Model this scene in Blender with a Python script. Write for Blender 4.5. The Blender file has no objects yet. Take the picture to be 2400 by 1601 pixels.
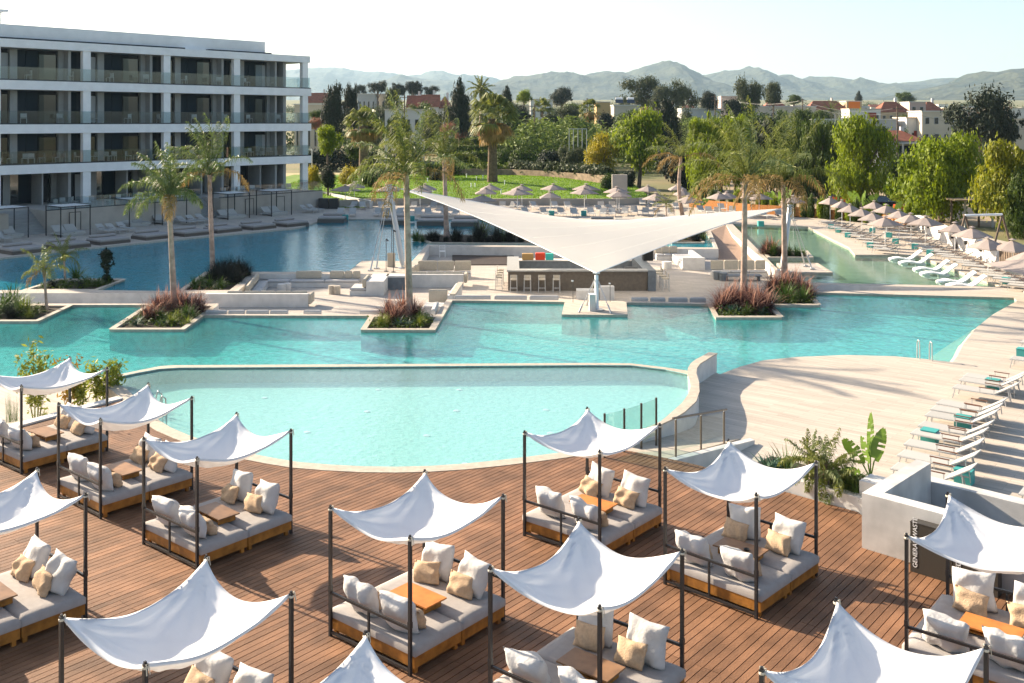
import bpy, math, random
import numpy as np
from mathutils import Vector, Matrix
from mathutils.geometry import tessellate_polygon
R = math.radians
S = bpy.context.scene
COL = S.collection
rnd = random.Random(7)
nrg = np.random.default_rng(7)
# ------------------------------------------------------------------ camera, sky, sun, exposure
FPX, CX, HY, CAMH = 2350.0, 1200.0, 282.0, 8.8
cam = bpy.data.objects.new('camera', bpy.data.cameras.new('camera'))
COL.objects.link(cam); S.camera = cam
cam.location = (0, 0, CAMH); cam.rotation_euler = (R(90), 0, 0)
cam.data.sensor_width = 36; cam.data.lens = FPX/2400*36
cam.data.shift_y = -(800.5-HY)/2400
cam.data.clip_end = 30000; cam.data.clip_start = 0.1
SUN_EL = 24.0
SUNDIR = Vector((-0.82, 0.575, 0)).normalized()         # horizontal direction towards the sun
w = bpy.data.worlds.new('World'); S.world = w; w.use_nodes = True
nt = w.node_tree; bg = nt.nodes['Background']
sky = nt.nodes.new('ShaderNodeTexSky'); sky.sky_type = 'NISHITA'; sky.sun_disc = False
sky.sun_elevation = R(SUN_EL); sky.sun_rotation = math.atan2(SUNDIR.x, SUNDIR.y)
sky.air_density = 1.0; sky.dust_density = 2.0; sky.ozone_density = 1.0
nt.links.new(sky.outputs[0], bg.inputs[0]); bg.inputs[1].default_value = 0.077
sl = bpy.data.lights.new('sun', 'SUN'); sun = bpy.data.objects.new('sun', sl); COL.objects.link(sun)
sl.energy = 4.9; sl.angle = R(0.6); sl.color = (1.0, 0.85, 0.66)
sd = Vector((SUNDIR.x*math.cos(R(SUN_EL)), SUNDIR.y*math.cos(R(SUN_EL)), math.sin(R(SUN_EL))))
sun.rotation_euler = sd.to_track_quat('Z', 'Y').to_euler()
S.view_settings.view_transform = 'Standard'; S.view_settings.look = 'None'
S.view_settings.exposure = 1.6; S.view_settings.gamma = 1.0
S.cycles.max_bounces = 7; S.cycles.diffuse_bounces = 3; S.cycles.glossy_bounces = 3
S.cycles.transmission_bounces = 4; S.cycles.transparent_max_bounces = 12; S.cycles.volume_bounces = 1
S.cycles.caustics_reflective = False; S.cycles.caustics_refractive = False
S.cycles.use_denoising = True

# ------------------------------------------------------------------ helpers
def G(px, py, z=0.0):
    Y = FPX*(CAMH-z)/(py-HY)
    return ((px-CX)/FPX*Y, Y)
def G3(px, py, z=0.0):
    a = G(px, py, z); return Vector((a[0], a[1], z))
def W(px, py, Y):
    return Vector(((px-CX)/FPX*Y, Y, CAMH-(py-HY)/FPX*Y))
UX = Vector((.636, .772, 0)).normalized()      # main grid direction, away to the right
VX = Vector((.772, -.636, 0)).normalized()     # across it, towards the camera
GRID = math.atan2(VX.y, VX.x)

class MB:
    def __init__(s): s.v = []; s.f = []
    def add(s, V, F):
        n = len(s.v); s.v += [tuple(p) for p in V]; s.f += [tuple(i+n for i in f) for f in F]; return s
    def box(s, c, d, rz=0.0, M=None):
        x, y, z = d[0]/2, d[1]/2, d[2]/2
        V = [Vector(p) for p in ((-x,-y,-z),(x,-y,-z),(x,y,-z),(-x,y,-z),(-x,-y,z),(x,-y,z),(x,y,z),(-x,y,z))]
        if M is None: M = Matrix.Translation(c) @ Matrix.Rotation(rz, 4, 'Z')
        else: M = Matrix.Translation(c) @ M
        return s.add([M @ p for p in V], [(0,3,2,1),(4,5,6,7),(0,1,5,4),(1,2,6,5),(2,3,7,6),(3,0,4,7)])
    def tube(s, p, q, r, n=6, r2=None):
        p, q = Vector(p), Vector(q); r2 = r if r2 is None else r2
        d = (q-p).normalized(); a = d.orthogonal().normalized(); b = d.cross(a)
        V = []
        for k in range(n):
            t = 2*math.pi*k/n; V.append(p+(a*math.cos(t)+b*math.sin(t))*r)
        for k in range(n):
            t = 2*math.pi*k/n; V.append(q+(a*math.cos(t)+b*math.sin(t))*r2)
        F = [(k, (k+1) % n, n+(k+1) % n, n+k) for k in range(n)]
        F += [tuple(range(n-1, -1, -1)), tuple(range(n, 2*n))]
        return s.add(V, F)
    def path(s, pts, r, n=5):
        for a, b in zip(pts[:-1], pts[1:]): s.tube(a, b, r, n)
        return s
    def poly(s, loops, z):
        """flat polygon with holes at height z (or a function of x, y)"""
        if not isinstance(loops[0][0], (tuple, list, Vector)): loops = [loops]
        tris = tessellate_polygon([[Vector((p[0], p[1], 0)) for p in L] for L in loops])
        P = [p for L in loops for p in L]
        zz = z if callable(z) else (lambda x, y: z)
        F = []
        for t in tris:
            a, b, c = [P[i] for i in t]
            cr = (b[0]-a[0])*(c[1]-a[1])-(b[1]-a[1])*(c[0]-a[0])
            F.append(t if cr > 0 else (t[0], t[2], t[1]))
        return s.add([(p[0], p[1], zz(p[0], p[1])) for p in P], F)
    def wall(s, L, z0, z1, closed=True):
        n = len(L); m = n if closed else n-1
        for i in range(m):
            a, b = L[i], L[(i+1) % n]
            s.add([(a[0],a[1],z0),(b[0],b[1],z0),(b[0],b[1],z1),(a[0],a[1],z1)], [(0,1,2,3)])
        return s
    def prism(s, L, z0, z1):
        s.poly([L], z1); s.wall(L, z0, z1); return s
    def lathe(s, prof, n=12, c=(0,0,0)):
        V = []; m = len(prof)
        for r, z in prof:
            for k in range(n):
                t = 2*math.pi*k/n; V.append((c[0]+r*math.cos(t), c[1]+r*math.sin(t), c[2]+z))
        F = [(i*n+k, i*n+(k+1) % n, (i+1)*n+(k+1) % n, (i+1)*n+k) for i in range(m-1) for k in range(n)]
        F += [tuple(range(n-1,-1,-1)), tuple(range((m-1)*n, m*n))]
        return s.add(V, F)

def link(name, me, mat, parent=None, smooth=False):
    if mat is not None: me.materials.append(mat)
    if smooth:
        me.polygons.foreach_set('use_smooth', [True]*len(me.polygons))
    o = bpy.data.objects.new(name, me); COL.objects.link(o)
    if parent is not None: o.parent = parent
    return o
def obj(name, b, mat, parent=None, smooth=False):
    me = bpy.data.meshes.new(name); me.from_pydata(b.v, [], b.f); me.update()
    return link(name, me, mat, parent, smooth)
def npobj(name, V, F, mat, parent=None, smooth=False):
    """V (n,3) array, F (m,k) array with constant k"""
    me = bpy.data.meshes.new(name); k = F.shape[1]
    me.vertices.add(len(V)); me.vertices.foreach_set('co', V.astype(np.float32).ravel())
    me.loops.add(F.size); me.loops.foreach_set('vertex_index', F.astype(np.int32).ravel())
    me.polygons.add(len(F)); me.polygons.foreach_set('loop_start', np.arange(0, F.size, k, dtype=np.int32))
    me.update(calc_edges=True)
    return link(name, me, mat, parent, smooth)
def tag(o, label=None, cat=None, group=None, kind=None):
    if label: o['label'] = label
    if cat: o['category'] = cat
    if group: o['group'] = group
    if kind: o['kind'] = kind
    return o
def thing(name, label, cat, loc=(0,0,0), rz=0.0, group=None):
    o = bpy.data.objects.new(name, None); COL.objects.link(o)
    o.location = loc; o.rotation_euler = (0, 0, rz); o.empty_display_size = .3
    return tag(o, label, cat, group)
def struct(name, b, mat, smooth=False): return tag(obj(name, b, mat, None, smooth), kind='structure')
KIDS = {}
def dup(o, loc=None, rz=None, label=None, group=None, parent=None, scale=None):
    c = o.copy(); COL.objects.link(c); c.parent = parent
    if loc is not None: c.location = loc
    if rz is not None: c.rotation_euler = (0, 0, rz)
    if scale is not None: c.scale = (scale,)*3 if not isinstance(scale, (tuple, list)) else scale
    if label: c['label'] = label
    if group: c['group'] = group
    if o.name not in KIDS: KIDS[o.name] = [k for k in o.children]
    for ch in KIDS[o.name]: dup(ch, parent=c)
    return c
ORD = 'first second third fourth fifth sixth seventh eighth ninth tenth eleventh twelfth thirteenth fourteenth fifteenth sixteenth seventeenth eighteenth nineteenth twentieth'.split()
def ordn(i):
    if i < 20: return ORD[i]
    k, r_ = divmod(i+1, 10)
    t = {2: 'twenty', 3: 'thirty', 4: 'forty', 5: 'fifty', 6: 'sixty', 7: 'seventy', 8: 'eighty', 9: 'ninety'}[k]
    return t+'-'+ORD[r_-1] if r_ else t[:-1]+'ieth'

# ------------------------------------------------------------------ materials
def mat(name, col, rough=.7, noise=0.0, nscale=3.0, bump=0.0, bscale=None, metal=0.0, rnd_obj=0.0, trans=0.0, spec=.3, c2=None, island=False, coat=0.0, bdist=.05):
    m = bpy.data.materials.new(name); m.use_nodes = True
    T = m.node_tree; N = T.nodes; L = T.links
    p = N['Principled BSDF']; p.inputs['Roughness'].default_value = rough
    p.inputs['Metallic'].default_value = metal; p.inputs['Specular IOR Level'].default_value = spec
    base = (col[0], col[1], col[2], 1)
    p.inputs['Base Color'].default_value = base
    geo = N.new('ShaderNodeNewGeometry')
    out = None
    if noise or c2:
        tx = N.new('ShaderNodeTexNoise'); tx.inputs['Scale'].default_value = nscale; tx.inputs['Detail'].default_value = 6
        tc = N.new('ShaderNodeTexCoord'); L.new(tc.outputs['Object'], tx.inputs['Vector'])
        mx = N.new('ShaderNodeMix'); mx.data_type = 'RGBA'
        if c2: b2 = (c2[0], c2[1], c2[2], 1)
        else: b2 = tuple(max(0, c*(1-noise)) for c in col)+(1,)
        if not c2: base = tuple(min(1, c*(1+noise*.5)) for c in col)+(1,)
        mx.inputs[6].default_value = base; mx.inputs[7].default_value = b2
        mr = N.new('ShaderNodeMapRange'); mr.inputs[1].default_value = .35; mr.inputs[2].default_value = .65
        L.new(tx.outputs[0], mr.inputs[0]); 
        if island:
            ad = N.new('ShaderNodeMath'); ad.operation = 'MULTIPLY_ADD'; ad.inputs[1].default_value = .5
            ml = N.new('ShaderNodeMath'); ml.operation = 'MULTIPLY'; ml.inputs[1].default_value = .6
            L.new(geo.outputs['Random Per Island'], ml.inputs[0]); L.new(mr.outputs[0], ad.inputs[0]); L.new(ml.outputs[0], ad.inputs[2])
            L.new(ad.outputs[0], mx.inputs[0])
        else: L.new(mr.outputs[0], mx.inputs[0])
        out = mx.outputs[2]
    if rnd_obj:
        oi = N.new('ShaderNodeObjectInfo'); hs = N.new('ShaderNodeHueSaturation')
        mr2 = N.new('ShaderNodeMapRange'); mr2.inputs[3].default_value = 1-rnd_obj; mr2.inputs[4].default_value = 1+rnd_obj
        L.new(oi.outputs['Random'], mr2.inputs[0]); L.new(mr2.outputs[0], hs.inputs['Value'])
        if out is not None: L.new(out, hs.inputs['Color'])
        else: hs.inputs['Color'].default_value = base
        out = hs.outputs[0]
    if out is not None: L.new(out, p.inputs['Base Color'])
    if bump:
        tb = N.new('ShaderNodeTexNoise'); tb.inputs['Scale'].default_value = bscale or nscale*4; tb.inputs['Detail'].default_value = 4
        tc2 = N.new('ShaderNodeTexCoord'); L.new(tc2.outputs['Object'], tb.inputs['Vector'])
        bp = N.new('ShaderNodeBump'); bp.inputs['Strength'].default_value = bump; bp.inputs['Distance'].default_value = bdist
        L.new(tb.outputs[0], bp.inputs['Height']); L.new(bp.outputs[0], p.inputs['Normal'])
    if trans:
        tr = N.new('ShaderNodeBsdfTranslucent'); ms = N.new('ShaderNodeMixShader'); ms.inputs[0].default_value = trans
        if out is not None: L.new(out, tr.inputs[0])
        else: tr.inputs[0].default_value = base
        L.new(p.outputs[0], ms.inputs[1]); L.new(tr.outputs[0], ms.inputs[2]); L.new(ms.outputs[0], N['Material Output'].inputs[0])
    return m

def glass_mat(name, tint=(.75,.85,.85), fac=.0, rough=.01):
    m = bpy.data.materials.new(name); m.use_nodes = True
    T = m.node_tree; N = T.nodes; L = T.links; N.remove(N['Principled BSDF'])
    t = N.new('ShaderNodeBsdfTransparent'); t.inputs[0].default_value = (*tint, 1)
    g = N.new('ShaderNodeBsdfGlossy'); g.inputs['Roughness'].default_value = rough
    lw = N.new('ShaderNodeLayerWeight'); lw.inputs[0].default_value = .5
    pw = N.new('ShaderNodeMath'); pw.operation = 'POWER'; pw.inputs[1].default_value = 4.0; L.new(lw.outputs['Facing'], pw.inputs[0])
    mt = N.new('ShaderNodeMath'); mt.operation = 'MULTIPLY_ADD'; mt.inputs[1].default_value = .9; mt.inputs[2].default_value = .05+fac; mt.use_clamp = True
    L.new(pw.outputs[0], mt.inputs[0])
    ms = N.new('ShaderNodeMixShader'); L.new(mt.outputs[0], ms.inputs[0]); L.new(t.outputs[0], ms.inputs[1]); L.new(g.outputs[0], ms.inputs[2])
    L.new(ms.outputs[0], N['Material Output'].inputs[0]); return m

def water_mat(name, tint, body, bodyfac, s1=1.1, st=.35, dist=.03, pw_=5.0):
    m = bpy.data.materials.new(name); m.use_nodes = True
    T = m.node_tree; N = T.nodes; L = T.links; N.remove(N['Principled BSDF'])
    tc = N.new('ShaderNodeTexCoord')
    n1 = N.new('ShaderNodeTexNoise'); n1.inputs['Scale'].default_value = s1; n1.inputs['Detail'].default_value = 3; n1.inputs['Distortion'].default_value = .6
    n2 = N.new('ShaderNodeTexNoise'); n2.inputs['Scale'].default_value = s1*5.5; n2.inputs['Detail'].default_value = 2
    L.new(tc.outputs['Object'], n1.inputs[0]); L.new(tc.outputs['Object'], n2.inputs[0])
    ad = N.new('ShaderNodeMath'); ad.operation = 'MULTIPLY_ADD'; ad.inputs[1].default_value = .35
    L.new(n2.outputs[0], ad.inputs[0]); L.new(n1.outputs[0], ad.inputs[2])
    bp = N.new('ShaderNodeBump'); bp.inputs['Strength'].default_value = st; bp.inputs['Distance'].default_value = dist
    L.new(ad.outputs[0], bp.inputs['Height'])
    t = N.new('ShaderNodeBsdfTransparent'); t.inputs[0].default_value = (*tint, 1)
    bp2 = N.new('ShaderNodeBump'); bp2.inputs['Strength'].default_value = 1.0; bp2.inputs['Distance'].default_value = .30/s1; L.new(ad.outputs[0], bp2.inputs['Height'])
    d = N.new('ShaderNodeBsdfDiffuse'); d.inputs[0].default_value = (*body, 1); L.new(bp2.outputs[0], d.inputs['Normal'])
    m1 = N.new('ShaderNodeMixShader'); m1.inputs[0].default_value = bodyfac
    L.new(t.outputs[0], m1.inputs[1]); L.new(d.outputs[0], m1.inputs[2])
    g = N.new('ShaderNodeBsdfGlossy'); g.inputs['Roughness'].default_value = .03; L.new(bp.outputs[0], g.inputs['Normal'])
    lw = N.new('ShaderNodeLayerWeight'); lw.inputs[0].default_value = .5; L.new(bp.outputs[0], lw.inputs['Normal'])
    pw = N.new('ShaderNodeMath'); pw.operation = 'POWER'; pw.inputs[1].default_value = pw_; L.new(lw.outputs['Facing'], pw.inputs[0])
    fr = N.new('ShaderNodeMath'); fr.operation = 'MULTIPLY_ADD'; fr.inputs[1].default_value = .97; fr.inputs[2].default_value = .02; fr.use_clamp = True; L.new(pw.outputs[0], fr.inputs[0])
    ms = N.new('ShaderNodeMixShader'); L.new(fr.outputs[0], ms.inputs[0]); L.new(m1.outputs[0], ms.inputs[1]); L.new(g.outputs[0], ms.inputs[2])
    L.new(ms.outputs[0], N['Material Output'].inputs[0]); return m

def plank_mat(name, c1, c2, w=.2, l=1.2, rot=0.0, rough=.75, joint=.6, ymask=None):
    """stone-look planks laid in a running bond (brick texture, mapped in metres)"""
    m = bpy.data.materials.new(name); m.use_nodes = True
    T = m.node_tree; N = T.nodes; L = T.links; p = N['Principled BSDF']; p.inputs['Roughness'].default_value = rough
    p.inputs['Specular IOR Level'].default_value = .3
    tc = N.new('ShaderNodeTexCoord'); mp = N.new('ShaderNodeMapping'); mp.inputs['Rotation'].default_value = (0, 0, -rot)
    L.new(tc.outputs['Object'], mp.inputs[0])
    b = N.new('ShaderNodeTexBrick'); b.inputs['Scale'].default_value = 1.0
    b.inputs['Brick Width'].default_value = l; b.inputs['Row Height'].default_value = w
    b.inputs['Mortar Size'].default_value = .006; b.inputs['Mortar Smooth'].default_value = .3
    b.inputs['Color1'].default_value = (*c1, 1); b.inputs['Color2'].default_value = (*c2, 1)
    b.inputs['Mortar'].default_value = (*[c*joint for c in c1], 1)
    L.new(mp.outputs[0], b.inputs['Vector'])
    n = N.new('ShaderNodeTexNoise'); n.inputs['Scale'].default_value = 1.0; n.inputs['Detail'].default_value = 8
    mp2 = N.new('ShaderNodeMapping'); mp2.inputs['Scale'].default_value = (.5, 9, 1); L.new(mp.outputs[0], mp2.inputs[0]); L.new(mp2.outputs[0], n.inputs[0])
    mx = N.new('ShaderNodeMix'); mx.data_type = 'RGBA'; mx.blend_type = 'MULTIPLY'; mx.inputs[0].default_value = 1.0
    mr = N.new('ShaderNodeMapRange'); mr.inputs[1].default_value = .3; mr.inputs[2].default_value = .7; mr.inputs[3].default_value = .82; mr.inputs[4].default_value = 1.08
    L.new(n.outputs[0], mr.inputs[0]); L.new(b.outputs[0], mx.inputs[6]); L.new(mr.outputs[0], mx.inputs[7])
    L.new(mx.outputs[2], p.inputs['Base Color'])
    bp = N.new('ShaderNodeBump'); bp.inputs['Strength'].default_value = .5; bp.inputs['Distance'].default_value = .01; bp.invert = True
    L.new(b.outputs['Fac'], bp.inputs['Height']); L.new(bp.outputs[0], p.inputs['Normal'])
    return m

M = {}
M['paving'] = plank_mat('terrace planks', (.55,.475,.395), (.47,.405,.335), .2, 1.2, GRID)
M['paving2'] = plank_mat('back terrace tiles', (.55,.49,.42), (.47,.42,.36), .6, .6, 0)
M['floor'] = plank_mat('sunken lounge tiles', (.50,.44,.38), (.43,.38,.33), .3, .6, 0)
M['rim'] = mat('stone rim', (.47,.41,.33), .7, .15, 6, .1)
M['plaster'] = mat('white plaster', (.62,.60,.57), .85, .10, 2.5, .06, 60)
M['plasterw'] = mat('weathered render wall', (.56,.545,.52), .85, .25, 1.3, .08, 50)
M['tile'] = mat('pool mosaic', (.17,.52,.50), .4, .38, 3.2, .0, spec=.4)  # strong light-dark mottling in the colour stands in for ripple light
M['tile_side'] = mat('pool wall mosaic', (.07,.50,.48), .4, .14, 1.5)
M['tile2'] = mat('near pool mosaic', (.36,.60,.565), .4, .16, 7)
M['water'] = water_mat('main pool water', (.62,.98,.97), (.10,.52,.50), .28, 2.2, .7, .03)
M['water2'] = water_mat('near pool water', (.82,1.0,.99), (.42,.72,.68), .28, 5.0, .6, .02)
M['water_b'] = water_mat('back pool water', (.50,.92,.96), (.004,.46,.60), .46, 1.7, .9, .035, 4.4)
M['tile_b'] = mat('back pool mosaic', (.03,.42,.52), .4, .4, 2.5)  # mottled colour imitates rippling light on the basin floor
M['water3'] = water_mat('right pool water', (.80,.94,.86), (.34,.43,.38), .16, 1.6, .4, .02)
M['tile3'] = mat('pale green mosaic', (.36,.46,.40), .5, .1, 1)
M['metal'] = mat('dark powder coated steel', (.022,.022,.024), .45, spec=.5)
M['steel'] = mat('brushed steel', (.5,.5,.5), .35, metal=.8)
M['mast'] = mat('galvanised mast', (.42,.45,.48), .4, metal=.5)
M['teak'] = mat('oiled teak', (.36,.155,.03), .5, .35, 5, .1, rnd_obj=.12)
M['teak_top'] = mat('polished teak table', (.27,.15,.075), .4, .25, 4, rnd_obj=.2)
M['mattress'] = mat('grey outdoor canvas', (.36,.33,.31), .9, .07, 8, .15, 60)
M['cushion'] = mat('white linen cushion', (.56,.55,.54), .9, .05, 6, .3, 14)
M['cushion2'] = mat('sand woven cushion', (.52,.37,.24), .95, .12, 20, .4, 50)
M['canopy'] = mat('white canopy cloth', (.80,.80,.80), .8, .02, 3, .05, 8, trans=.12)
M['sail'] = mat('white tensile membrane', (.92,.92,.90), .6, trans=.65)
M['umbrella'] = mat('taupe umbrella cloth', (.34,.285,.26), .9, .05, 3, trans=.12, rnd_obj=.06)
M['sling'] = mat('pale sling mesh', (.42,.405,.375), .8, rnd_obj=.06)
M['frame'] = mat('light grey aluminium', (.50,.49,.47), .5)
M['white'] = mat('white gloss plastic', (.85,.85,.84), .35)
M['teal'] = mat('teal side table', (.06,.33,.31), .6)
M['armwood'] = mat('brown armrest', (.16,.07,.035), .6)
M['rope'] = mat('cream rope', (.6,.55,.45), .9)
M['soil'] = mat('planter soil', (.06,.045,.03), .95, .4, 8, .6, 20)
M['grass'] = mat('lawn grass', (.09,.17,.012), .9, .0, .35, .8, 25, c2=(.15,.24,.02))
M['glass'] = glass_mat('clear glass', (.80,.90,.88))
M['glassb'] = glass_mat('balustrade glass', (.82,.88,.90), .0)
M['darkglass'] = mat('dark window glass', (.012,.018,.022), .06, spec=.9)
# ------------------------------------------------------------------ levels (deck and near pool 0, terraces T, sunken lounge FL)
T, FL, WM, BM = -0.6, -1.3, -0.72, -1.55
def L2(pts, z=T): return [G(x, y, z) for x, y in pts]
# boundaries read on their own level
weir_far = L2([(272,877),(325,866),(373,856.5),(402,854),(800,852),(1380,848.6),(1478,849.5),(1560,859),(1612,867)], 0)
weir_near = L2([(273,884),(325,873),(373,864.5),(421,861.5),(800,859.5),(1380,855.5),(1478,856),(1560,866),(1612,877)], 0)
sin_ = L2([(1662,828),(1648,836),(1633,844),(1621,853),(1614,864),(1612,877),(1617.5,893),(1620,909),(1614,927),(1600,947),(1580,965),(1551,990),(1480,1022),(1400,1045)], .08)
sout = L2([(1680,830),(1667,837),(1653,846),(1640,854),(1632,865),(1631,877),(1637,897),(1638,920),(1630,943),(1603,968),(1576,984),(1548,997),(1476,1036),(1410,1060)], .08)
near_south = L2([(1400,1048),(1302,1063),(1240,1071),(1160,1080.5),(1085,1088),(1007,1093),(930,1095),(853,1094),(775,1090),(700,1084),(650,1076),(597,1066),(520,1049),(440,1020),(400,1003),(373,986),(350,962),(325,938),(298,914),(276,900)], 0)
near = weir_near + sin_[6:-1] + near_south
main_south = L2([(1688,877),(1734,859.6),(1791,844),(1868,836.6),(1982,832),(2097,835),(2174,842),(2233,849),(2245,833),(2258,806),(2288,768),(2327,737),(2384,705)])
north_rim = L2([(2376,697.5),(1893.5,685),(1921,715),(1808.4,715),(1833,743.7),(1677.6,743.7),(1661,713),(1468,709),(1471,738),(1316.5,737),(1323.5,707.5),(1060.6,704),(1020,773.3),(846,773),(865.7,740),(477,739),(431,772),(256.5,772),(344.6,714.5),(166,714.5),(88,752.7),(-260,752.7)])
mp_sw = [(-48, 44), (-40, 37), (-22, 36.8), (-14.2, 36.3)]
main_pool = weir_far[:-1] + [weir_far[-1], (sin_[0][0]+.1, sin_[0][1]+.05)] + main_south + north_rim + mp_sw
hole_F = L2([(-260,711.5),(344,711.5),(513,711.5),(482,736),(868,737),(1022,738),(1048,701),(1322,704),(1470,705.5),(1662,709.5),(1812,709),(1800,690),(1900,681),(1900,667),(1851,664),(1811,629),(1801,618),(1716,548),(1701,527),(1666,541),(1684,584),(1420,581),(1006,577),(970,642),(604,642),(552,687),(-260,687)])
hole_N = L2([(-260,634),(0,605),(160,586),(400,562),(560,547),(700,534),(745,519),(800,513),(1180,513),(1400,519),(1560,529),(1655,543),(1676,580),(1420,577.5),(1001,573),(966,612),(848,611),(817,637),(602,637),(480,637),(418,682),(228,680),(293,653),(130,653),(53,680),(-260,680)])
hole_R = L2([(1716,524),(1893,531),(1949,560),(1989,579),(2004,597),(2108,597),(2155,601),(2219,624),(2293,654),(2350,672),(2176,668),(1906,663),(1840,648),(1818,626)])
hole_S = L2([(1906,667),(2352,677),(2350,681),(1906,682)])
outer = [(-78, 4), (60, 4), (58, 30), (46, 60), (39.5, 66), (37.2, 89), (32.6, 95), (25, 103.6), (20.5, 113.5), (-78, 113.5)]
planters = {  # name: outline on T level
 'A': [(-260,716.5),(156,716.5),(84,749.5),(-260,749.5)], 'B': [(350,717.5),(497,717.5),(424,768.5),(272,768.5)],
 'C': [(877,743),(1021,743),(1006,769.5),(860,769.5)], 'D': [(1671,716),(1800,716),(1822,740),(1684,740)],
 'E': [(1803,688),(1890,688),(1911,712),(1812,712)], 'W': [(140,655.5),(283,655.5),(222,677.5),(68,677.5)],
 'X': [(488,640.5),(588,640.5),(538,680),(430,680)]}
PL = {k: L2(v) for k, v in planters.items()}
ter = MB(); ter.poly([outer, main_pool, hole_F, hole_N, hole_R, hole_S]+list(PL.values()), T)
struct('terrace', ter, M['paving'])
b = MB()
for h in (main_pool, hole_N, hole_R): b.wall(h, WM-.02, T-.001)
for h in PL.values(): b.wall(h, T-.15, T-.001)
struct('pool_rim_faces', b, M['rim'])
def inset_ring(L, d):
    n = len(L); out = []
    area = sum(L[i][0]*L[(i+1) % n][1]-L[(i+1) % n][0]*L[i][1] for i in range(n)); sgn = 1 if area > 0 else -1
    for i in range(n):
        p, a, c = Vector(L[i]), Vector(L[i-1]), Vector(L[(i+1) % n])
        e1 = (p-a).normalized(); e2 = (c-p).normalized()
        n1 = Vector((-e1.y, e1.x)); n2 = Vector((-e2.y, e2.x)); nn = (n1+n2)
        nn = nn/max(.35, nn.length_squared/2) if nn.length > 1e-4 else n1
        out.append(tuple(p+nn*d*sgn))
    return out
# pale stone rims laid round the planters and along the pools (thin sheets on the terrace)
b = MB()
for k, h in PL.items():
    b.poly([inset_ring(h, -.26), h], T+.004)
struct('planter_rims', b, M['rim'])
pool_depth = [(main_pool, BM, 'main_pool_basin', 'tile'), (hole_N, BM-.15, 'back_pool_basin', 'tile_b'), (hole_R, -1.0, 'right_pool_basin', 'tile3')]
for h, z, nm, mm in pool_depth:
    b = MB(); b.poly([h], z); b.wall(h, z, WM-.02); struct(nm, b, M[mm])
for nm, h, mm in (('main_pool_water', main_pool, 'water'), ('back_pool_water', hole_N, 'water_b'), ('right_pool_water', hole_R, 'water3')):
    b = MB(); b.poly([h], WM); struct(nm, b, M[mm])
# shallow shelf under the beach edge of the main pool
b = MB(); sh = [Vector(p) for p in main_south]; c0 = Vector(G(1900, 780, T))
ring = [tuple(p+(c0-p).normalized()*1.3) for p in sh]
for i in range(len(sh)-1):
    b.add([(*sh[i], T-.02), (*sh[i+1], T-.02), (*ring[i+1], -1.3), (*ring[i], -1.3)], [(0,1,2,3)])
struct('beach_slope', b, M['rim'])
# near pool
WN = -.07
b = MB(); b.poly([near], -.55); b.wall(near, -.55, 0.0); struct('near_pool_basin', b, M['tile2'])
b = MB(); b.poly([near], WN); struct('near_pool_water', b, M['water2'])
# weir between the two pools
b = MB(); ring = weir_far + weir_near[::-1]; b.prism(ring, BM-.1, -.03)
wo = obj('weir_wall', b, M['rim']); tag(wo, 'low beige dividing wall between the near pool and the larger pool', 'pool wall')
# curved S wall
b = MB(); ring = sin_[:13] + sout[:13][::-1]; b.poly([ring], .10); b.wall(ring, BM, .07)
so = obj('curved_wall', b, M['plaster']); tag(so, 'white S-shaped wall curving round the right side of the near pool', 'wall')
b = MB(); b.prism(inset_ring(ring, -.02), .07, .115); cp = obj('coping', b, M['rim'], so)
# deck coping round the near pool
cop_in = near_south
cop_out = []
for i in range(len(cop_in)):
    a = Vector(cop_in[max(0, i-1)]); c = Vector(cop_in[min(len(cop_in)-1, i+1)]); e = (c-a).normalized()
    cop_out.append(tuple(Vector(cop_in[i])+Vector((e.y, -e.x))*-.42))
# make sure the offset goes outwards (towards the camera)
if cop_out[8][1] > cop_in[8][1]:
    cop_out = [tuple(2*Vector(a)-Vector(o)) for a, o in zip(cop_in, cop_out)]
b = MB(); b.prism(cop_in+cop_out[::-1], -.6, .012); struct('pool_coping', b, M['rim'])
# ------------------------------------------------------------------ timber deck
E1 = G(1451, 1052, 0); E2 = G(1564, 1074, 0); E3 = G(1639, 1091, 0); E4 = G(1827, 1149, 0); E5 = G(2020, 1203, 0)
deck = [(-26, 11), (13.5, 11), G(2700,1390,0), G(2126,1300,0), G(2020, 1270, 0), E5, E4, E3, E2, E1] + cop_out[:-1]
dl0 = Vector(G(0, 1014, 0)); dl1 = Vector(G(130, 979, 0)); dd = (dl1-dl0).normalized()
deck = deck[:-1]+[tuple(dl0+dd*4.2), tuple(dl0), tuple(dl0-dd*8)]
b = MB(); b.poly([deck], -.035); b.wall(deck, -.62, -.035)
do = tag(obj('timber_deck', b, mat('deck underside', (.03,.02,.015), .9)), kind='structure')
M['deck'] = mat('brown decking', (.225,.113,.058), .62, .32, 1.4, .25, 30, rnd_obj=.22)
def inter(off):
    """u-values where the line n.p = off crosses the deck outline"""
    us = []
    for i in range(len(deck)):
        a, c = deck[i], deck[(i+1) % len(deck)]
        na = a[0]*VX.x+a[1]*VX.y-off; nc = c[0]*VX.x+c[1]*VX.y-off
        if (na > 0) != (nc > 0):
            t = na/(na-nc); x = a[0]+(c[0]-a[0])*t; y = a[1]+(c[1]-a[1])*t; us.append(x*UX.x+y*UX.y)
    return sorted(us)
boards = []
PITCH, GAP = .146, .016
ns = [p[0]*VX.x+p[1]*VX.y for p in deck]
k = int(min(ns)/PITCH)
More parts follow.
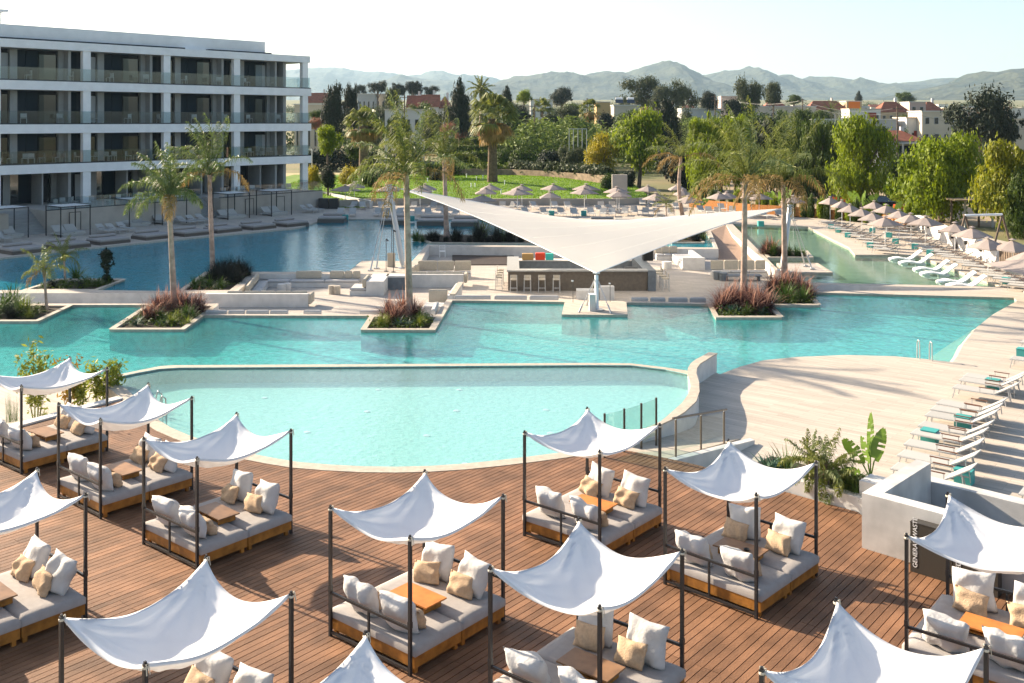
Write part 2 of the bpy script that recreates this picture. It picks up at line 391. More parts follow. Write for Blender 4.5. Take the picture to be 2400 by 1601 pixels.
while k*PITCH < max(ns):
    lo, hi = k*PITCH+GAP/2, (k+1)*PITCH-GAP/2
    A, B_ = inter(lo), inter(hi)
    if len(A) == len(B_) and len(A) >= 2:
        for j in range(0, len(A)-1, 2):
            if abs(A[j]-B_[j]) > 1.5 or abs(A[j+1]-B_[j+1]) > 1.5: continue
            a0, a1, b0, b1 = A[j], A[j+1], B_[j], B_[j+1]
            off = rnd.choice([0, 2.4])+ (k % 3)*.0
            cuts = []; s = math.floor(a0/4.8)*4.8+off
            while s < max(a1, b1):
                if s > max(a0, b0)+.4 and s < min(a1, b1)-.4: cuts.append(s)
                s += 4.8
            ends = [(a0, b0)]+[(c, c) for c in cuts]+[(a1, b1)]
            for (p0, q0), (p1, q1) in zip(ends[:-1], ends[1:]):
                g0 = 0 if (p0, q0) == ends[0] else .003; g1 = 0 if (p1, q1) == ends[-1] else .003
                boards.append((lo, hi, p0+g0, q0+g0, p1-g1, q1-g1))
    k += 1
def bpt(n, u): return (VX.x*n+UX.x*u, VX.y*n+UX.y*u)
def board_mb(bd):
    lo, hi, p0, q0, p1, q1 = bd; z = rnd.uniform(-.0015, .0015)
    P = [bpt(lo, p0), bpt(lo, p1), bpt(hi, q1), bpt(hi, q0)]
    m = MB(); V = [(*p, -.03) for p in P]+[(*p, z) for p in P]
    return m.add(V, [(4,7,6,5),(0,1,5,4),(1,2,6,5),(2,3,7,6),(3,0,4,7)])
def board_score(bd):
    c = bpt((bd[0]+bd[1])/2, (bd[2]+bd[4])/2)
    if c[1] < 14 or abs(c[0]/c[1]) > .56: return 0
    return (bd[4]-bd[2])/c[1]**2
boards.sort(key=board_score, reverse=True)
for bd in boards[:295]:
    m = board_mb(bd); obj('deck_board', m, M['deck'], do)
m = MB()
for bd in boards[295:]: mm = board_mb(bd); m.add(mm.v, mm.f)
tag(obj('deck_boards', m, M['deck'], do), kind='stuff')
# ------------------------------------------------------------------ sunken lounge floor and its walls
b = MB(); b.poly([hole_F], FL); struct('lounge_floor', b, M['floor'])
b = MB(); b.wall(hole_F, FL, T-.001); b.wall(hole_S, FL, T-.001); struct('lounge_walls', b, M['plaster'])
r0, r1, r2, r3 = G3(1684,611,FL), G3(1766,614,FL), G3(1701,527,T), G3(1666,541,T)
b = MB(); b.add([r0+Vector((0,0,.01)), r1+Vector((0,0,.01)), r2, r3], [(0,1,2,3)])
struct('ramp_path', b, mat('brown resin path', (.36,.24,.17), .85, .12, 5, .2, 60))
s0, s1, s2, s3 = [Vector((*p, 0)) for p in hole_S]
b = MB(); b.add([(s0.x,s0.y,-1.1),(s1.x,s1.y,T+.002),(s2.x,s2.y,T+.002),(s3.x,s3.y,-1.1)], [(0,3,2,1)])
struct('side_path', b, M['floor'])
b = MB(); dk = [G(1060,599,FL), G(1205,599,FL), G(1205,622,FL), G(1060,622,FL)]; b.prism(dk, FL, FL+.06)
struct('dark_deck', b, mat('dark stained deck', (.06,.04,.03), .7, .3, 4))
# box planters and platforms standing in the water
def box_planter(pts, label, soil=True, h=.0):
    L = L2(pts); t = thing('planter', label, 'planter', (L[0][0], L[0][1], T))
    o = Vector((L[0][0], L[0][1])); LL = [tuple(Vector(p)-o) for p in L]; inn = inset_ring(LL, .22)
    b = MB(); b.poly([LL, inn], h+.004); b.wall(LL, -1.1, h+.004); b.wall(inn, -.12, h+.004); obj('wall', b, M['rim'], t)
    b = MB(); b.poly([inn], -.08 if soil else -.02); obj('soil' if soil else 'floor', b, M['soil'] if soil else M['floor'], t)
    return t
box_planter([(955,549),(1330,552),(1345,570.5),(1008,568.5)], 'long low planter of dark grasses in the back pool behind the lounge')
box_planter([(1560,546),(1640,546),(1652,568),(1575,568)], 'small planter under the right end of the big sail')
box_planter([(1783,587),(1893,587),(1907,603),(1799,603)], 'stone planter with spiky plants standing in the right pool')
box_planter([(1820,616.5),(1917,616.5),(1952,638.5),(1846,638.5)], 'low stone platform in the right pool holding the cable anchors', False)
b = MB()
for k in PL: b.poly([PL[k]], T-.1)
tag(obj('planter_soil', b, M['soil']), kind='stuff')

# small round lamps set in the floor of the near pool
pl_ = None
for i, (px, py) in enumerate([(886,911),(1077,911),(860,962),(1070,960),(1280,958),(1203,866),(1395,985),(720,1010),(1000,1018),(1290,1012),(620,930),(1090,1084)]):
    x, y = G(px, py, -.5)
    if pl_ is None: pl_ = obj('pool_lamp', MB().lathe([(.10, 0), (.10, .02), (.06, .03)], 10), M['white']); o = pl_
    else: o = pl_.copy(); COL.objects.link(o)
    o.location = (x, y, -.548); tag(o, f'{ordn(i)} small white lamp set in the floor of the near pool', 'pool lamp', 'lamps in the near pool floor')
# ------------------------------------------------------------------ canopied daybeds
DW, DL, DH = 1.93, 2.28, 2.2
def canopy_mb(seed, sag=.28, wind=0.0):
    r = np.random.default_rng(seed); n = 36
    us = np.linspace(0, 1, n+1); U, V = np.meshgrid(us, us)
    tu, tv = np.abs(2*U-1), np.abs(2*V-1)
    su, sv = 1-tu**1.9, 1-tv**1.9
    x = (U-.5)*(DW-.04)*(1-.10*sv*tu**3); y = (V-.5)*(DL-.04)*(1-.10*su*tv**3)
    z = DH-.01-sag*(su+sv)-.06*su*sv+wind*su*sv*(U-.4)
    # folds running out of each tied corner
    for cx, cy in ((0,0),(1,0),(0,1),(1,1)):
        dx, dy = np.abs(U-cx), np.abs(V-cy); d = np.hypot(dx, dy)+1e-6
        a = np.arctan2(dy, dx); ph = r.uniform(0, 6)
        z += .022*np.sin(a*13+ph)*np.exp(-((d-.18)/.16)**2)*np.minimum(1, d*10)+.012*np.sin(a*23+ph)*np.exp(-((d-.3)/.2)**2)
    for _ in range(5):
        kx, ky, ph = r.uniform(-9, 9), r.uniform(-9, 9), r.uniform(0, 6)
        z += .006*np.sin(kx*U*3+ky*V*3+ph)*su*sv
    P = np.stack([x, y, z], -1).reshape(-1, 3)
    i = np.arange(n)[:, None]*(n+1)+np.arange(n)[None, :]; i = i.ravel()
    F = np.stack([i, i+1, i+n+2, i+n+1], -1)
    # doubled hem hanging from every edge
    k = np.arange(n+1); loop = np.concatenate([k, k[1:]*(n+1)+n, n*(n+1)+k[::-1][1:], k[::-1][1:-1]*(n+1)])
    hem = P[loop].copy(); hem[:, 2] -= .045; c = P.mean(0); hem[:, :2] += (hem[:, :2]-c[:2])*.004
    m0 = len(P); m = len(loop); j = np.arange(m); FH = np.stack([loop[j], m0+j, m0+(j+1) % m, loop[(j+1) % m]], -1)
    return np.concatenate([P, hem]), np.concatenate([F, FH])
def pillow(w, h, t, seed, wr=1.0):
    r = np.random.default_rng(seed); n = 16
    a = np.linspace(-1, 1, n+1); A, B_ = np.meshgrid(a, a)
    prof = (np.clip(1-np.abs(A)**2.6, 0, 1)*np.clip(1-np.abs(B_)**2.6, 0, 1))**.55
    pin = 1-.10*(1-np.abs(A*B_))*np.maximum(np.abs(A), np.abs(B_))**4
    wrk = np.zeros_like(A)
    for _ in range(7):
        th = r.uniform(0, math.pi); f = r.uniform(3, 8); ph = r.uniform(0, 6)
        q = A*math.cos(th)+B_*math.sin(th); wrk += np.sin(q*f+ph+.8*np.sin(2*(A*math.sin(th)-B_*math.cos(th))+ph))
    wrk *= .016*wr*(.3+np.maximum(np.abs(A), np.abs(B_))**2)
    X, Y = A*w/2*pin, B_*h/2*pin
    X = X+.03*np.sin(B_*2+seed)*w; sag = -.05*h*(1-B_)*.5*(1-A**2)
    Pf = np.stack([X, t/2*prof+wrk*prof**.5+.05*t*(1-B_), Y+sag], -1)
    Pb = np.stack([X, -t/2*prof-wrk*prof**.5*.8, Y+sag], -1)
    P = np.concatenate([Pf.reshape(-1, 3), Pb.reshape(-1, 3)])
    P[:, 1] *= -1
    i = (np.arange(n)[:, None]*(n+1)+np.arange(n)[None, :]).ravel(); F = np.stack([i, i+1, i+n+2, i+n+1], -1)
    F2 = F[:, ::-1]+(n+1)**2
    FF = np.concatenate([F, F2])
    # weld the rim
    m = (n+1)**2; rim = [k for k in range(m) if k % (n+1) in (0, n) or k // (n+1) in (0, n)]
    mp = np.arange(2*m)
    for k in rim: mp[k+m] = k; P[k] = (P[k]+P[k+m])/2
    return P, mp[FF]
def slab_mesh(x0, x1, y0, y1, z0, z1, r=.045, seed=0):
    """soft box with rounded edges and a slightly sagging top"""
    g = np.random.default_rng(seed); n = 14
    a = np.linspace(-1, 1, n+1); A, B_ = np.meshgrid(a, a)
    def sq(t): return np.sign(t)*np.abs(t)**.75
    X = (x0+x1)/2+(x1-x0)/2*sq(A); Y = (y0+y1)/2+(y1-y0)/2*sq(B_)
    e = np.minimum(np.minimum(X-x0, x1-X), np.minimum(Y-y0, y1-Y)); dz = np.where(e < r, r-np.sqrt(np.clip(r*r-(r-e)**2, 0, None)), 0)
    und = sum(np.sin(A*g.uniform(-5, 5)+B_*g.uniform(-5, 5)+g.uniform(0, 6)) for _ in range(4))*.004
    Z = z1-dz+und*(e > r)
    top = np.stack([X, Y, Z], -1).reshape(-1, 3); m = (n+1)**2
    i = (np.arange(n)[:, None]*(n+1)+np.arange(n)[None, :]).ravel(); F = [tuple(q) for q in np.stack([i, i+1, i+n+2, i+n+1], -1)]
    b = MB(); V = [tuple(p) for p in top]
    rim = [k for k in range(n+1)]+[k*(n+1)+n for k in range(1, n+1)]+[n*(n+1)+k for k in range(n-1, -1, -1)]+[k*(n+1) for k in range(n-1, 0, -1)]
    q = len(V); V += [(V[k][0], V[k][1], z0) for k in rim]; L = len(rim)
    F += [(rim[j], q+j, q+(j+1) % L, rim[(j+1) % L]) for j in range(L)]
    return b.add(V, F)
def make_daybed():
    t = thing('daybed', 'x', 'daybed')
    for sx in (-1, 1):
        for sy in (-1, 1):
            x, y = sx*DW/2, sy*DL/2
            b = MB(); b.box((x, y, DH/2), (.05, .05, DH)); b.box((x, y, .80), (.062, .062, .10)); b.box((x, y, DH+.01), (.03, .03, .04))
            p = obj('post', b, M['metal'], t)
            b = MB(); r = random.Random(sx*3+sy)
            for k in range(3):
                a = r.uniform(0, 6.28); q = Vector((x, y, DH-.02)); b.path([q, q+Vector((math.cos(a)*.05, math.sin(a)*.05, .03)), q+Vector((math.cos(a)*.07, math.sin(a)*.07, -.10))], .006, 4)
            b.lathe([(.036, 0), (.04, .015), (.036, .03)], 8, (x, y, DH-.06)); obj('rope_tie', b, M['rope'], p)
    for sy in (-1, 1):
        y = sy*DL/2
        b = MB(); b.box((0, y, .74), (DW-.052, .035, .045)); obj('upper_rail', b, M['metal'], t)
        b = MB(); b.box((0, y, .07), (DW-.052, .035, .045)); obj('lower_rail', b, M['metal'], t)
        b = MB(); b.box((0, y, .405), (.035, .033, .623)); obj('mid_post', b, M['metal'], t)
    for sy in (-1, 1):
        y0, y1 = (-1.10, -.012) if sy < 0 else (.012, 1.10)
        yc, d = (y0+y1)/2, y1-y0
        b = MB(); W_ = 2.06
        b.box((0, y0+.015, .21), (W_, .03, .20)); b.box((0, y1-.015, .21), (W_, .03, .20))
        b.box((-W_/2+.015, yc, .21), (.03, d-.062, .20)); b.box((W_/2-.015, yc, .21), (.03, d-.062, .20))
        b.box((0, yc, .285), (W_-.064, d-.064, .02))
        base = obj('bed_frame', b, M['teak'], t)
        for lx in (-1, 1):
            for ly in (y0+.08, y1-.08):
                b = MB(); b.box((lx*(W_/2-.08), ly, .055), (.07, .07, .108)); obj('leg', b, M['teak'], base)
        obj('mattress', slab_mesh(-1.05, 1.05, y0-.01, y1+.008, .302, .455, seed=sy+4), M['mattress'], t, True)
    P, F = canopy_mb(3); npobj('canopy', P, F, M['canopy'], t, True)
    return t
bed0 = make_daybed(); KIDS[bed0.name] = list(bed0.children)
canopies = []
for sd_, sg_, wn_ in [(3+7*k, .24+.075*((k*5) % 7)/7, (-.10, .05, 0, .08)[k % 4]) for k in range(12)]:
    P, F = canopy_mb(sd_, sg_, wn_); o = npobj('tmp', P, F, M['canopy'], None, True); canopies.append(o.data); bpy.data.objects.remove(o)
def shape_set(fn, n, seed0, *a):
    out = []
    for i in range(n):
        P, F = fn(*a, seed0+i); o = npobj('tmp', P, F, None, None, True); out.append(o.data); bpy.data.objects.remove(o)
    return out
big = shape_set(pillow, 6, 40, .70, .63, .30); small = shape_set(pillow, 5, 70, .56, .38, .22)
for me in big: me.materials.append(M['cushion'])
for me in small: me.materials.append(M['cushion2'])
TOPZ = DH
beds = [  # corner post tops in the photograph {A left, B back, C right, D front}, name, label
 (dict(B=(160,835),C=(259,863.5),D=(45,906)), 'the daybed beside the bamboo', 'white canopied teak daybed beside the bamboo at the far left of the deck', 0, 0),
 (dict(A=(131,944.5),B=(346,897),C=(457,931.5),D=(235,985)), 'the second daybed from the bamboo', 'white canopied teak daybed second in the row from the bamboo', 1, 1),
 (dict(A=(332,1026),B=(555,967),C=(685,1008),D=(463,1076)), 'the third daybed from the bamboo', 'white canopied teak daybed third in the row from the bamboo, nearest the pool curve', 1, 1),
 (dict(B=(86,1099),C=(201,1158)), 'the daybed cut by the left edge', 'canopied daybed cut off by the left edge of the photo, second row', 2, 1),
 (dict(A=(142,1446.5),B=(489,1303),C=(680,1389),D=(337,1558)), 'the daybed at lower left', 'canopied daybed at lower left whose wide white cloth hides most of its bed', 0, 0),
 (dict(A=(775,1187),B=(995,1103),C=(1177,1162),D=(964,1260)), 'the middle daybed', 'canopied daybed in the middle of the deck with a table top tinted as sunlit', 0, 0),
 (dict(B=(857,1483)), 'the bottom daybed', 'canopied daybed at the bottom edge of which only the cloth peak shows', 3, 0),
 (dict(A=(1230,1011.5),B=(1375,956.5),C=(1546,995),D=(1407,1057.5)), 'the daybed nearest the glass fence', 'canopied daybed nearest the glass pool fence and the curved wall', 0, 0),
 (dict(A=(1153.5,1329.6),B=(1358.5,1218.5),C=(1594.6,1288),D=(1402,1423.5)), 'the daybed right of bottom centre', 'canopied daybed right of the bottom centre with a brown table top', 0, 1),
 (dict(A=(1563,1096),B=(1707,1034.5),C=(1909,1083.5),D=(1773,1155)), 'the daybed with the ashtray', 'canopied daybed before the low planter wall with a black ashtray on its table', 3, 1),
 (dict(A=(2125.5,1253),B=(2220.6,1157)), 'the daybed beside the waste bins', 'canopied daybed beside the waste bins at the right edge of the deck', 0, 0),
 (dict(A=(1803,1567),B=(1964,1406),C=(2289.6,1515.5)), 'the daybed at the bottom right', 'canopied daybed cut off at the bottom right of the photo, mostly cloth showing', 3, 2)]
tray0 = None
def make_tray():
    t = thing('tray_table', 'x', 'table')
    b = MB(); b.box((0, 0, .148), (.92, .50, .026)); obj('table_top', b, M['teak_top'], t)
    for s in (-1, 1):
        b = MB(); b.box((s*.36, 0, .067), (.03, .40, .132)); obj('leg', b, M['teak'], t)
    b = MB(); b.box((0, 0, .05), (.686, .36, .012)); obj('shelf', b, M['teak'], t)
    return t
tray0 = make_tray(); KIDS[tray0.name] = list(tray0.children)
M['teak_lit'] = mat('sunlit teak tint', (.55,.20,.045), .45, .2, 4)  # lit copy of the teak top; sunlight is put into its colour
def put(me, name, Mw, label, cat, group):
    o = bpy.data.objects.new(name, me); COL.objects.link(o); o.matrix_world = Mw; return tag(o, label, cat, group)
first = True
for bi, (cor, short, label, cv, cust) in enumerate(beds):
    loc = {'A': (-DW/2, -DL/2), 'D': (DW/2, -DL/2), 'B': (-DW/2, DL/2), 'C': (DW/2, DL/2)}
    pts = {k: Vector((*G(*v, TOPZ), 0)) for k, v in cor.items()}
    ang = math.atan2(-.640, .768) if len(pts) < 3 else None
    ks = list(pts)
    cw = sum((pts[k] for k in ks), Vector())/len(ks); cl = sum((Vector((*loc[k], 0)) for k in ks), Vector())/len(ks)
    if ang is None:
        s = c = 0
        for k in ks:
            p = Vector((*loc[k], 0))-cl; q = pts[k]-cw
            c += p.x*q.x+p.y*q.y; s += p.x*q.y-p.y*q.x
        ang = math.atan2(s, c)
    elif len(ks) == 2:
        p = Vector((*loc[ks[1]], 0))-Vector((*loc[ks[0]], 0)); q = pts[ks[1]]-pts[ks[0]]
        a2 = math.atan2(q.y, q.x)-math.atan2(p.y, p.x); ang = a2
    Rm = Matrix.Rotation(ang, 4, 'Z'); o3 = cw-Rm @ cl
    if first: bed = bed0; bed.location = o3; bed.rotation_euler = (0, 0, ang); bed['label'] = label; first = False
    else: bed = dup(bed0, o3, ang, label)
    bed['group'] = 'canopied daybeds on the timber deck'
    for ch in bed.children:
        if ch.name.startswith('canopy'): ch.data = canopies[bi]
    Mw = Matrix.Translation(o3) @ Rm
    if bi == 6: continue
    # tray table
    tl = {5: 'wooden tray table tinted as sunlit on the middle daybed', 9: 'brown wooden tray table holding a black ashtray'}.get(bi, 'low wooden tray table in the middle of '+short)
    tx = Mw @ Matrix.Translation((rnd.uniform(-.03, .05), -.02+rnd.uniform(-.05, .05), .457)) @ Matrix.Rotation(rnd.uniform(-.05, .05), 4, 'Z')
    if bi == 0: tr_ = tray0; tr_['label'] = tl
    else: tr_ = dup(tray0, label=tl)
    tr_.matrix_world = tx; tr_['group'] = 'tray tables on the daybeds'
    for ch in tr_.children:
        if ch.name.startswith('table_top'):
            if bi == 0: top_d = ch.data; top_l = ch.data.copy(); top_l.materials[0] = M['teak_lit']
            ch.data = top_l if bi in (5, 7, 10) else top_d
    if bi == 9:
        b = MB(); b.lathe([(.045, 0), (.06, .03), (.052, .035), (.03, .012)], 12); a_ = obj('ashtray', b, M['metal'])
        a_.matrix_world = tx @ Matrix.Translation((.16, -.06, .1615)); tag(a_, 'small round black ashtray on the wooden tray table', 'ashtray')
    # cushions
    def cush(kind, x, y, face, tilt, lab, roll=0, z=None):
        me = rnd.choice(big if kind == 'w' else small)
        hh = (.30 if kind == 'w' else .185)
        zz = .455+hh*math.cos(tilt)+.0 if z is None else z
        Mx = Mw @ Matrix.Translation((x, y, zz)) @ Matrix.Rotation(face, 4, 'Z') @ Matrix.Rotation(-tilt, 4, 'X') @ Matrix.Rotation(roll, 4, 'Y')
        nm = 'white_cushion' if kind == 'w' else 'sand_cushion'
        put(me, nm, Mx, lab, 'cushion', 'white back cushions on the daybeds' if kind == 'w' else 'sand coloured cushions on the daybeds')
    j = lambda s: rnd.uniform(-s, s)
    # far end (rail B-C): faces -y ; near end (rail A-D): faces +y
    for s, nm in ((-1, 'left'), (1, 'right')):
        cush('w', s*.46+j(.04), .90+j(.03), j(.12), .30+j(.06), f'large white {nm} cushion at the far end of {short}', j(.10))
        cush('s', s*.42-.05+j(.06), .66+j(.03), j(.22), .42+j(.08), f'small sand {nm} cushion at the far end of {short}', j(.14))
        cush('w', s*.47+j(.04), -.90+j(.03), math.pi+j(.12), .32+j(.06), f'large white {nm} cushion at the near end of {short}', j(.12))
        if s > 0 or cust == 2 or bi in (5, 9): cush('s', s*.52-.04+j(.05), -.64+j(.03), math.pi+j(.2), .45+j(.08), f'small sand {nm} cushion at the near end of {short}', j(.14))
# ------------------------------------------------------------------ sunken lounge: seats, tables, bar, sail
M['cush_beige'] = mat('ribbed beige back cushion', (.50,.44,.35), .9, .08, 8, .3, 40)
M['cush_seat'] = mat('pale grey seat pad', (.50,.48,.46), .9, .05, 6)
M['bar_front'] = mat('ribbed taupe bar front', (.20,.165,.13), .7, .15, 6)
M['bar_top'] = mat('grey stone counter', (.33,.32,.30), .45, .1, 5)
M['bar_dark'] = mat('blue grey stone', (.16,.18,.20), .5, .15, 4)
M['black'] = mat('matt black', (.015,.015,.016), .5)
def softbox(c, d, rz=0.0, r=.05):
    """box with bevelled edges, local coordinates"""
    b = MB(); x, y, z = d[0]/2, d[1]/2, d[2]/2; r = min(r, x*.9, y*.9, z*.9); V = []
    for zz, k in ((-z, r), (-z+r, 0), (z-r, 0), (z, r)):
        for sx, sy in ((-1,-1),(1,-1),(1,1),(-1,1)): V.append(Vector((sx*(x-k), sy*(y-k), zz)))
    F = [(0,3,2,1), (12,13,14,15)]+[(i*4+k, i*4+(k+1) % 4, (i+1)*4+(k+1) % 4, (i+1)*4+k) for i in range(3) for k in range(4)]
    Mx = Matrix.Translation(c) @ Matrix.Rotation(rz, 4, 'Z'); return b.add([Mx @ v for v in V], F)
def seat_bench(name, p, q, depth, label, hseat=.40, base='plaster', nseat=3, cush=(), cushlab='', hb=.38, ctop=None, thick=.18, side=1):
    """masonry bench from p to q (front line), extending 'depth' to the side; cushions stand at its back"""
    p, q = Vector((*p, 0)), Vector((*q, 0)); d = (q-p); L = d.length; d.normalize(); nrm = Vector((-d.y, d.x, 0))*side
    rz = math.atan2(d.y, d.x); mid = (p+q)/2+nrm*depth/2
    t = thing(name, label, 'bench', (mid.x, mid.y, FL), rz)
    b = MB(); b.box((0, 0, hseat*.35), (L, depth, hseat*.7)); obj('base', b, M[base], t)
    for i in range(nseat):
        w_ = L/nseat; obj('seat_pad', softbox((-L/2+w_*(i+.5), -.08*side, hseat*.7+.07), (w_-.03, depth-.16, .13)), M['cush_seat'], t)
    for i, (a, c) in enumerate(cush):
        o = obj('back_cushion', softbox(((a+c)/2*L-L/2, side*(depth/2-thick/2), hseat*.7+.14+hb/2), ((c-a)*L-.03, thick, hb)), M['cush_beige'], None)
        o.matrix_world = Matrix.Translation((mid.x, mid.y, FL)) @ Matrix.Rotation(rz, 4, 'Z')
        tag(o, f'{ordn(i)} beige back cushion from the left {cushlab}', 'cushion', 'beige back cushions on the lounge benches')
    return t
n1 = Vector(G(600, 641, T)); 
# bench along the back wall of the left seating bay
yb = G(700, 641, T)[1]-.05
seat_bench('bench', (G(600, 661, FL+.4)[0]-.2, yb-.85), (G(838, 661, FL+.4)[0], yb-.85), .85, 'long white bench with grey pads along the back wall of the left seating bay',
           cush=[(.37,.62),(.70,.84),(.845,.92),(.925,.998)], cushlab='on the long bench of the left bay', hb=.46)
xl = G(600, 641, T)
b1 = Vector(xl); b0 = Vector(G(556, 684, T))+Vector((.25, .2)); b1 = b1+Vector((.1, -.4))
seat_bench('bench', tuple(b0+Vector((.8, 0))), tuple(b1+Vector((.8, 0))), .75, 'short diagonal bench at the left end of the left seating bay', cush=[(.15, .5), (.52, .98)], cushlab='on the diagonal bench', nseat=2, hb=.44)
# block wall closing the left bay towards the camera
def wallblock(name, label, x0, x1, y, d, ztop, m='plaster', z0=FL, cat='wall', coping=False):
    t = thing(name, label, cat, ((x0+x1)/2, y+d/2, z0)); h = ztop-z0
    b = MB(); b.box((0, 0, h/2), (x1-x0, d, h)); obj('body', b, M[m], t)
    return t
yw = G(600, 720, FL)[1]; x0, x1 = G(480, 720, FL)[0], G(722, 720, FL)[0]
wallblock('lounge_wall', 'low white wall in front of the left seating bay, backed with cushions', x0, x1, yw, .30, T+.01)
for i in range(5):
    w_ = (x1-x0-1.2)/5; c = x0+1.1+w_*(i+.5)
    o = obj('back_cushion', softbox((0, 0, 0), (w_-.04, .16, .5)), M['cush_beige']); o.location = (c, yw+.40, T-.14)
    tag(o, f'{ordn(i)} beige cushion from the left leaning behind the low white wall', 'cushion', 'beige back cushions on the lounge benches')
o = obj('back_cushion', softbox((0, 0, 0), (.16, .9, .55)), M['cush_beige']); o.location = (x1+.09, yw+.45, T-.28)
tag(o, 'upright beige cushion against the right end of the low white wall', 'cushion')
# corner seat and white cabinet
yc = G(880, 693, FL)[1]; xa, xb_ = G(819, 693, FL)[0], G(899, 693, FL)[0]
xm = G(858, 693, FL)[0]
wallblock('white_cabinet', 'square white masonry cabinet beside the corner seat', xm, xb_, yc, 2.9, FL+.82, cat='cabinet')
t = thing('corner_seat', 'pale L-shaped corner seat with a rounded pad beside the white cabinet', 'bench', ((xa+xm)/2, yc+.8, FL))
b = MB(); b.box((0, 0, .14), (xm-xa-.02, 1.6, .28)); obj('base', b, M['plaster'], t)
obj('seat_pad', softbox((0, 0, .36), (xm-xa-.02, 1.6, .15), r=.06), M['cush_seat'], t)
o = obj('back_cushion', softbox((0, 0, 0), (.2, 1.7, .5)), M['cush_beige']); o.location = (xm-.13, yc+.95, FL+.69); tag(o, 'pale cushion leaning on the left side of the white cabinet', 'cushion')
# storage recess and second wall
xs0, xs1 = G(907, 678, FL)[0], G(950, 678, FL)[0]; ys = G(930, 679, FL)[1]
t = thing('storage_recess', 'grey storage front with a white top between cabinet and palm trunk', 'cabinet', ((xs0+xs1)/2, ys+.4, FL))
b = MB(); b.box((0, 0, .36), (xs1-xs0, .8, .72)); obj('front_panel', b, M['bar_dark'], t)
b = MB(); b.box((0, 0, .77), (xs1-xs0+.1, .9, .10)); obj('top', b, M['plaster'], t)
y2 = G(1000, 674, FL)[1]; x0, x1 = G(951, 674, FL)[0], G(1086, 674, FL)[0]
wallblock('lounge_wall', 'low white wall between the palm trunk and the bar terrace', x0, x1, y2, .3, T+.08)
for i in range(3):
    w_ = (x1-x0-.2)/3; o = obj('back_cushion', softbox((0, 0, 0), (w_-.05, .18, .5)), M['cush_beige']); o.location = (x0+.15+w_*(i+.5), y2+.42, T-.06)
    tag(o, f'{ordn(i)} beige cushion from the left behind the white wall right of the palm trunk', 'cushion', 'beige back cushions on the lounge benches')
o = obj('back_cushion', softbox((0, 0, 0), (.2, 1.3, .5)), M['cush_beige']); o.location = (x1+.12, y2+.8, T-.2); tag(o, 'tall beige end cushion at the right end of the second white wall', 'cushion')
# second bay
y3 = G(1040, 626, FL+.4)[1]; xq0, xq1 = G(985, 640, FL)[0], G(1098, 640, FL)[0]
y3 = y2+3.4
seat_bench('bench', (xq0, y3), (xq1+.25, y3), .8, 'bench with a tall cushioned back in the bay left of the bar', cush=[(0,.36),(.365,.68),(.685,1.0)], cushlab='on the tall bench left of the bar', hb=.62, ctop=1)
seat_bench('bench', (xq0-.35+.7, y2+.75), (xq0+.7, y3-.05), .7, 'short side bench facing right in the bay left of the bar', cush=[(.02,.5),(.52,.98)], cushlab='on the side bench left of the bar', nseat=2, hb=.55)
def drum(px, py, z, r, h, label, m='plaster'):
    x, y = G(px, py, z); o = obj('drum_table', MB().lathe([(r*.96, 0), (r, .02), (r, h-.02), (r*.96, h)], 18), M[m]); o.location = (x, y, z)
    return tag(o, label, 'table', 'small drum tables in the lounge')
for i, (a, c) in enumerate([(660,682),(673,680)]): drum(a, c, FL, .24, .42, f'{["left","right"][i]} low drum table inside the left seating bay')
for i, (a, c) in enumerate([(778,689),(790,690)]): drum(a, c, FL, .2, .5, f'{["left","right"][i]} tall drum table at the front of the left bay', 'rim')
for i, (a, c) in enumerate([(1040,640),(1070,640)]): drum(a, c, FL, .26, .36, f'{["left","right"][i]} drum table in the bay left of the bar')
for i, (a, c) in enumerate([(1682,655),(1696,658)]): drum(a, c, FL, .26, .50, f'{["left","right"][i]} grey drum table in the right seating bay', 'bar_dark')
drum(1563, 630, FL, .33, .5, 'pale drum table behind the bar near the right stools')
# bench row along the pool rim (backs towards the camera)
def rimrow(segs, ypx, lab, yoff=.25):
    for i, (a, c) in enumerate(segs):
        y = G(600, ypx, T)[1]+yoff; xa, xc = (a-CX)/FPX*y, (c-CX)/FPX*y
        o = obj('back_cushion', softbox((0, 0, 0), (xc-xa-.04, .20, .52)), M['cush_seat']); o.location = ((xa+xc)/2, y, T-.13)
        tag(o, f'{ordn(i)} long back cushion from the left on the rim bench {lab}', 'cushion', 'long back cushions along the pool rim')
    xa, xc = (segs[0][0]-CX)/FPX*y, (segs[-1][1]-CX)/FPX*y
    t = thing('rim_bench', f'low masonry bench running along the pool rim {lab}', 'bench', ((xa+xc)/2, y+.5, FL))
    b = MB(); b.box((0, 0, .2), (xc-xa, .75, .4)); obj('base', b, M['plaster'], t)
rimrow([(482,533),(535,575),(577,631),(633,676),(711,754),(843,893)], 735.5, 'beside the left planters')
rimrow([(1066,1151),(1158,1236),(1240,1310)], 700, 'in front of the bar')
rimrow([(1478,1520),(1523,1560),(1566,1612),(1616,1655)], 705, 'right of the sail mast')
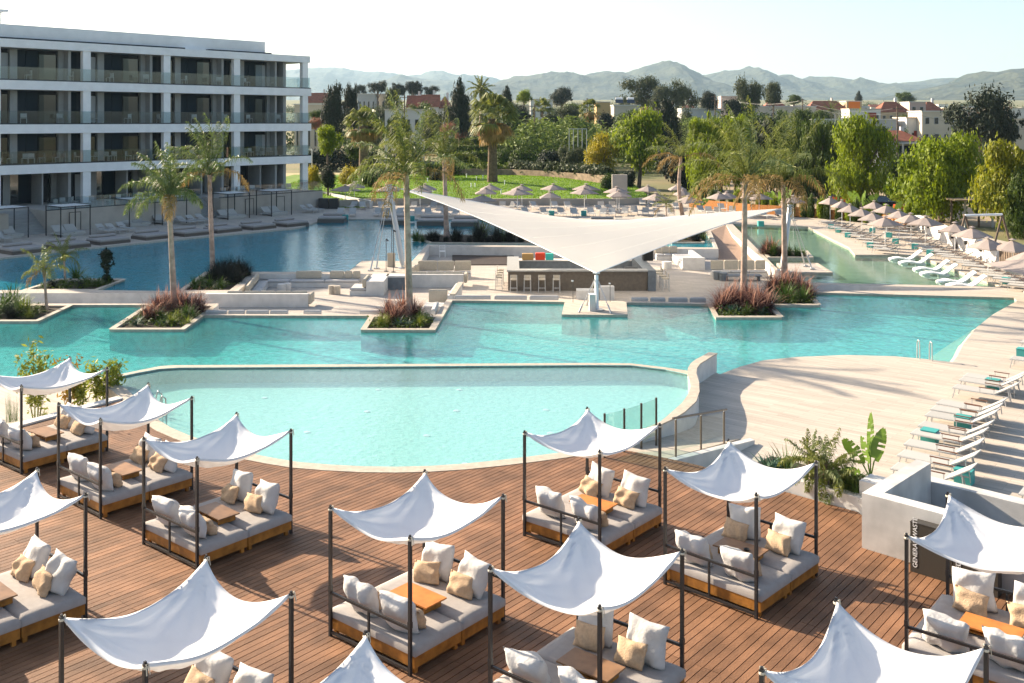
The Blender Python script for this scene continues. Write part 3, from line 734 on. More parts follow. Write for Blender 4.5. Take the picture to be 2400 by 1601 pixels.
# chair-backs by planter C (small slanted seats)
for i, (px, py, w_, hh, m) in enumerate([(1027,722,1.0,.75,'cush_beige')]):
    x, y = G(px, py, FL); o = obj('back_cushion', softbox((0, 0, 0), (w_, .2, hh)), M[m]); o.location = (x, y, FL+.62); tag(o, 'square brown-grey cushion on the corner seat behind the palm planter', 'cushion')
t = thing('corner_seat', 'small white corner seat against the diagonal pool rim behind the palm planter', 'bench', (*G(1024, 733, FL), FL))
b = MB(); b.box((0, .2, .2), (1.3, 1.2, .4)); obj('base', b, M['plaster'], t); 
pa, pb = Vector(G(1032, 738, T)), Vector(G(1046, 705, T)); mid = (pa+pb)/2+Vector((-.28, 0)); ang = math.atan2((pb-pa).y, (pb-pa).x)
o = obj('back_cushion', softbox((0, 0, 0), ((pb-pa).length*.55, .2, .5), ang), M['plaster']); o.location = (mid.x-.1, mid.y-.5, T-.05); tag(o, 'slanting pale cushion along the diagonal rim behind the palm planter', 'cushion')
pa, pb = Vector(G(1056, 697, T)), Vector(G(1076, 668, T)); mid = (pa+pb)/2
t = thing('partition', 'low slanting white partition between the two lounge terraces', 'wall', (mid.x, mid.y, FL), math.atan2((pb-pa).y, (pb-pa).x))
b = MB(); b.box((0, 0, .4), ((pb-pa).length, .35, .8)); obj('body', b, M['plaster'], t)
b = MB(); b.box((0, -.1, .84), ((pb-pa).length, .3, .07)); obj('coping', b, M['rim'], t)

# ---- bar
yF = G(1300, 682, FL)[1]; bx0, bx1 = G(1192, 682, FL)[0], G(1518, 682, FL)[0]; bx2 = G(1538, 684, FL)[0]
BH = 1.14; BD = 5.4
t = thing('bar_counter', 'long ribbed taupe bar counter with a grey stone top under the white sail', 'bar', ((bx0+bx2)/2, yF, FL)); cxb = (bx0+bx2)/2
b = MB(); b.box(((bx0+bx1)/2-cxb, .25, BH/2), (bx1-bx0, .35, BH)); b.box((bx0-cxb+.175, BD/2+.43, BH/2), (.35, BD, BH)); obj('body', b, M['bar_front'], t)
b = MB(); x = bx0+.02
while x < bx1-.02: b.box((x-cxb, .055, BH/2), (.055, .03, BH-.02)); x += .11
y = .2
while y < BD: b.box((bx0-cxb-.02, y, BH/2), (.03, .055, BH-.02)); y += .11
tag(obj('slat', b, M['bar_front'], t), kind='stuff')
b = MB(); b.box(((bx0+bx1)/2-cxb, .28, BH+.045), (bx1-bx0+.2, .75, .085)); obj('counter_top', b, M['bar_top'], t)
b = MB(); b.box((bx0-cxb+.27, BD/2+.63, BH+.045), (.75, BD-.06, .085)); obj('counter_top', b, M['bar_top'], t)
b = MB(); b.box(((bx1+bx2)/2-cxb+.01, .25, (BH+.09)/2), (bx2-bx1, .7, BH+.088)); b.box((bx2-cxb-.35, BD/2+.61, (BH+.09)/2), (.68, BD, BH+.088)); obj('end_block', b, M['bar_dark'], t)
b = MB(); b.box((0, BD+.9, .46), (bx2-bx0, .6, .92)); obj('back_counter', b, M['bar_dark'], t)
b = MB(); b.box((0, BD+.9, .95), (bx2-bx0+.1, .7, .05)); obj('back_counter_top', b, M['plaster'], t)
b = MB(); b.box((0, 1.3, .40), (bx2-bx0-2.4, .6, .8)); obj('service_counter', b, M['bar_dark'], t)
def barthing(name, label, cat, px, zrel, dy, dims, m, z=None):
    y = yF+dy; x = (px-CX)/FPX*y; o = obj(name, softbox((0, 0, dims[2]/2), dims, r=.03), M[m]); o.location = (x, y, FL+zrel); return tag(o, label, cat)
M['red'] = mat('red plastic', (.65,.06,.02), .5); M['tan'] = mat('tan board', (.42,.26,.10), .6); M['tealp'] = mat('teal plastic', (.05,.45,.40), .5)
barthing('crate', 'tan box on the back counter of the bar', 'box', 1237, .98, BD+.8, (.75, .35, .42), 'tan')
barthing('crate', 'bright red box on the back counter of the bar', 'box', 1266, .98, BD+.8, (.62, .35, .46), 'red')
barthing('crate', 'teal box on the back counter beside the red one', 'box', 1288, .98, BD+.8, (.5, .35, .42), 'tealp')
barthing('coffee_machine', 'tall black machine at the right end of the bar', 'machine', 1518, BH+.09, 4.2, (.62, .6, .78), 'black')
barthing('coffee_machine', 'wide black coffee machine behind the bar counter', 'machine', 1478, .8, 1.3, (.8, .5, .42), 'black')
barthing('coffee_machine', 'small black grinder left of the coffee machine', 'machine', 1452, .8, 1.3, (.4, .4, .36), 'black')
M['bottle'] = mat('green bottle glass', (.25,.45,.33), .15, spec=.8, rnd_obj=.4)
me = None
for i in range(26):
    px = 1276+i*2.1; y = yF+1.25+rnd.uniform(-.12, .12); 
    if me is None:
        o = obj('bottle', MB().lathe([(.035, 0), (.037, .02), (.037, .19), (.014, .25), (.014, .31)], 7), M['bottle']); me = o.data
    else: o = bpy.data.objects.new('bottle', me); COL.objects.link(o)
    o.location = ((px-CX)/FPX*y, y, FL+.8); tag(o, f'{ordn(i)} glass bottle from the left in the row behind the bar counter', 'bottle', 'bottles standing behind the bar')
# stools
def make_stool():
    t = thing('bar_stool', 'x', 'stool')
    for sx in (-1, 1):
        for sy in (-1, 1):
            h = .76 if sy < 0 else 1.05
            b = MB(); b.tube((sx*.20, sy*.20, 0), (sx*.18, sy*.18, h), .018, 6); obj('leg', b, M['frame'], t)
    obj('seat', softbox((0, 0, .77), (.42, .42, .07), r=.03), M['cush_beige'], t)
    b = MB(); b.box((0, .18, .96), (.36, .025, .18)); obj('backrest', b, M['cush_beige'], t)
    b = MB()
    for a, c in (((-.19,-.19),(.19,-.19)),((.19,-.19),(.19,.19)),((.19,.19),(-.19,.19)),((-.19,.19),(-.19,-.19))): b.tube((*a, .25), (*c, .25), .012, 5)
    obj('footrest', b, M['frame'], t); return t
st0 = make_stool(); KIDS[st0.name] = list(st0.children)
lst = [(1204, yF-.5, math.pi), (1236, yF-.5, math.pi), (1270, yF-.5, math.pi), (1304, yF-.5, math.pi)]
for i, (px, y, rz) in enumerate(lst):
    lab = f'{ordn(i)} bar stool from the left along the front of the bar'
    p = ((px-CX)/FPX*y, y, FL); g = 'bar stools round the counter'
    if i == 0: st0.location = p; st0.rotation_euler = (0, 0, rz); st0['label'] = lab; st0['group'] = g
    else: dup(st0, p, rz+rnd.uniform(-.1, .1), lab, g)
for i in range(4): dup(st0, (bx0-.55+rnd.uniform(-.05,.05), yF+.3+i*.95, FL), math.pi/2, f'{ordn(i)} bar stool from the front at the left end of the bar')
M['dark_taupe'] = mat('dark taupe', (.12,.10,.085), .6)
for i in range(4): dup(st0, (bx2+.55+rnd.uniform(-.05,.05), yF-.1+i*.95, FL), -math.pi/2, f'{ordn(i)} bar stool from the front at the right end of the bar')
# seating behind right of the bar, and bay at right
yr = G(1580, 583.5, T)[1]-.9
seat_bench('bench', (G(1528, 600, FL)[0]*1.0, yr), ((1592-CX)/FPX*yr, yr), .85, 'bench against the back wall behind the right end of the bar', cush=[(0,.3),(.31,.62),(.63,.99)], cushlab='behind the right end of the bar', hb=.5)
xw = (1598-CX)/FPX*(yr-.5); 
t = thing('side_sofa', 'white masonry sofa turned to the left behind the right bar stools', 'sofa', (xw+.1, yr-2.2, FL))
b = MB(); b.box((0, 0, .15), (1.5, 4.6, .30)); obj('base', b, M['plaster'], t)
obj('seat_pad', softbox((-.12, 0, .37), (1.2, 4.5, .14)), M['cush_seat'], t)
b = MB(); b.box((.62, 0, .52), (.28, 4.6, .44)); b.box((0, -2.42, .41), (1.5, .22, .82)); obj('backrest', b, M['plaster'], t)
y4 = G(1735, 633, T)[1]; y4 = G(1730, 660, FL)[1]+1.6; 
seat_bench('bench', ((1670-CX)/FPX*y4, y4), ((1800-CX)/FPX*y4, y4), .7, 'long beige-backed bench in the bay below the white ramp wall', cush=[(0,.235),(.245,.50),(.505,.80),(.81,.995)], cushlab='below the ramp wall', hb=.62, base='plaster')
t = thing('low_table', 'long low grey table in front of the right bay bench', 'table', ((1735-CX)/FPX*(y4-1.2), y4-1.2, FL)); b = MB(); b.box((0, 0, .33), (2.6, .7, .06)); obj('table_top', b, M['bar_dark'], t)
for s in (-1, 1): b = MB(); b.box((s*1.15, 0, .15), (.08, .6, .30)); obj('leg', b, M['bar_dark'], t)
# small white steps near the mast
t = thing('steps', 'white masonry steps rising to the mast platform', 'steps', (*G(1411, 697, FL), FL))
for k in range(3): b = MB(); b.box((.1*k, -.5*k+.2, .15+.12*k), (.8, .45, .3+.24*k)); obj('step', b, M['plaster'], t)
t = thing('stone_bench', 'low white block seat left of the mast steps', 'bench', (*G(1376, 699, FL), FL)); b = MB(); b.box((0, 0, .25), (1.2, .8, .5)); obj('base', b, M['plaster'], t)
# white lounge chair-table behind tall bench
t = thing('folding_chair', 'small white wire chair behind the tall bench', 'chair', (*G(1037, 603, FL), FL))
b = MB()
for sx in (-.2, .2):
    b.tube((sx, -.2, 0), (sx, -.2, .9), .015, 5); b.tube((sx, .2, 0), (sx, .2, .45), .015, 5)
b.tube((-.2, -.2, .9), (.2, -.2, .9), .015, 5); b.tube((-.2, -.2, .7), (.2, -.2, .7), .012, 5); obj('frame', b, M['white'], t)
b = MB(); b.box((0, 0, .45), (.42, .42, .025)); obj('seat', b, M['white'], t)

# ---- sail, masts and cables
def along(a, b_, t_): return a+(b_-a)*t_
mL0 = G3(945, 629, T); mLt = W(911, 433, mL0.y+1.0); sL = W(940, 443, mL0.y+.6)
mR0 = G3(1833, 634, T); mRt = W(1852, 483, mR0.y+1.0); sR = W(1824, 490.5, mR0.y+.5)
mF0 = G3(1399, 727, T); sF = W(1397.5, 640, mF0.y+.9); sB = Vector((5.2, 71.5, 1.5))
n = 40; us = np.linspace(0, 1, n+1); U, V_ = np.meshgrid(us, us)
c4 = [np.array(c) for c in (sF, sR, sB, sL)]          # F(0,0) R(1,0) B(1,1) L(0,1)
P = ((1-U)*(1-V_))[..., None]*c4[0]+(U*(1-V_))[..., None]*c4[1]+(U*V_)[..., None]*c4[2]+((1-U)*V_)[..., None]*c4[3]
cen = P[n//2, n//2].copy()
ein = .05*(4*U*(1-U)*np.abs(2*V_-1)**5+4*V_*(1-V_)*np.abs(2*U-1)**5)
P[..., :2] += (cen-P)[..., :2]*ein[..., None]*1.5
P[..., 2] -= .25*np.minimum(4*U*(1-U), 4*V_*(1-V_))
i = (np.arange(n)[:, None]*(n+1)+np.arange(n)[None, :]).ravel(); F = np.stack([i, i+1, i+n+2, i+n+1], -1)
ts = thing('tensile_sail', 'huge white four-cornered tensile sail stretched over the pool bar', 'sail', (0, 0, 0))
npobj('membrane', P.reshape(-1, 3), F, M['sail'], ts, True)
for e in (P[0, :], P[-1, :], P[:, 0], P[:, -1]):
    b = MB(); b.path([Vector(q) for q in e[::2]], .028, 5); obj('edge_cable', b, M['white'], ts)
for q in range(4, n, 5):
    b = MB(); b.path([Vector(v)+Vector((0, 0, .004)) for v in P[q, ::2]], .005, 3); obj('seam', b, M['sail'], ts)
for c_ in (sL, sR, sF):
    b = MB(); b.box(c_, (.35, .35, .03)); obj('corner_plate', b, M['steel'], ts)
for k, (a, c) in enumerate(((sL, mLt), (sR, mRt), (sF, sF+Vector((0, -.15, -.15))))):
    b = MB(); b.tube(a, c, .035, 6); obj('corner_link', b, M['steel'], ts)
def mast(foot, top, label, stays, r=.15):
    t = thing('sail_mast', label, 'mast', foot); d = top-foot
    b = MB(); b.tube((0, 0, .1), d*.12, r*.6, 12, r); b.tube(d*.12, d*.9, r, 12); b.tube(d*.9, d, r, 12, r*1.15); obj('pole', b, M['mast'], t, False)
    b = MB(); b.lathe([(.32, 0), (.32, .05), (.12, .08), (.12, .2)], 12); obj('base_plate', b, M['steel'], t)
    b = MB(); b.tube(d, d*1.015, r*1.4, 12); obj('cap', b, M['mast'], t)
    for s in stays:
        b = MB(); b.tube(d*.97, Vector(s)-foot, .022, 5); obj('stay_cable', b, M['steel'], t)
        b = MB(); q = Vector(s)-foot; b.tube(q, q+(d-q).normalized()*.9, .05, 8); b.box(q+Vector((0, 0, .03)), (.3, .3, .08)); obj('anchor', b, M['steel'], t)
    return t
mast(mL0, mLt, 'leaning grey steel mast at the left end of the sail', [G3(868, 635, T), G3(882, 630, T)], .17)
mast(mR0, mRt, 'leaning grey steel mast at the right end of the sail beside the palm', [G3(1887, 624, T), G3(1903, 631, T)], .16)
t = thing('sail_mast', 'short white front mast on the square platform holding the low corner of the sail', 'mast', mF0)
d = sF-mF0; b = MB(); b.tube((0, 0, 0), d+Vector((0, -.1, -.1)), .10, 12); obj('pole', b, M['white'], t)
b = MB(); b.lathe([(.35, 0), (.35, .06), (.1, .09)], 12); obj('base_plate', b, M['steel'], t)
for q in (G3(1357, 733, T), G3(1432, 735, T), G3(1375, 716, T)):
    b = MB(); b.tube(d*.93, q-mF0, .022, 5); b.tube(q-mF0, q-mF0+(d-q+mF0).normalized()*.5, .045, 6); obj('stay_cable', b, M['steel'], t)
t = thing('utility_box', 'narrow white cabinet standing beside the front mast', 'cabinet', (*G(1388, 728, T), T)); b = MB(); b.box((0, 0, .4), (.3, .45, .8)); obj('body', b, M['plaster'], t); b = MB(); b.box((0, 0, .815), (.34, .5, .03)); obj('lid', b, M['white'], t)
# small light posts on the platforms
for i, (px, py, h, pxn) in enumerate([(905,636,2.0,'left'),(922,638,2.6,'right'),(918,612,2.9,'rear')]):
    t = thing('spotlight_post', f'{pxn} slim spotlight post beside the leaning left mast', 'lamp', (*G(px, py, T), T)); b = MB(); b.tube((0, 0, 0), (0, 0, h), .022, 6); obj('pole', b, M['metal'], t)
    b = MB(); b.lathe([(.14, 0), (.14, .03), (.03, .05)], 10); obj('base', b, M['metal'], t); b = MB(); b.tube((0, 0, h), (.14, -.1, h-.08), .05, 8); obj('lamp_head', b, M['metal'], t)
for i, (px, py, h) in enumerate([(1343,709,1.1),(1430,708,.95)]):
    t = thing('spotlight_post', f'small spotlight post {["left","right"][i]} of the white front mast', 'lamp', (*G(px, py, T), T)); b = MB(); b.tube((0, 0, 0), (0, 0, h), .014, 6); obj('pole', b, M['metal'], t)
    b = MB(); b.tube((-.08, 0, h+.02), (.02, 0, h), .04, 8); obj('lamp_head', b, M['white'], t)
t = thing('sandwich_board', 'small brown board standing by the leaning left mast', 'board', (*G(917, 626, T), T)); b = MB(); b.box((0, 0, .45), (.5, .06, .9)); obj('panel', b, M['cush_beige'], t)

# ------------------------------------------------------------------ fences, rails, ladder, ramp, walls round the deck
glass_posts = [(1417,969),(1463,957.5),(1503,945),(1538,932)]
t = thing('glass_fence', 'clear glass fence with dark posts standing at the near right edge of the pool', 'fence', (0, 0, 0))
pp = []
for px, py in glass_posts:
    y = FPX*(CAMH-1.15)/(py-HY); x = (px-CX)/FPX*y; pp.append(Vector((x, y, 0)))
    b = MB(); b.box((x, y, .3), (.055, .055, 1.7)); obj('post', b, mat('bronze post', (.10,.085,.065), .4) if 'bronze' not in M else M['bronze'], t); M['bronze'] = bpy.data.materials['bronze post']
for a, c in zip(pp[:-1], pp[1:]):
    d = (c-a); m_ = (a+c)/2; b = MB(); b.box((m_.x, m_.y, .62), (d.length-.07, .012, 1.0), math.atan2(d.y, d.x)); obj('glass_panel', b, M['glass'], t)
# ramp
RZ = T
ra, rb = Vector((*E1, 0.0)), Vector((*E2, 0.0)); rc, rd = G3(1735, 1028, T+.01), G3(1640, 1000, T+.01)
b = MB(); b.add([ra, rb, rc, rd], [(0,1,2,3)]); b.add([(*rb[:2], -.62), (*rc[:2], -.62), tuple(rc), tuple(rb)], [(0,1,2,3)])
struct('ramp', b, M['rim'])
ht = thing('handrail', 'brown steel handrail on three posts along the ramp down from the deck', 'handrail', (0, 0, 0))
hp = []
for px, py, z in ((1584,1067,0),(1643,1054,-.22),(1697,1041,-.42)):
    q = G3(px, py, z); hp.append(q+Vector((0, 0, .98))); b = MB(); b.tube(q-Vector((0, 0, .2)), q+Vector((0, 0, .93)), .028, 8); obj('post', b, mat('brown steel', (.20,.15,.11), .4) if 'bs' not in M else M['bs'], ht); M['bs'] = bpy.data.materials['brown steel']
    b = MB(); b.tube(q+Vector((0, 0, .9)), q+Vector((0, 0, .98)), .022, 8); obj('bracket', b, M['steel'], ht)
b = MB(); e = (hp[2]-hp[0]).normalized(); b.tube(hp[0]-e*.15, hp[2]+e*.15, .032, 8); obj('rail', b, M['bs'], ht)
for a, c in zip(hp[:-1], hp[1:]):
    m_ = (a+c)/2; d = c-a; b = MB(); b.add([a-Vector((0,0,.08)), c-Vector((0,0,.08)), c-Vector((0,0,.85)), a-Vector((0,0,.85))], [(0,1,2,3)]); obj('glass_panel', b, M['glass'], ht)
b = MB(); w0, w1, w2 = G3(1566, 1074, 0), G3(1639, 1091, 0), G3(1757, 1036, T)
b.add([w0, w0+Vector((.02, -.25, 0)), w2+Vector((.1, -.2, .12)), w2+Vector((0, 0, .12))], [(0,1,2,3)]); 
b.add([Vector((w0.x+.02, w0.y-.25, -.62)), Vector((w2.x+.1, w2.y-.2, -.62)), w2+Vector((.1, -.2, .12)), w0+Vector((.02, -.25, 0))], [(0,1,2,3)])
tag(obj('ramp_side_wall', b, M['plaster']), 'low triangular grey wall beside the ramp', 'wall')
# stainless ladder grips
for i, px in enumerate((2155, 2184)):
    q = G3(px, 842+i*4, T); b = MB(); pts = [q+Vector((0, .25, -.4)), q+Vector((0, .22, .62)), q+Vector((0, .12, .74)), q+Vector((0, 0, .70)), q+Vector((0, -.03, .0))]; b.path(pts, .022, 8)
    tag(obj('ladder_rail', b, M['steel']), f'{["left","right"][i]} stainless ladder grip at the beach edge of the pool', 'ladder', 'pool ladder grips')
for i, (px, py) in enumerate(((363,972),(372,984))):
    q = G3(px, py, 0); b = MB(); b.path([q+Vector((.2, .1, -.3)), q+Vector((.18, .08, .6)), q+Vector((.08, 0, .7)), q+Vector((-.05, -.1, 0))], .02, 8)
    tag(obj('ladder_rail', b, M['steel']), f'{["far","near"][i]} dark ladder grip at the left edge of the near pool', 'ladder', 'pool ladder grips')
# planter wall along the deck's right edge
pl0, pl1 = Vector(G(1735, 1120, 0)), Vector(E5)
dv = (pl1-pl0).normalized(); nv = Vector((-dv.y, dv.x))
if nv.y < 0: nv = -nv
L_ = (pl1-pl0).length; mid = (pl0+pl1)/2
t = thing('planter_box', 'long white planter wall with palms and a banana-like plant at the edge of the deck', 'planter', (mid.x, mid.y, 0), math.atan2(dv.y, dv.x))
b = MB(); b.box((0, .14, -.14), (L_, .24, .92)); obj('front_wall', b, M['plaster'], t); b = MB(); b.box((0, 1.55, -.3), (L_, .2, .66)); obj('rear_wall', b, M['plaster'], t)
b = MB(); b.box((0, .86, -.05), (L_-.02, 1.18, .5)); obj('soil', b, M['soil'], t)
PLANTBASE = (mid, dv, nv)
# rendered wall enclosing the waste bins
HW = 1.13
P1 = Vector(G(2020, 1155, HW)); P2 = Vector(G(2146, 1078, HW)); P1b = Vector(G(2020, 1284, 0)); P1 = (P1+P1b)/2
dA = Vector((VX.x, VX.y)); dB = (P2-P1).normalized(); dA = Vector((dB.y, -dB.x))
t = thing('rendered_wall', 'tall weathered white wall wrapped round a corner at the right end of the deck', 'wall', (P1.x, P1.y, 0), math.atan2(dA.y, dA.x))
th = .33
b = MB(); b.box((3.2, th/2, HW/2), (6.4, th, HW)); obj('front_wall', b, M['plasterw'], t)
b = MB(); b.box((th/2, 1.40+th/2, HW/2-.3), (th, 2.8-th+.0, HW+.6)); obj('side_wall', b, M['plasterw'], t)
b = MB(); b.box((4.4, 3.0, .05), (8.8-.0, .35, 1.3)); obj('rear_wall', b, M['plasterw'], t)
b = MB(); b.box((.1, 2.1, .0), (.9, .6, 1.25)); o = obj('block', b, M['plaster'], t); o.location = (-.62, .2, 0)
M['dfloor'] = M['paving']
bt = G(2130, 1337, 0); 
q = Vector(G(2131, 1338, 0)); 
for i, txt in enumerate(('GENERAL WASTE', 'MIXED RECYCLING')):
    c = q+dA*(.42+.815*i)
    t = thing('waste_bin', ['dark brown bin lettered general waste', 'dark brown bin lettered mixed recycling', 'dark brown bin mostly hidden behind the daybed cloth'][i]+' in front of the rendered wall', 'bin', (c.x, c.y, 0), math.atan2(dA.y, dA.x))
    dep = .22
    b = MB(); b.box((0, dep/2, .48), (.80, dep, .95)); obj('body', b, mat('bin brown', (.06,.052,.042), .45) if i == 0 else bpy.data.materials['bin brown'], t)
    b = MB(); b.box((0, dep/2, .965), (.81, dep+.01, .02)); obj('lid', b, bpy.data.materials['bin brown'], t)
    cu = bpy.data.curves.new('lettering', 'FONT'); cu.body = txt; cu.size = .125; cu.extrude = .002; cu.align_x = 'LEFT'; cu.align_y = 'CENTER'
    tmpo = bpy.data.objects.new('tmpfont', cu); COL.objects.link(tmpo); dg = bpy.context.evaluated_depsgraph_get()
    me = bpy.data.meshes.new_from_object(tmpo.evaluated_get(dg)); bpy.data.objects.remove(tmpo)
    lo = link('lettering', me, M['white'], t); lo.matrix_parent_inverse = Matrix.Identity(4)
    lo.location = (-.30, -.004, .10); lo.rotation_euler = (R(90), -R(90), 0)
# ------------------------------------------------------------------ hotel wing and its pool side
FD = Vector((21.6, 24.4, 0)).normalized(); FB = Vector((-FD.y, FD.x, 0))      # along the facade, into the building
F0 = Vector((-43.9, 86.0, 0)); FROT = math.atan2(FD.y, FD.x)
def s_of(px):
    k = (px-CX)/FPX; return (k*F0.y-F0.x)/(FD.x-k*FD.y)
def fp(s, d=0.0, z=0.0): return F0+FD*s+FB*d+Vector((0, 0, z))
SE = s_of(727)
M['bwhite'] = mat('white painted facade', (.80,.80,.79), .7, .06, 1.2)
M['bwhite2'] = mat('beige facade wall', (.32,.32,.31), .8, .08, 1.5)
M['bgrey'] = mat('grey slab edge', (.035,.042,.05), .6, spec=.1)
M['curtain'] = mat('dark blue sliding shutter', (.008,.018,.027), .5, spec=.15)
M['curt_lt'] = mat('pale curtain behind glass', (.35,.36,.36), .6)
SL = -14.0
lev = [(15.85-.72, 15.85), (12.28-.80, 12.28), (8.44-.80, 8.44), (4.90-.80, 4.90)]
H = thing('hotel_building', 'long white four-storey hotel wing with glass balconies at the left', 'building', F0, FROT)
def bb(s0, s1, d0, d1, z0, z1): 
    return MB().box(((s0+s1)/2, (d0+d1)/2, (z0+z1)/2), (s1-s0, d1-d0, z1-z0))
def bpart(name, s0, s1, d0, d1, z0, z1, m, par=None): return obj(name, bb(s0, s1, d0, d1, z0, z1), M[m], par or H)
for k, (z0, z1) in enumerate(lev):
    e = SE if k == 0 else SE+.15
    bpart('roof_slab' if k == 0 else 'floor_slab', SL, e, 0, 14, z0, z1, 'bwhite')
    if k: bpart('slab_edge', SL, e-.02, .02, .30, z1+.002, z1+.10, 'bgrey')
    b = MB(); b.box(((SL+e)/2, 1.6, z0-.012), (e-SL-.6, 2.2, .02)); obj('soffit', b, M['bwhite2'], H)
bpart('roof_block', SL, s_of(645)-.3, 1.4, 12, 15.852, 17.22, 'bwhite')
bpart('roof_tower', SL, s_of(24)+.4, 3, 9, 17.222, 18.42, 'bwhite'); bpart('tower_cap', SL, s_of(38)+.4, 2.6, 9.4, 18.422, 18.62, 'bwhite')
for a, c in ((SL, s_of(441)), (s_of(500), s_of(644))): bpart('roof_trench', a, c, .55, 1.38, 15.852, 16.02, 'bgrey')
GZ = 1.25
cols = [s_of(p) for p in (205, 393, 557, 717)]
gap = (cols[2]-cols[0])/2; cols = [cols[0]-gap]+cols
zs = [(12.38, 15.13), (8.54, 11.48), (5.0, 7.64), (GZ, 4.10)]
for (za, zb) in zs:
    for i, c in enumerate(cols): bpart('column', c-.36, c+.36, .10, .62, za-.10, zb, 'bwhite')
# room fronts behind the balconies
bays = list(zip([SL]+cols[:-1], cols[:]))
DEP = 1.9
b_solid = MB()
def window(s0, s1, z0, z1, d, m='darkglass', par=None):
    w_ = obj('window_frame', bb(s0, s1, d, d+.06, z0, z1), M['metal'], par or H)
    obj('pane', bb(s0+.05, s1-.05, d-.012, d-.002, z0+.05, z1-.05), M[m], w_); return w_
for fi, (za, zb) in enumerate(zs):
    ground = fi == 3; dep = DEP if not ground else 3.4
    for bi, (a, c) in enumerate(bays):
        L_ = c-a; last = bi == len(bays)-1
        cc = c-(2.4 if last else 0)
        if bi == 0: a = c-gap; L_ = c-a
        # piers, shutters and doors repeat per room (two rooms to a bay)
        f = lambda t_: a+(cc-a)*t_
        segs = [(.05,.22,'win'),(.22,.30,'pier'),(.30,.40,'shut'),(.40,.53,'shut'),(.53,.55,'fin'),(.55,.76,'win'),(.76,.82,'pier'),(.82,.88,'fin2'),(.88,.98,'shut')]
        for (u, v, kd) in segs:
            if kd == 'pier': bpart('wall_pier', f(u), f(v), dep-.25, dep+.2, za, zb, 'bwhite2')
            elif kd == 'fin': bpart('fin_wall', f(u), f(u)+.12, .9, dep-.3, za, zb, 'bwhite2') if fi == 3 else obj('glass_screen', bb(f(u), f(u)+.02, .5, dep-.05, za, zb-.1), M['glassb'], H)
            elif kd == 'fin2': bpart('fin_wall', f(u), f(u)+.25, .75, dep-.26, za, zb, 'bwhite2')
            elif kd == 'shut': bpart('shutter', f(u)+.02, f(v)-.02, dep-.1 if not ground else dep, dep+.02, za, zb-.12, 'curtain' if not ground or rnd.random() < .5 else 'darkglass')
            else: window(f(u), f(v), za, zb-.35, dep+.05, 'darkglass' if rnd.random() < .8 else 'curt_lt')
        if last: bpart('end_wall', cc, cc+.35, .8, dep+4, za, zb, 'bwhite2')
    # back wall of the rooms
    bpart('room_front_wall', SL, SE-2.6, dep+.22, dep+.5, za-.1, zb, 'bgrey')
    if last: pass
    bpart('column', SE-.72-.0, SE-.12, 5.4, 6.0, za-.1, zb, 'bwhite')
    if not ground:
        n_ = 12; w_ = (SE-SL)/n_
        for i in range(n_):
            obj('balustrade_panel', bb(SL+i*w_+.01, SL+(i+1)*w_-.01, .04, .055, za-.02, za+1.08), M['glassb'], H)
        obj('balustrade_panel', bb(SE-.03, SE-.015, .1, 5, za-.02, za+1.08), M['glassb'], H)
# balcony furniture: small tables and chairs
def make_pchair():
    t = thing('patio_chair', 'x', 'chair')
    for sx in (-1, 1):
        for sy in (-1, 1): b = MB(); b.tube((sx*.24, sy*.22, 0), (sx*.24, sy*.22, .44 if sy < 0 else .86), .018, 5); obj('leg', b, M['frame'], t)
    obj('seat', softbox((0, 0, .44), (.5, .48, .06), r=.02), M['sling'], t); b = MB(); b.box((0, .22, .68), (.46, .03, .36)); obj('backrest', b, M['sling'], t)
    return t
pc0 = make_pchair(); KIDS[pc0.name] = list(pc0.children); used0 = False
fl_names = ['top', 'third', 'second', 'ground']
for fi, (za, zb) in enumerate(zs[:3]):
    n_ = {0: 9, 1: 10, 2: 30}[fi]
    for i in range(n_):
        s = -3+(SE+1)*(i+.5)/n_; p = fp(s+rnd.uniform(-.4, .4), rnd.uniform(.6, 1.4), za-.0)
        lab = f'{ordn(i)} patio chair from the left on the {fl_names[fi]} floor balcony of the hotel'
        rz = rnd.uniform(0, 6.28)
        if not used0: pc0.location = p; pc0.rotation_euler = (0, 0, rz); pc0['label'] = lab; pc0['group'] = 'patio chairs on the hotel balconies'; used0 = True
        else: dup(pc0, p, rz, lab)
# raised terrace in front of the ground floor
TF0 = Vector((-38.7, 83.5, 0)); TE = 107.5
tdir = (Vector((-20.3, 107.5, 0))-TF0).normalized(); tb = Vector((-tdir.y, tdir.x, 0)); TL = (Vector((-20.3, 107.5, 0))-TF0).length; TROT = math.atan2(tdir.y, tdir.x)
tt = thing('raised_terrace', 'beige raised terrace wall with glass railing in front of the hotel ground floor', 'wall', TF0, TROT)
M['terrwall'] = mat('beige render', (.42,.38,.33), .85, .1, 1)
def tb_(s0, s1, d0, d1, z0, z1, m, name, par=None): return obj(name, bb(s0, s1, d0, d1, z0, z1), M[m], par or tt)
st0_, st1_ = 15.0, 17.2
tb_(0, st0_, 0, 16, T-.1, GZ, 'terrwall', 'retaining_wall'); tb_(st1_, TL, 0, 16, T-.1, GZ, 'terrwall', 'retaining_wall'); tb_(st0_, st1_, 3.2, 16, T-.1, GZ, 'terrwall', 'retaining_wall')
tb_(-22, -3.2, 0, 20, T-.1, GZ, 'terrwall', 'retaining_wall'); tb_(-3.2, 0, 3.2, 20, T-.1, GZ, 'terrwall', 'retaining_wall')
tb_(0, st0_, 0, .3, GZ+.003, GZ+.05, 'bgrey', 'coping'); tb_(st1_, TL, 0, .3, GZ+.003, GZ+.05, 'bgrey', 'coping')
for (sa, sb) in ((-3.2, 0), (st0_, st1_)):
    for k in range(10): tb_(sa+.01, sb-.01, .32*k, .32*k+.33, T-.1, T+.18*(k+1), 'bwhite2', 'step')
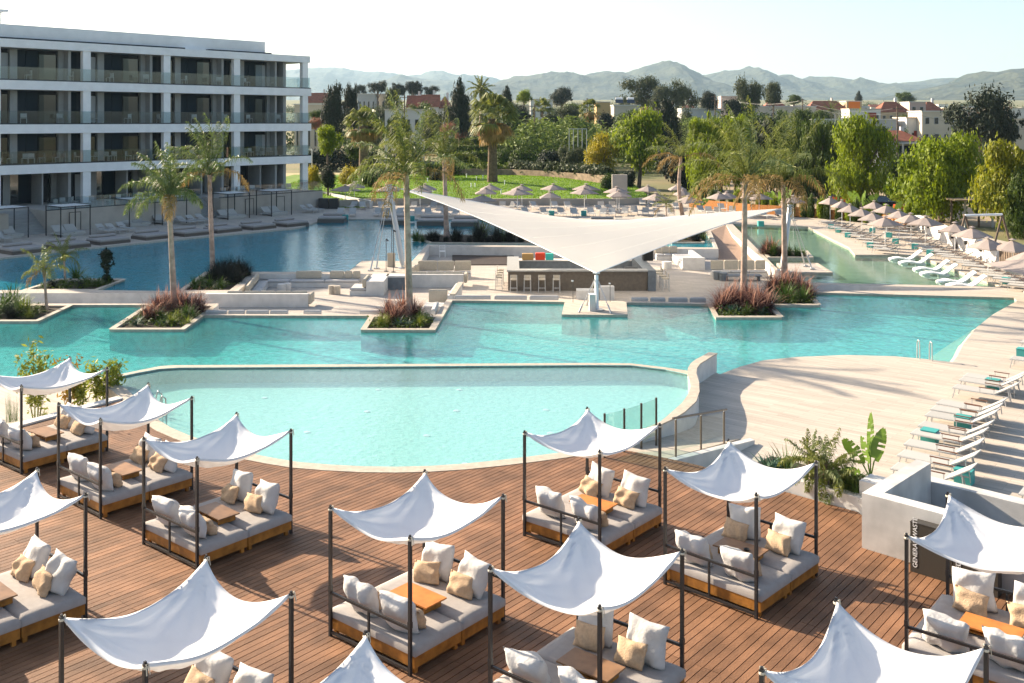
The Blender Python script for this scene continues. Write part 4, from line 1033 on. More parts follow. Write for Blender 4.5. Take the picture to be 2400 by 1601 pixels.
for a, c in ((0, st0_), (st1_, TL)):
    n_ = max(1, int((c-a)/2.2)); 
    for i in range(n_): tb_(a+(c-a)*i/n_+.02, a+(c-a)*(i+1)/n_-.02, .05, .065, GZ+.05, GZ+1.05, 'glassb', 'glass_panel')
tb_(TL-.02, TL-.005, .1, 4, GZ+.05, GZ+1.05, 'glassb', 'glass_panel')
for s in (2.4, 24.5, 20.6):
    b = MB(); b.box((s, -.03, .2), (.95, .04, 1.5)); d_ = obj('door', b, M['terrwall'], tt); b = MB()
    b.box((s, -.06, .98), (1.05, .03, .05)); b.box((s-.5, -.06, .2), (.05, .03, 1.5)); b.box((s+.5, -.06, .2), (.05, .03, 1.5)); obj('frame', b, M['metal'], d_)
for i in range(22):
    s = 1.2+i*(TL-2)/22
    if st0_-.8 < s < st1_+.8: continue
    dup(pc0, TF0+tdir*s+tb*rnd.uniform(1.2, 2.6)+Vector((0, 0, GZ)), rnd.uniform(0, 6.28), f'{ordn(i)} patio chair from the left on the raised hotel terrace')

# ---- loungers
def make_lounger():
    """foot at -x end, head at +x end, origin at the middle of the bed"""
    t = thing('sun_lounger', 'x', 'sun lounger')
    b = MB(); b.box((-.32, 0, .335), (1.30, .60, .035)); obj('seat', b, M['sling'], t)
    b = MB(); a = R(33); b.box((.33+.36*math.cos(a), 0, .335+.36*math.sin(a)), (.76, .60, .035), M=Matrix.Rotation(-a, 4, 'Y')); obj('backrest', b, M['sling'], t)
    b = MB()
    for s in (-1, 1):
        b.tube((-.99, s*.315, .33), (.75, s*.315, .33), .02, 4); b.tube((.33, s*.315, .33), (.33+.76*math.cos(a), s*.315, .33+.76*math.sin(a)), .018, 4)
        b.tube((.33+.5*math.cos(a), s*.31, .33+.5*math.sin(a)), (.80, s*.31, .20), .014, 4)
    b.tube((-.99, -.315, .33), (-.99, .315, .33), .02, 4); b.tube((.96, -.315, .745), (.96, .315, .745), .02, 4); obj('frame', b, M['frame'], t)
    for sx, x in ((-1, -.9), (1, .62)):
        for s in (-1, 1): b = MB(); b.tube((x, s*.30, .33), (x+.08*sx, s*.32, 0), .018, 4); obj('leg', b, M['frame'], t)
    for s in (-1, 1):
        b = MB(); b.box((.12, s*.345, .52), (.50, .045, .022)); ar = obj('armrest', b, M['armwood'], t)
        for xx in (-.10, .34): b = MB(); b.tube((xx, s*.345, .33), (xx, s*.345, .51), .012, 4); obj('bracket', b, M['frame'], ar)
    return t
lg0 = make_lounger(); KIDS[lg0.name] = list(lg0.children); lg_used = False
def lounger(foot, ang, label, group, ln=.98):
    global lg_used
    p = Vector((foot[0], foot[1], T))+Vector((math.cos(ang), math.sin(ang), 0))*ln
    if not lg_used: lg0.location = p; lg0.rotation_euler = (0, 0, ang); lg0['label'] = label; lg0['group'] = group; lg_used = True; return lg0
    return dup(lg0, p, ang+rnd.uniform(-.03, .03), label, group)
tb0 = None
def teal(p, label, s=1.0, rz=0.0, z=T):
    global tb0
    if tb0 is None:
        tb0 = thing('side_table', label, 'table', (0, 0, 0)); 
        obj('box_body', softbox((0, 0, .19), (.42, .36, .36), r=.012), M['teal'], tb0); b = MB(); b.box((0, 0, .385), (.44, .38, .022)); obj('table_top', b, M['teal'], tb0); KIDS[tb0.name] = list(tb0.children)
        tb0.location = (p[0], p[1], z); tb0.rotation_euler = (0, 0, rz); o = tb0
    else: o = dup(tb0, (p[0], p[1], z), rz, label)
    o.scale = (s, s, s); o['group'] = 'teal box side tables'; return o
VA = math.atan2(VX.y, VX.x)
Zf = T+.33
# foreground row on the right terrace; feet read off the photograph
fr = [(2264,879),(2254,888),(2239,905.5),(2202,942),(2189,955),(2176,969),(2160,993.5),(2143,1010.7),(2128,1035.6),(2113,1062),(2098,1092)]
for i, q in enumerate(fr): lounger(G(*q, Zf), VA, f'{ordn(i)} sling sun lounger from the far end of the near row on the right terrace', 'near row of loungers on the right terrace')
for i, q in enumerate([(2396,800),(2386,815),(2372,838),(2396,1150)]): lounger(G(*q, Zf), VA, ['far', 'middle', 'near', 'lone lower'][i]+' lounger cut by the right edge of the photo on the terrace', 'near row of loungers on the right terrace')
for i, (px, py) in enumerate([(2327,903),(2257,993),(2179,1026),(2260,1122),(2398,828)]): teal(G(px, py+12, T), f'{ordn(i)} teal box table from the {"far" if 1 else ""} end of the near lounger row', 1.0, VA)
# rows by the right pool
def px4(x, y): return (1900+x/4.702, 420+y/4.702)
rowA = [(100,460),(180,515),(225,530),(290,550),(345,585),(420,612),(505,650),(585,690),(640,725),(690,758)]
for i, q in enumerate(rowA): lounger(G(*px4(*q), Zf), VA, f'{ordn(i)} sun lounger from the far end of the row along the right pool edge', 'loungers along the right pool')
rowB = [(810,500),(850,528),(900,560),(955,600),(1005,640),(1055,680),(1110,705),(1155,735),(1225,762),(1340,790),(1390,820),(1450,845),(1545,885),(1610,912),(1680,942),(1770,985),(1870,1018),(1960,1055),(2015,1085),(2090,1120),(2180,1155)]
for i, q in enumerate(rowB): lounger(G(*px4(*q), Zf), VA, f'{ordn(i)} sun lounger from the far end of the long row before the white zigzag wall', 'long row of loungers before the white wall')
rowC = [(650,470),(700,490),(750,520),(930,500),(980,530)]
for i, q in enumerate(rowC): lounger(G(*px4(*q), Zf), VA, f'{ordn(i)} sun lounger from the left among the small group beside the bamboo screen', 'loungers by the bamboo screen')
for i, (x, y) in enumerate([(225,470),(305,510),(410,560),(655,665),(680,510),(865,560),(935,625),(1150,680),(1315,745),(2155,1040)]): teal(G(*px4(x, y)), f'{ordn(i)} teal box table from the far end among the loungers by the right pool', .95, VA)
# white wave loungers standing in the shallow water
def make_wave():
    b = MB(); xs = [0, .12, .35, .62, .9, 1.12, 1.32, 1.52, 1.72, 1.86]; zs_ = [.02, .06, .12, .13, .07, .05, .16, .33, .50, .58]; W2 = .33
    V = []
    for x, z in zip(xs, zs_): V += [(x, -W2, z), (x, W2, z), (x, W2, z-.07), (x, -W2, z-.07)]
    n_ = len(xs); F = []
    for i in range(n_-1): F += [(i*4+k, i*4+(k+1) % 4, i*4+4+(k+1) % 4, i*4+4+k)[::-1] for k in range(4)]
    F += [(0,1,2,3), tuple(n_*4-4+k for k in (3,2,1,0))]; b.add(V, F)
    b.box((1.2, 0, -.12), (.5, .5, .26)); b.box((.3, 0, -.1), (.3, .5, .2)); return b
wv = None
for i, (x, y) in enumerate([(865,880),(975,922),(1135,995),(1210,1042),(1395,1130),(1500,1172)]):
    f = G(*px4(x, y), WM+.05); lab = f'{ordn(i)} white wave-shaped lounger from the far end standing in the right pool'
    if wv is None: wv = obj('wave_lounger', make_wave(), M['white'], None, False); o = wv; tag(o, lab, 'sun lounger', 'white wave loungers in the pool')
    else: o = wv.copy(); COL.objects.link(o); o['label'] = lab
    o.location = (*f, WM+.06); o.rotation_euler = (0, 0, VA+.52); o.scale = (1.12,)*3
# parasols
def make_umb():
    t = thing('parasol', 'x', 'parasol'); h, w_ = 2.3, 1.0
    b = MB(); b.tube((0, 0, 0), (0, 0, h+.02), .025, 6); obj('pole', b, M['white'], t)
    b = MB(); b.lathe([(.28, 0), (.28, .06), (.05, .09)], 10); obj('base', b, M['frame'], t)
    V = [(0, 0, h)]; F = []; n_ = 8
    R1 = [w_*(1.25 if k % 2 == 0 else 1.0) for k in range(n_)]
    for k in range(n_): a = k*math.pi/4+math.pi/4; V.append((R1[k]*math.cos(a)*.5, R1[k]*math.sin(a)*.5, h-.26+.02*(k % 2)))
    for k in range(n_): a = k*math.pi/4+math.pi/4; V.append((R1[k]*math.cos(a), R1[k]*math.sin(a), h-.55+.035*(k % 2)))
    for k in range(n_): a = k*math.pi/4+math.pi/4; V.append((R1[k]*math.cos(a), R1[k]*math.sin(a), h-.63+.035*(k % 2)))
    for k in range(n_):
        q = (k+1) % n_; F += [(0, 1+k, 1+q), (1+k, 9+k, 9+q, 1+q), (9+k, 17+k, 17+q, 9+q)]
    b = MB(); b.add(V, F); obj('canopy', b, M['umbrella'], t)
    V = [(0, 0, h+.12)]+[(.24*math.cos(k*math.pi/4+math.pi/4), .24*math.sin(k*math.pi/4+math.pi/4), h+.03) for k in range(8)]
    b = MB(); b.add(V, [(0, 1+k, 1+(k+1) % 8) for k in range(8)]); obj('vent_cap', b, M['umbrella'], t)
    for k in range(4): a = k*math.pi/2+math.pi/4; b = MB(); b.tube((0, 0, h-.5), (1.0*math.cos(a), 1.0*math.sin(a), h-.53), .012, 4); obj('rib', b, M['white'], t)
    return t
um0 = make_umb(); KIDS[um0.name] = list(um0.children); um_used = False
def umb(px, py, wpx, label, group, zg=T, rz=None):
    """apex pixel and canopy width in pixels"""
    global um_used
    Y = FPX*(CAMH-zg-2.42)/(py-HY); s = wpx/FPX*Y/1.95; hz = 1.0
    p = ((px-CX)/FPX*Y, Y, zg); sc = (s, s, 1.0)
    rz = rnd.uniform(0, .8) if rz is None else rz
    if not um_used: um0.location = p; um0.rotation_euler = (0, 0, rz); um0.scale = sc; um0['label'] = label; um0['group'] = group; um_used = True; return um0
    return dup(um0, p, rz, label, group, scale=sc)
ur = [(215,185,41),(345,220,42),(435,265,46),(565,305,50),(685,350,54),(820,400,63),(700,230,44),(835,270,50),(975,325,52),(1105,365,60),(1265,395,66),(1590,465,62),(1780,515,70),(1955,630,72),(2225,650,74),(2400,760,76)]
for i, (x, y, w_) in enumerate(ur):
    if i >= 6 and i < 11: umb(*px4(x, y), w_, f'{ordn(i-6)} taupe parasol from the left in the rear row by the bamboo screen', 'taupe parasols on the right')
    elif i < 6: umb(*px4(x, y), w_, f'{ordn(i)} taupe parasol from the left in the front row by the right pool', 'taupe parasols on the right')
    else: umb(*px4(x, y), w_, f'{ordn(i-11)} taupe parasol from the left before the white zigzag wall', 'taupe parasols on the right')
umb(2440, 589*1.0+10, 200, 'taupe parasol at the far right edge whose tip reaches into the photo', 'taupe parasols on the right')
uc = [(230,105,57),(300,83,50),(560,105,54),(810,115,57),(850,97,52),(1295,178,53),(1320,125,50),(1355,98,48),(1565,130,60),(1600,103,48),(1820,155,50),(1845,97,50),(2085,125,54),(2100,98,54)]
for i, (x, y, w_) in enumerate(uc): umb(740+x/3.311, 400+y/3.311, w_, f'{ordn(i)} grey taupe parasol from the left in front of the lawn', 'parasols in front of the lawn')
ud = [(180,140,50),(200,172,56),(465,127,47),(540,198,52),(735,117,41),(785,160,40),(840,220,55),(1120,190,48),(1190,183,48),(1415,188,45),(1485,192,50),(1800,222,50)]
for i, (x, y, w_) in enumerate(ud): umb(1400+x/3.918, 400+y/3.918, w_, f'{ordn(i)} taupe parasol from the left behind the right half of the sail', 'parasols behind the sail')
# back terrace loungers, facing the camera
bl = []
for y, xs in ((345, [190,285,475,545,640,800,880,1010,1080,1220,1300,1640,1780,1910,2010,2140,2230,2300]), (290, [280,365,510,600,760,900,1450,1520,1580,1700,1860,1960,2215,2310])):
    for x in xs: bl.append((740+x/3.311, 400+y/3.311))
for (x, y) in [(35,380),(135,375),(250,400),(340,390),(440,405),(560,410),(680,410),(415,315),(510,315),(735,350),(965,385),(1030,395),(1110,400),(1150,365),(1240,390),(1555,430),(1690,425)]: bl.append((1400+x/3.918, 400+y/3.918))
bl.sort()
for i, q in enumerate(bl):
    g = G(q[0], q[1]+3, T); lounger(g, R(92)+rnd.uniform(-.25, .25), f'{ordn(i)} grey sun lounger from the left on the terrace below the lawn', 'grey loungers below the lawn', ln=.2)
for i, (x, y) in enumerate([(230,320),(745,330),(1590,310),(1825,350),(2085,355),(1830,290),(2080,290)]): teal(G(740+x/3.311, 400+y/3.311+4), f'{ordn(i)} teal box table from the left among the loungers below the lawn', 1.25, 0)
for i, (x, y) in enumerate([(200,415),(515,420),(1500,435)]): teal(G(1400+x/3.918, 400+y/3.918+4), f'{ordn(i)} teal box table from the left behind the right half of the sail', 1.2, 0)
# canopied double loungers along the raised terrace
def make_cabana():
    t = thing('cabana', 'x', 'cabana'); a, d_, h = 2.5, 2.3, 2.4
    for sx in (-1, 1):
        for sy in (-1, 1): b = MB(); b.box((sx*a/2, sy*d_/2, h/2), (.07, .07, h)); obj('post', b, M['metal'], t)
    for sy in (-1, 1): b = MB(); b.box((0, sy*d_/2, h+.03), (a+.07, .07, .06)); obj('beam', b, M['metal'], t)
    for sx in (-1, 1): b = MB(); b.box((sx*a/2, 0, h+.03), (.07, d_-.08, .06)); obj('beam', b, M['metal'], t)
    for k in range(8): b = MB(); b.box((-a/2+.2+k*.30, 0, h+.075), (.2, d_-.05, .02)); obj('slat', b, M['white'], t)
    for s in (-1, 1):
        b = MB(); b.box((s*.5, -.35, .30), (.92, 1.3, .10)); obj('seat_pad', b, M['sling'], t)
        b = MB(); b.box((s*.5, .62, .52), (.92, .85, .10), M=Matrix.Rotation(R(38), 4, 'X')); obj('backrest', b, M['sling'], t)
    b = MB(); b.box((0, 0, .19), (2.0, 1.9, .10)); b.box((0, -.8, .07), (1.8, .06, .14)); b.box((0, .8, .07), (1.8, .06, .14)); obj('bed_frame', b, M['frame'], t)
    return t
cb0 = make_cabana(); KIDS[cb0.name] = list(cb0.children)
cbs = [(26,561),(174,554.6),(331,532),(407,526),(558,514),(658.6,506)]
for i, q in enumerate(cbs):
    p = Vector((*G(*q, T), T))-FD*1.25*0+tdir*.3+tb*1.3
    p = Vector((*G(*q, T), T))+tdir*.2+tb*1.3; lab = f'{ordn(i)} black framed cabana from the left with a white slatted roof over a double lounger'
    if i == 0: cb0.location = p; cb0.rotation_euler = (0, 0, TROT); cb0['label'] = lab; cb0['group'] = 'cabanas along the hotel terrace'
    else: dup(cb0, p, TROT, lab)
hl = [(252,548),(276,547),(300,543),(440,527),(462,525),(484,522),(728,499),(744,497),(10,567)]
for i, q in enumerate(hl): lounger(G(q[0], q[1], T), math.atan2(tb.y, tb.x)+.1, f'{ordn(i)} grey lounger from the left between the cabanas at the hotel terrace', 'loungers between the cabanas', .3)
# flat platforms along the pool edge
def make_platform():
    t = thing('pool_platform', 'x', 'platform bed')
    b = MB(); b.box((0, 0, -.17), (2.5, 2.1, .78)); obj('plinth', b, M['dark_taupe'], t)
    obj('mattress', softbox((0, 0, .31), (2.4, 2.0, .18), r=.04), M['mattress'], t); obj('bolster', softbox((0, .82, .51), (2.1, .3, .24), r=.08), M['mattress'], t); return t
pf0 = make_platform(); KIDS[pf0.name] = list(pf0.children)
pfs = [(90,592),(194,580.5),(288,570),(391,559),(478.5,551),(553,543),(634,536),(711,529)]
for i, q in enumerate(pfs):
    c = Vector((*G(*q, T), T))+tb*1.05-tdir*.6; lab = f'{ordn(i)} grey platform bed with bolster from the left along the hotel pool edge'
    if i == 0: pf0.location = c; pf0.rotation_euler = (0, 0, TROT); pf0['label'] = lab; pf0['group'] = 'platform beds on the pool edge'
    else: dup(pf0, c, TROT, lab)
    teal(c+tb*1.6+tdir*.9, f'{ordn(i)} teal box table from the left behind the platform beds', 1.2, TROT)
for i, (px, py) in enumerate([(780,517),(925,521),(1011,523),(1090,525),(1330,527),(1413,526),(1470,532)]):
    dup(pf0, (*G(px, py, T), T), 0, f'{ordn(i)} grey platform bed from the left along the far pool edge')
# bin box by the lawn
t = thing('bin_cabinet', 'dark slatted cabinet at the end of the hotel terrace wall', 'cabinet', (*G(771, 489, T), T)); 
for s in (-1, 1): b = MB(); b.box((s*.55, 0, .55), (1.0, .7, 1.1)); obj('door', b, M['metal'], t)
# ------------------------------------------------------------------ land, lawn, hills
from mathutils import noise as MN
def tz(Y, X=0):
    q = max(0, min(Y, 2500)-200); return T-.02+.018*q+.0000035*q*q+.02*max(0, Y-2500)
M['ground'] = mat('dry scrub ground', (.24,.19,.10), .95, 0, .05, .3, 1, c2=(.09,.12,.035))
M['dirt'] = mat('bare dry earth', (.36,.27,.17), .95, .2, .3, .3, 2)
b = MB(); b.poly([[(-3000, -200), (3000, -200), (3000, 200), (-3000, 200)], outer], T-.02); struct('ground', b, M['ground'])
ys_ = [200, 260, 340, 450, 600, 800, 1100, 1500, 2100, 3000, 4500, 7000, 10000, 14000]; xs_ = np.linspace(-1, 1, 25)
V = []; 
for y in ys_:
    for k in xs_: x = k*max(3000, y*1.2) if abs(k) > .6 else k/.6*.6*3000*1.0; V.append((k*(3000 if y < 2500 else 3000+(y-2500)), y, tz(y)))
nx = len(xs_); F = [(j*nx+i, j*nx+i+1, (j+1)*nx+i+1, (j+1)*nx+i) for j in range(len(ys_)-1) for i in range(nx-1)]
b = MB(); b.add(V, F); struct('plain', b, M['ground'])
M['hill'] = mat('wooded hillside', (.008,.021,.018), 1.0, 0, .010, 1.0, .02, c2=(.055,.062,.038), bdist=26)
def interp(pts, x):
    for (a, b_), (c, d) in zip(pts[:-1], pts[1:]):
        if a <= x <= c: return b_+(d-b_)*(x-a)/(c-a)
    return pts[0][1] if x < pts[0][0] else pts[-1][1]
def ridge(name, pts, Y, depth, seed, base=None):
    Y *= 2; depth *= 2
    x0, x1 = pts[0][0], pts[-1][0]; n_ = int((x1-x0)/3.0); rows = 26; V = []
    for i in range(n_+1):
        px = x0+(x1-x0)*i/n_; zt = CAMH-(interp(pts, px)-HY)/FPX*Y; zb = tz(Y-depth)-6
        for j in range(rows+1):
            t_ = j/rows                       # 0 front foot .. 0.62 crest .. 1 back
            yy = Y-depth+t_*depth*1.6; xx = (px-CX)/FPX*Y
            u = min(1, t_/.62); s = u*u*(3-2*u)*.55+u*.45
            if t_ > .62: s = 1-(t_-.62)/.38*.9
            g = MN.fractal(Vector((xx/(depth*.35)+seed*7, yy/(depth*.35), seed)), 1.0, 2.1, 6)
            g2 = MN.fractal(Vector((xx/80.0, yy/80.0, seed+5)), 1.0, 2.0, 4)
            k = 4*u*(1-u) if t_ < .62 else .5
            V.append((xx, yy, zb+(zt-zb)*s+g*k*(zt-zb)*.40+g2*4.5*(Y/2600)*(1 if t_ < .6 else .4)))
    F = [(i*(rows+1)+j, (i+1)*(rows+1)+j, (i+1)*(rows+1)+j+1, i*(rows+1)+j+1) for i in range(n_) for j in range(rows)]
    b = MB(); b.add(V, F); return struct(name, b, M['hill'], True)
ridge('far_hills', [(300,175),(500,170),(640,168),(700,163),(757,157.5),(791,157.5),(819,161.7),(849,167),(891,170),(921,172),(955,177.6),(987,175.5),(998,169),(1015,167),(1044,171),(1072,178.7),(1104,179.8),(1146,183),(1176,190),(1230,205)], 5200, 1300, 1)
ridge('middle_hills', [(820,215),(870,200),(902,188),(925,177.6),(940,174.5),(966,180),(998,186),(1040,189),(1083,190),(1104,197),(1160,214)], 3800, 700, 2)
ridge('centre_hill', [(1100,225),(1150,200),(1171,190),(1209,182),(1256,173),(1305,170),(1341,170),(1363,177.6),(1388,172),(1414,167),(1435,170),(1465,172),(1482,165),(1511,158.5),(1539,150),(1558,152),(1577,164),(1597,171),(1618,181),(1645,198),(1690,222)], 2900, 800, 3)
ridge('right_hills', [(1540,230),(1600,200),(1620,183),(1668,172),(1736,166),(1753,174),(1784,187),(1811,180.6),(1831,187),(1859,191),(1893,180),(1961,180),(1991,189),(2032,197.6),(2076,198.6),(2110,194),(2144,191),(2199,183),(2263,182),(2330,190),(2450,200)], 3300, 900, 4)
ridge('wooded_hill', [(2000,240),(2070,228),(2131,215),(2178,204),(2240,191),(2267,182),(2280,172),(2301,167),(2331,169),(2362,162),(2400,159.5),(2500,152),(2700,150),(2900,160)], 1900, 560, 5)
# hillside trees on the wooded hill read as one mass
# lawn
lw = [G(*q, T) for q in [(757,487),(800,484),(860,481),(940,480),(1100,480.5),(1300,480.5),(1440,480.5),(1520,478)]]
def lawnz(x, y):
    d = (y-112)/30; return -.22+max(0, min(1, d))*.55+.75*math.exp(-((x+2)/17)**2-((y-134)/15)**2)
V = []; nx_, ny_ = 60, 26
for j in range(ny_+1):
    for i in range(nx_+1):
        x = -34+i*50/nx_; y = 112.3+j*44/ny_; V.append((x, y, lawnz(x, y)))
F = [(j*(nx_+1)+i, j*(nx_+1)+i+1, (j+1)*(nx_+1)+i+1, (j+1)*(nx_+1)+i) for j in range(ny_) for i in range(nx_)]
b = MB(); b.add(V, F); struct('lawn', b, M['grass'], True)
# grass blades as stuff so the lawn has a nap
def blades(n, xr, yr, zf, h, seed, wd=.05):
    g = np.random.default_rng(seed); x = g.uniform(*xr, n); y = g.uniform(*yr, n); z = np.array([zf(a, c) for a, c in zip(x, y)])
    a = g.uniform(0, 6.28, n); l = g.uniform(.5, 1, n)*h; dx, dy = np.cos(a)*wd, np.sin(a)*wd; lx, ly = g.normal(0, .35, n)*l, g.normal(0, .35, n)*l
    P = np.stack([np.stack([x-dx, y-dy, z-.01], -1), np.stack([x+dx, y+dy, z-.01], -1), np.stack([x+lx, y+ly, z+l], -1)], 1).reshape(-1, 3)
    return P, np.arange(3*n).reshape(-1, 3)
M['blade'] = mat('lawn blades', (.13,.26,.01), .9, 0, .4, c2=(.24,.36,.02), island=True, trans=.3)
P, F = blades(26000, (-30, 16), (112.4, 150), lawnz, .15, 5, .07); tag(npobj('grass', P, F, M['blade']), kind='stuff')
b = MB(); b.poly([[G(*q, T) for q in [(760,489),(880,486.5),(835,476),(760,459)]]], T+.006); struct('lawn_strip', b, M['grass'])
lt = thing('lawn_wall', 'long low pale retaining wall curving along the front of the lawn', 'wall', (0, 0, 0))
for a, c in zip(lw[:-1], lw[1:]):
    a, c = Vector(a), Vector(c); m_ = (a+c)/2; d = c-a; b = MB(); b.box((m_.x, m_.y-.1, -.25), (d.length+.02, .3, .72), math.atan2(d.y, d.x)); obj('wall_segment', b, M['terrwall'], lt)
lws = [Vector((*G(*q, -.1), 0)) for q in [(757,455),(790,462),(830,470),(870,477)]]
for i in range(3):
    a, c = lws[i], lws[i+1]; m_ = (a+c)/2; d = c-a; b = MB(); b.box((m_.x, m_.y, -.2), (d.length, .35, .8), math.atan2(d.y, d.x)); obj('wall_segment', b, M['plaster'], lt)
g0 = None
for i, (x, y) in enumerate([(1420,1290),(1480,1335),(1680,1290),(1850,1265),(1900,1320),(1945,1320),(2030,1280),(2230,1345),(1540,1280),(1960,1290),(2170,1270),(2270,1310)]+[(1080+3000,0)][:0]):
    px, py = 700+x/4.702, 150+y/4.702; Y = 118+(1345-y)*.25; X = (px-CX)/FPX*Y
    if g0 is None: o = g0 = obj('garden_marker', MB().lathe([(.05, 0), (.05, .42), (.09, .45), (.09, .52), (.02, .55)], 6), M['white'])
    else: o = g0.copy(); COL.objects.link(o)
    o.location = (X, Y, lawnz(X, Y)); tag(o, f'{ordn(i)} small white garden marker on the lawn near the thick fan palm', 'garden light', 'small white markers on the lawn')
b = MB(); b.poly([[(26, 98), (60, 78), (90, 130), (60, 160), (30, 150)]], T+.0); struct('dry_field', b, M['dirt'])
b = MB(); b.poly([[(-60, 160), (-20, 160), (-18, 176), (-60, 182)]], T+.01); struct('playing_field', b, mat('dry playing field', (.42,.34,.17), .95, .2, .2))

# ------------------------------------------------------------------ foliage
def leaves(lobes, n, size, seed, clump=14, spread=.20, hang=0.0, elong=1.6, inner=.25, flat=0.0):
    g = np.random.default_rng(seed); L = np.array(lobes, float); wt = L[:, 3]*L[:, 4]+L[:, 3]*L[:, 5]; wt /= wt.sum()
    nc = max(3, n//clump); li = g.choice(len(L), nc, p=wt); d = g.normal(size=(nc, 3)); d[:, 2] += .15; d /= np.linalg.norm(d, axis=1)[:, None]
    rr = np.where(g.random(nc) < inner, g.uniform(.3, .85, nc), g.uniform(.86, 1.08, nc))
    cc = L[li, :3]+d*L[li, 3:]*rr[:, None]; sc = L[li, 3:].mean(1)
    k = np.repeat(np.arange(nc), clump); N_ = len(k)
    o = g.normal(size=(N_, 3))*(sc[k]*spread)[:, None]; o[:, 2] *= (1-flat)
    c = cc[k]+o
    if hang: c[:, 2] -= np.abs(g.normal(size=N_))*sc[k]*hang
    nr = d[k]*.9+g.normal(size=(N_, 3))*.5+np.array([0, 0, .3]); nr /= np.linalg.norm(nr, axis=1)[:, None]
    a = np.cross(nr, g.normal(size=(N_, 3))); a /= np.linalg.norm(a, axis=1)[:, None]
    if hang: a = a*.5+np.array([0, 0, -1.0])*hang*2.2; a /= np.linalg.norm(a, axis=1)[:, None]
    bb_ = np.cross(nr, a); bb_ /= np.linalg.norm(bb_, axis=1)[:, None]
    s = size*g.uniform(.6, 1.3, N_)[:, None]
    a = a*s*elong; bb_ = bb_*s
    P = np.stack([c-a, c-bb_*.7, c+a, c+bb_*.7], 1).reshape(-1, 3)
    return P, np.arange(4*N_).reshape(-1, 4)
M['lf_lime'] = mat('lime foliage', (.30,.36,.012), .6, 0, .35, c2=(.05,.10,.006), island=True, trans=.42, spec=.25)
M['lf_yellow'] = mat('yellow foliage', (.50,.38,.02), .6, 0, .35, c2=(.12,.14,.012), island=True, trans=.42)
M['lf_green'] = mat('mid green foliage', (.10,.15,.012), .6, 0, .35, c2=(.02,.04,.006), island=True, trans=.3)
M['lf_dark'] = mat('dark conifer foliage', (.026,.040,.018), .7, 0, .35, c2=(.008,.016,.008), island=True, trans=.10)
M['lf_euc'] = mat('grey green foliage', (.10,.115,.045), .65, 0, .35, c2=(.035,.05,.022), island=True, trans=.22)
M['lf_yg'] = mat('yellow green foliage', (.38,.36,.015), .6, 0, .35, c2=(.06,.10,.008), island=True, trans=.42)
M['lf_hedge'] = mat('clipped hedge leaves', (.20,.26,.015), .6, 0, .5, c2=(.025,.05,.006), island=True, trans=.3)
M['lf_pink'] = mat('pink oleander', (.55,.18,.17), .7, 0, .5, c2=(.12,.14,.05), island=True, trans=.3)
M['lf_red'] = mat('autumn orange foliage', (.45,.20,.03), .7, 0, .5, c2=(.18,.16,.02), island=True, trans=.3)
M['bark'] = mat('grey brown bark', (.15,.11,.08), .9, .3, 3, .4, 12)
rl = random.Random(21)
def crown_lobes(kind, seed):
    r = random.Random(seed); L = []
    if kind == 'round':
        for k in range(13): a = r.uniform(0, 6.28); h = r.uniform(.25, .86); q = r.uniform(.1, .62)*(1-abs(h-.5)*.9); s = r.uniform(.32, .46); L.append((math.cos(a)*q, math.sin(a)*q, h, s, s, s*.42*1.5*.6))
        for k in range(12): a = r.uniform(0, 6.28); h = r.uniform(.2, .97); q = (.95-abs(h-.5)*1.0)*r.uniform(.8, 1.05); s = r.uniform(.10, .18); L.append((math.cos(a)*q, math.sin(a)*q, h, s, s, s*.5))
    elif kind == 'weep':
        for k in range(20): a = r.uniform(0, 6.28); h = r.uniform(.16, .84); q = r.uniform(.1, .72)*(1.1-h*.55); s = r.uniform(.20, .46); L.append((math.cos(a)*q, math.sin(a)*q, h, s, s, s*.40))
        for k in range(14): a = r.uniform(0, 6.28); h = r.uniform(.12, .95); q = (.98-abs(h-.4)*.9)*r.uniform(.8, 1.05); s = r.uniform(.10, .18); L.append((math.cos(a)*q, math.sin(a)*q, h, s, s, s*.45))
    elif kind == 'cone':
        for k in range(15): h = (k+.5)/15; a = r.uniform(0, 6.28); q = .35*(1.02-h)*r.uniform(.3, 1.2); s = (.78*(1.05-h)**.7+.06)*r.uniform(.75,1.1); L.append((math.cos(a)*q, math.sin(a)*q, .08+h*.86, s, s, .075))
    elif kind == 'open':
        for k in range(12): a = r.uniform(0, 6.28); h = r.uniform(.25, .86); q = r.uniform(.25, .70); s = r.uniform(.26, .42); L.append((math.cos(a)*q, math.sin(a)*q, h, s, s, s*.34))
    elif kind == 'bush':
        for k in range(10): a = r.uniform(0, 6.28); h = r.uniform(.18, .62); q = r.uniform(.1, .6); s = r.uniform(.30, .45); L.append((math.cos(a)*q, math.sin(a)*q, h, s, s, s*.75))
    return L
CR = {}
def crown_mesh(kind, seed, m, n, size, **kw):
    key = (kind, seed, m)
    if key not in CR:
        P, F = leaves(crown_lobes(kind, seed), n, size, seed, **kw); o = npobj('tmp', P, F, M[m]); CR[key] = o.data; bpy.data.objects.remove(o)
    return CR[key]
KP = {'round': (9000, .028, dict(clump=12, spread=.22)), 'weep': (15000, .024, dict(clump=22, spread=.19, hang=.09, elong=1.5)),
      'cone': (8000, .030, dict(clump=10, spread=.16, inner=.3)), 'open': (6500, .026, dict(clump=14, spread=.24)), 'bush': (5000, .036, dict(clump=10, spread=.22))}
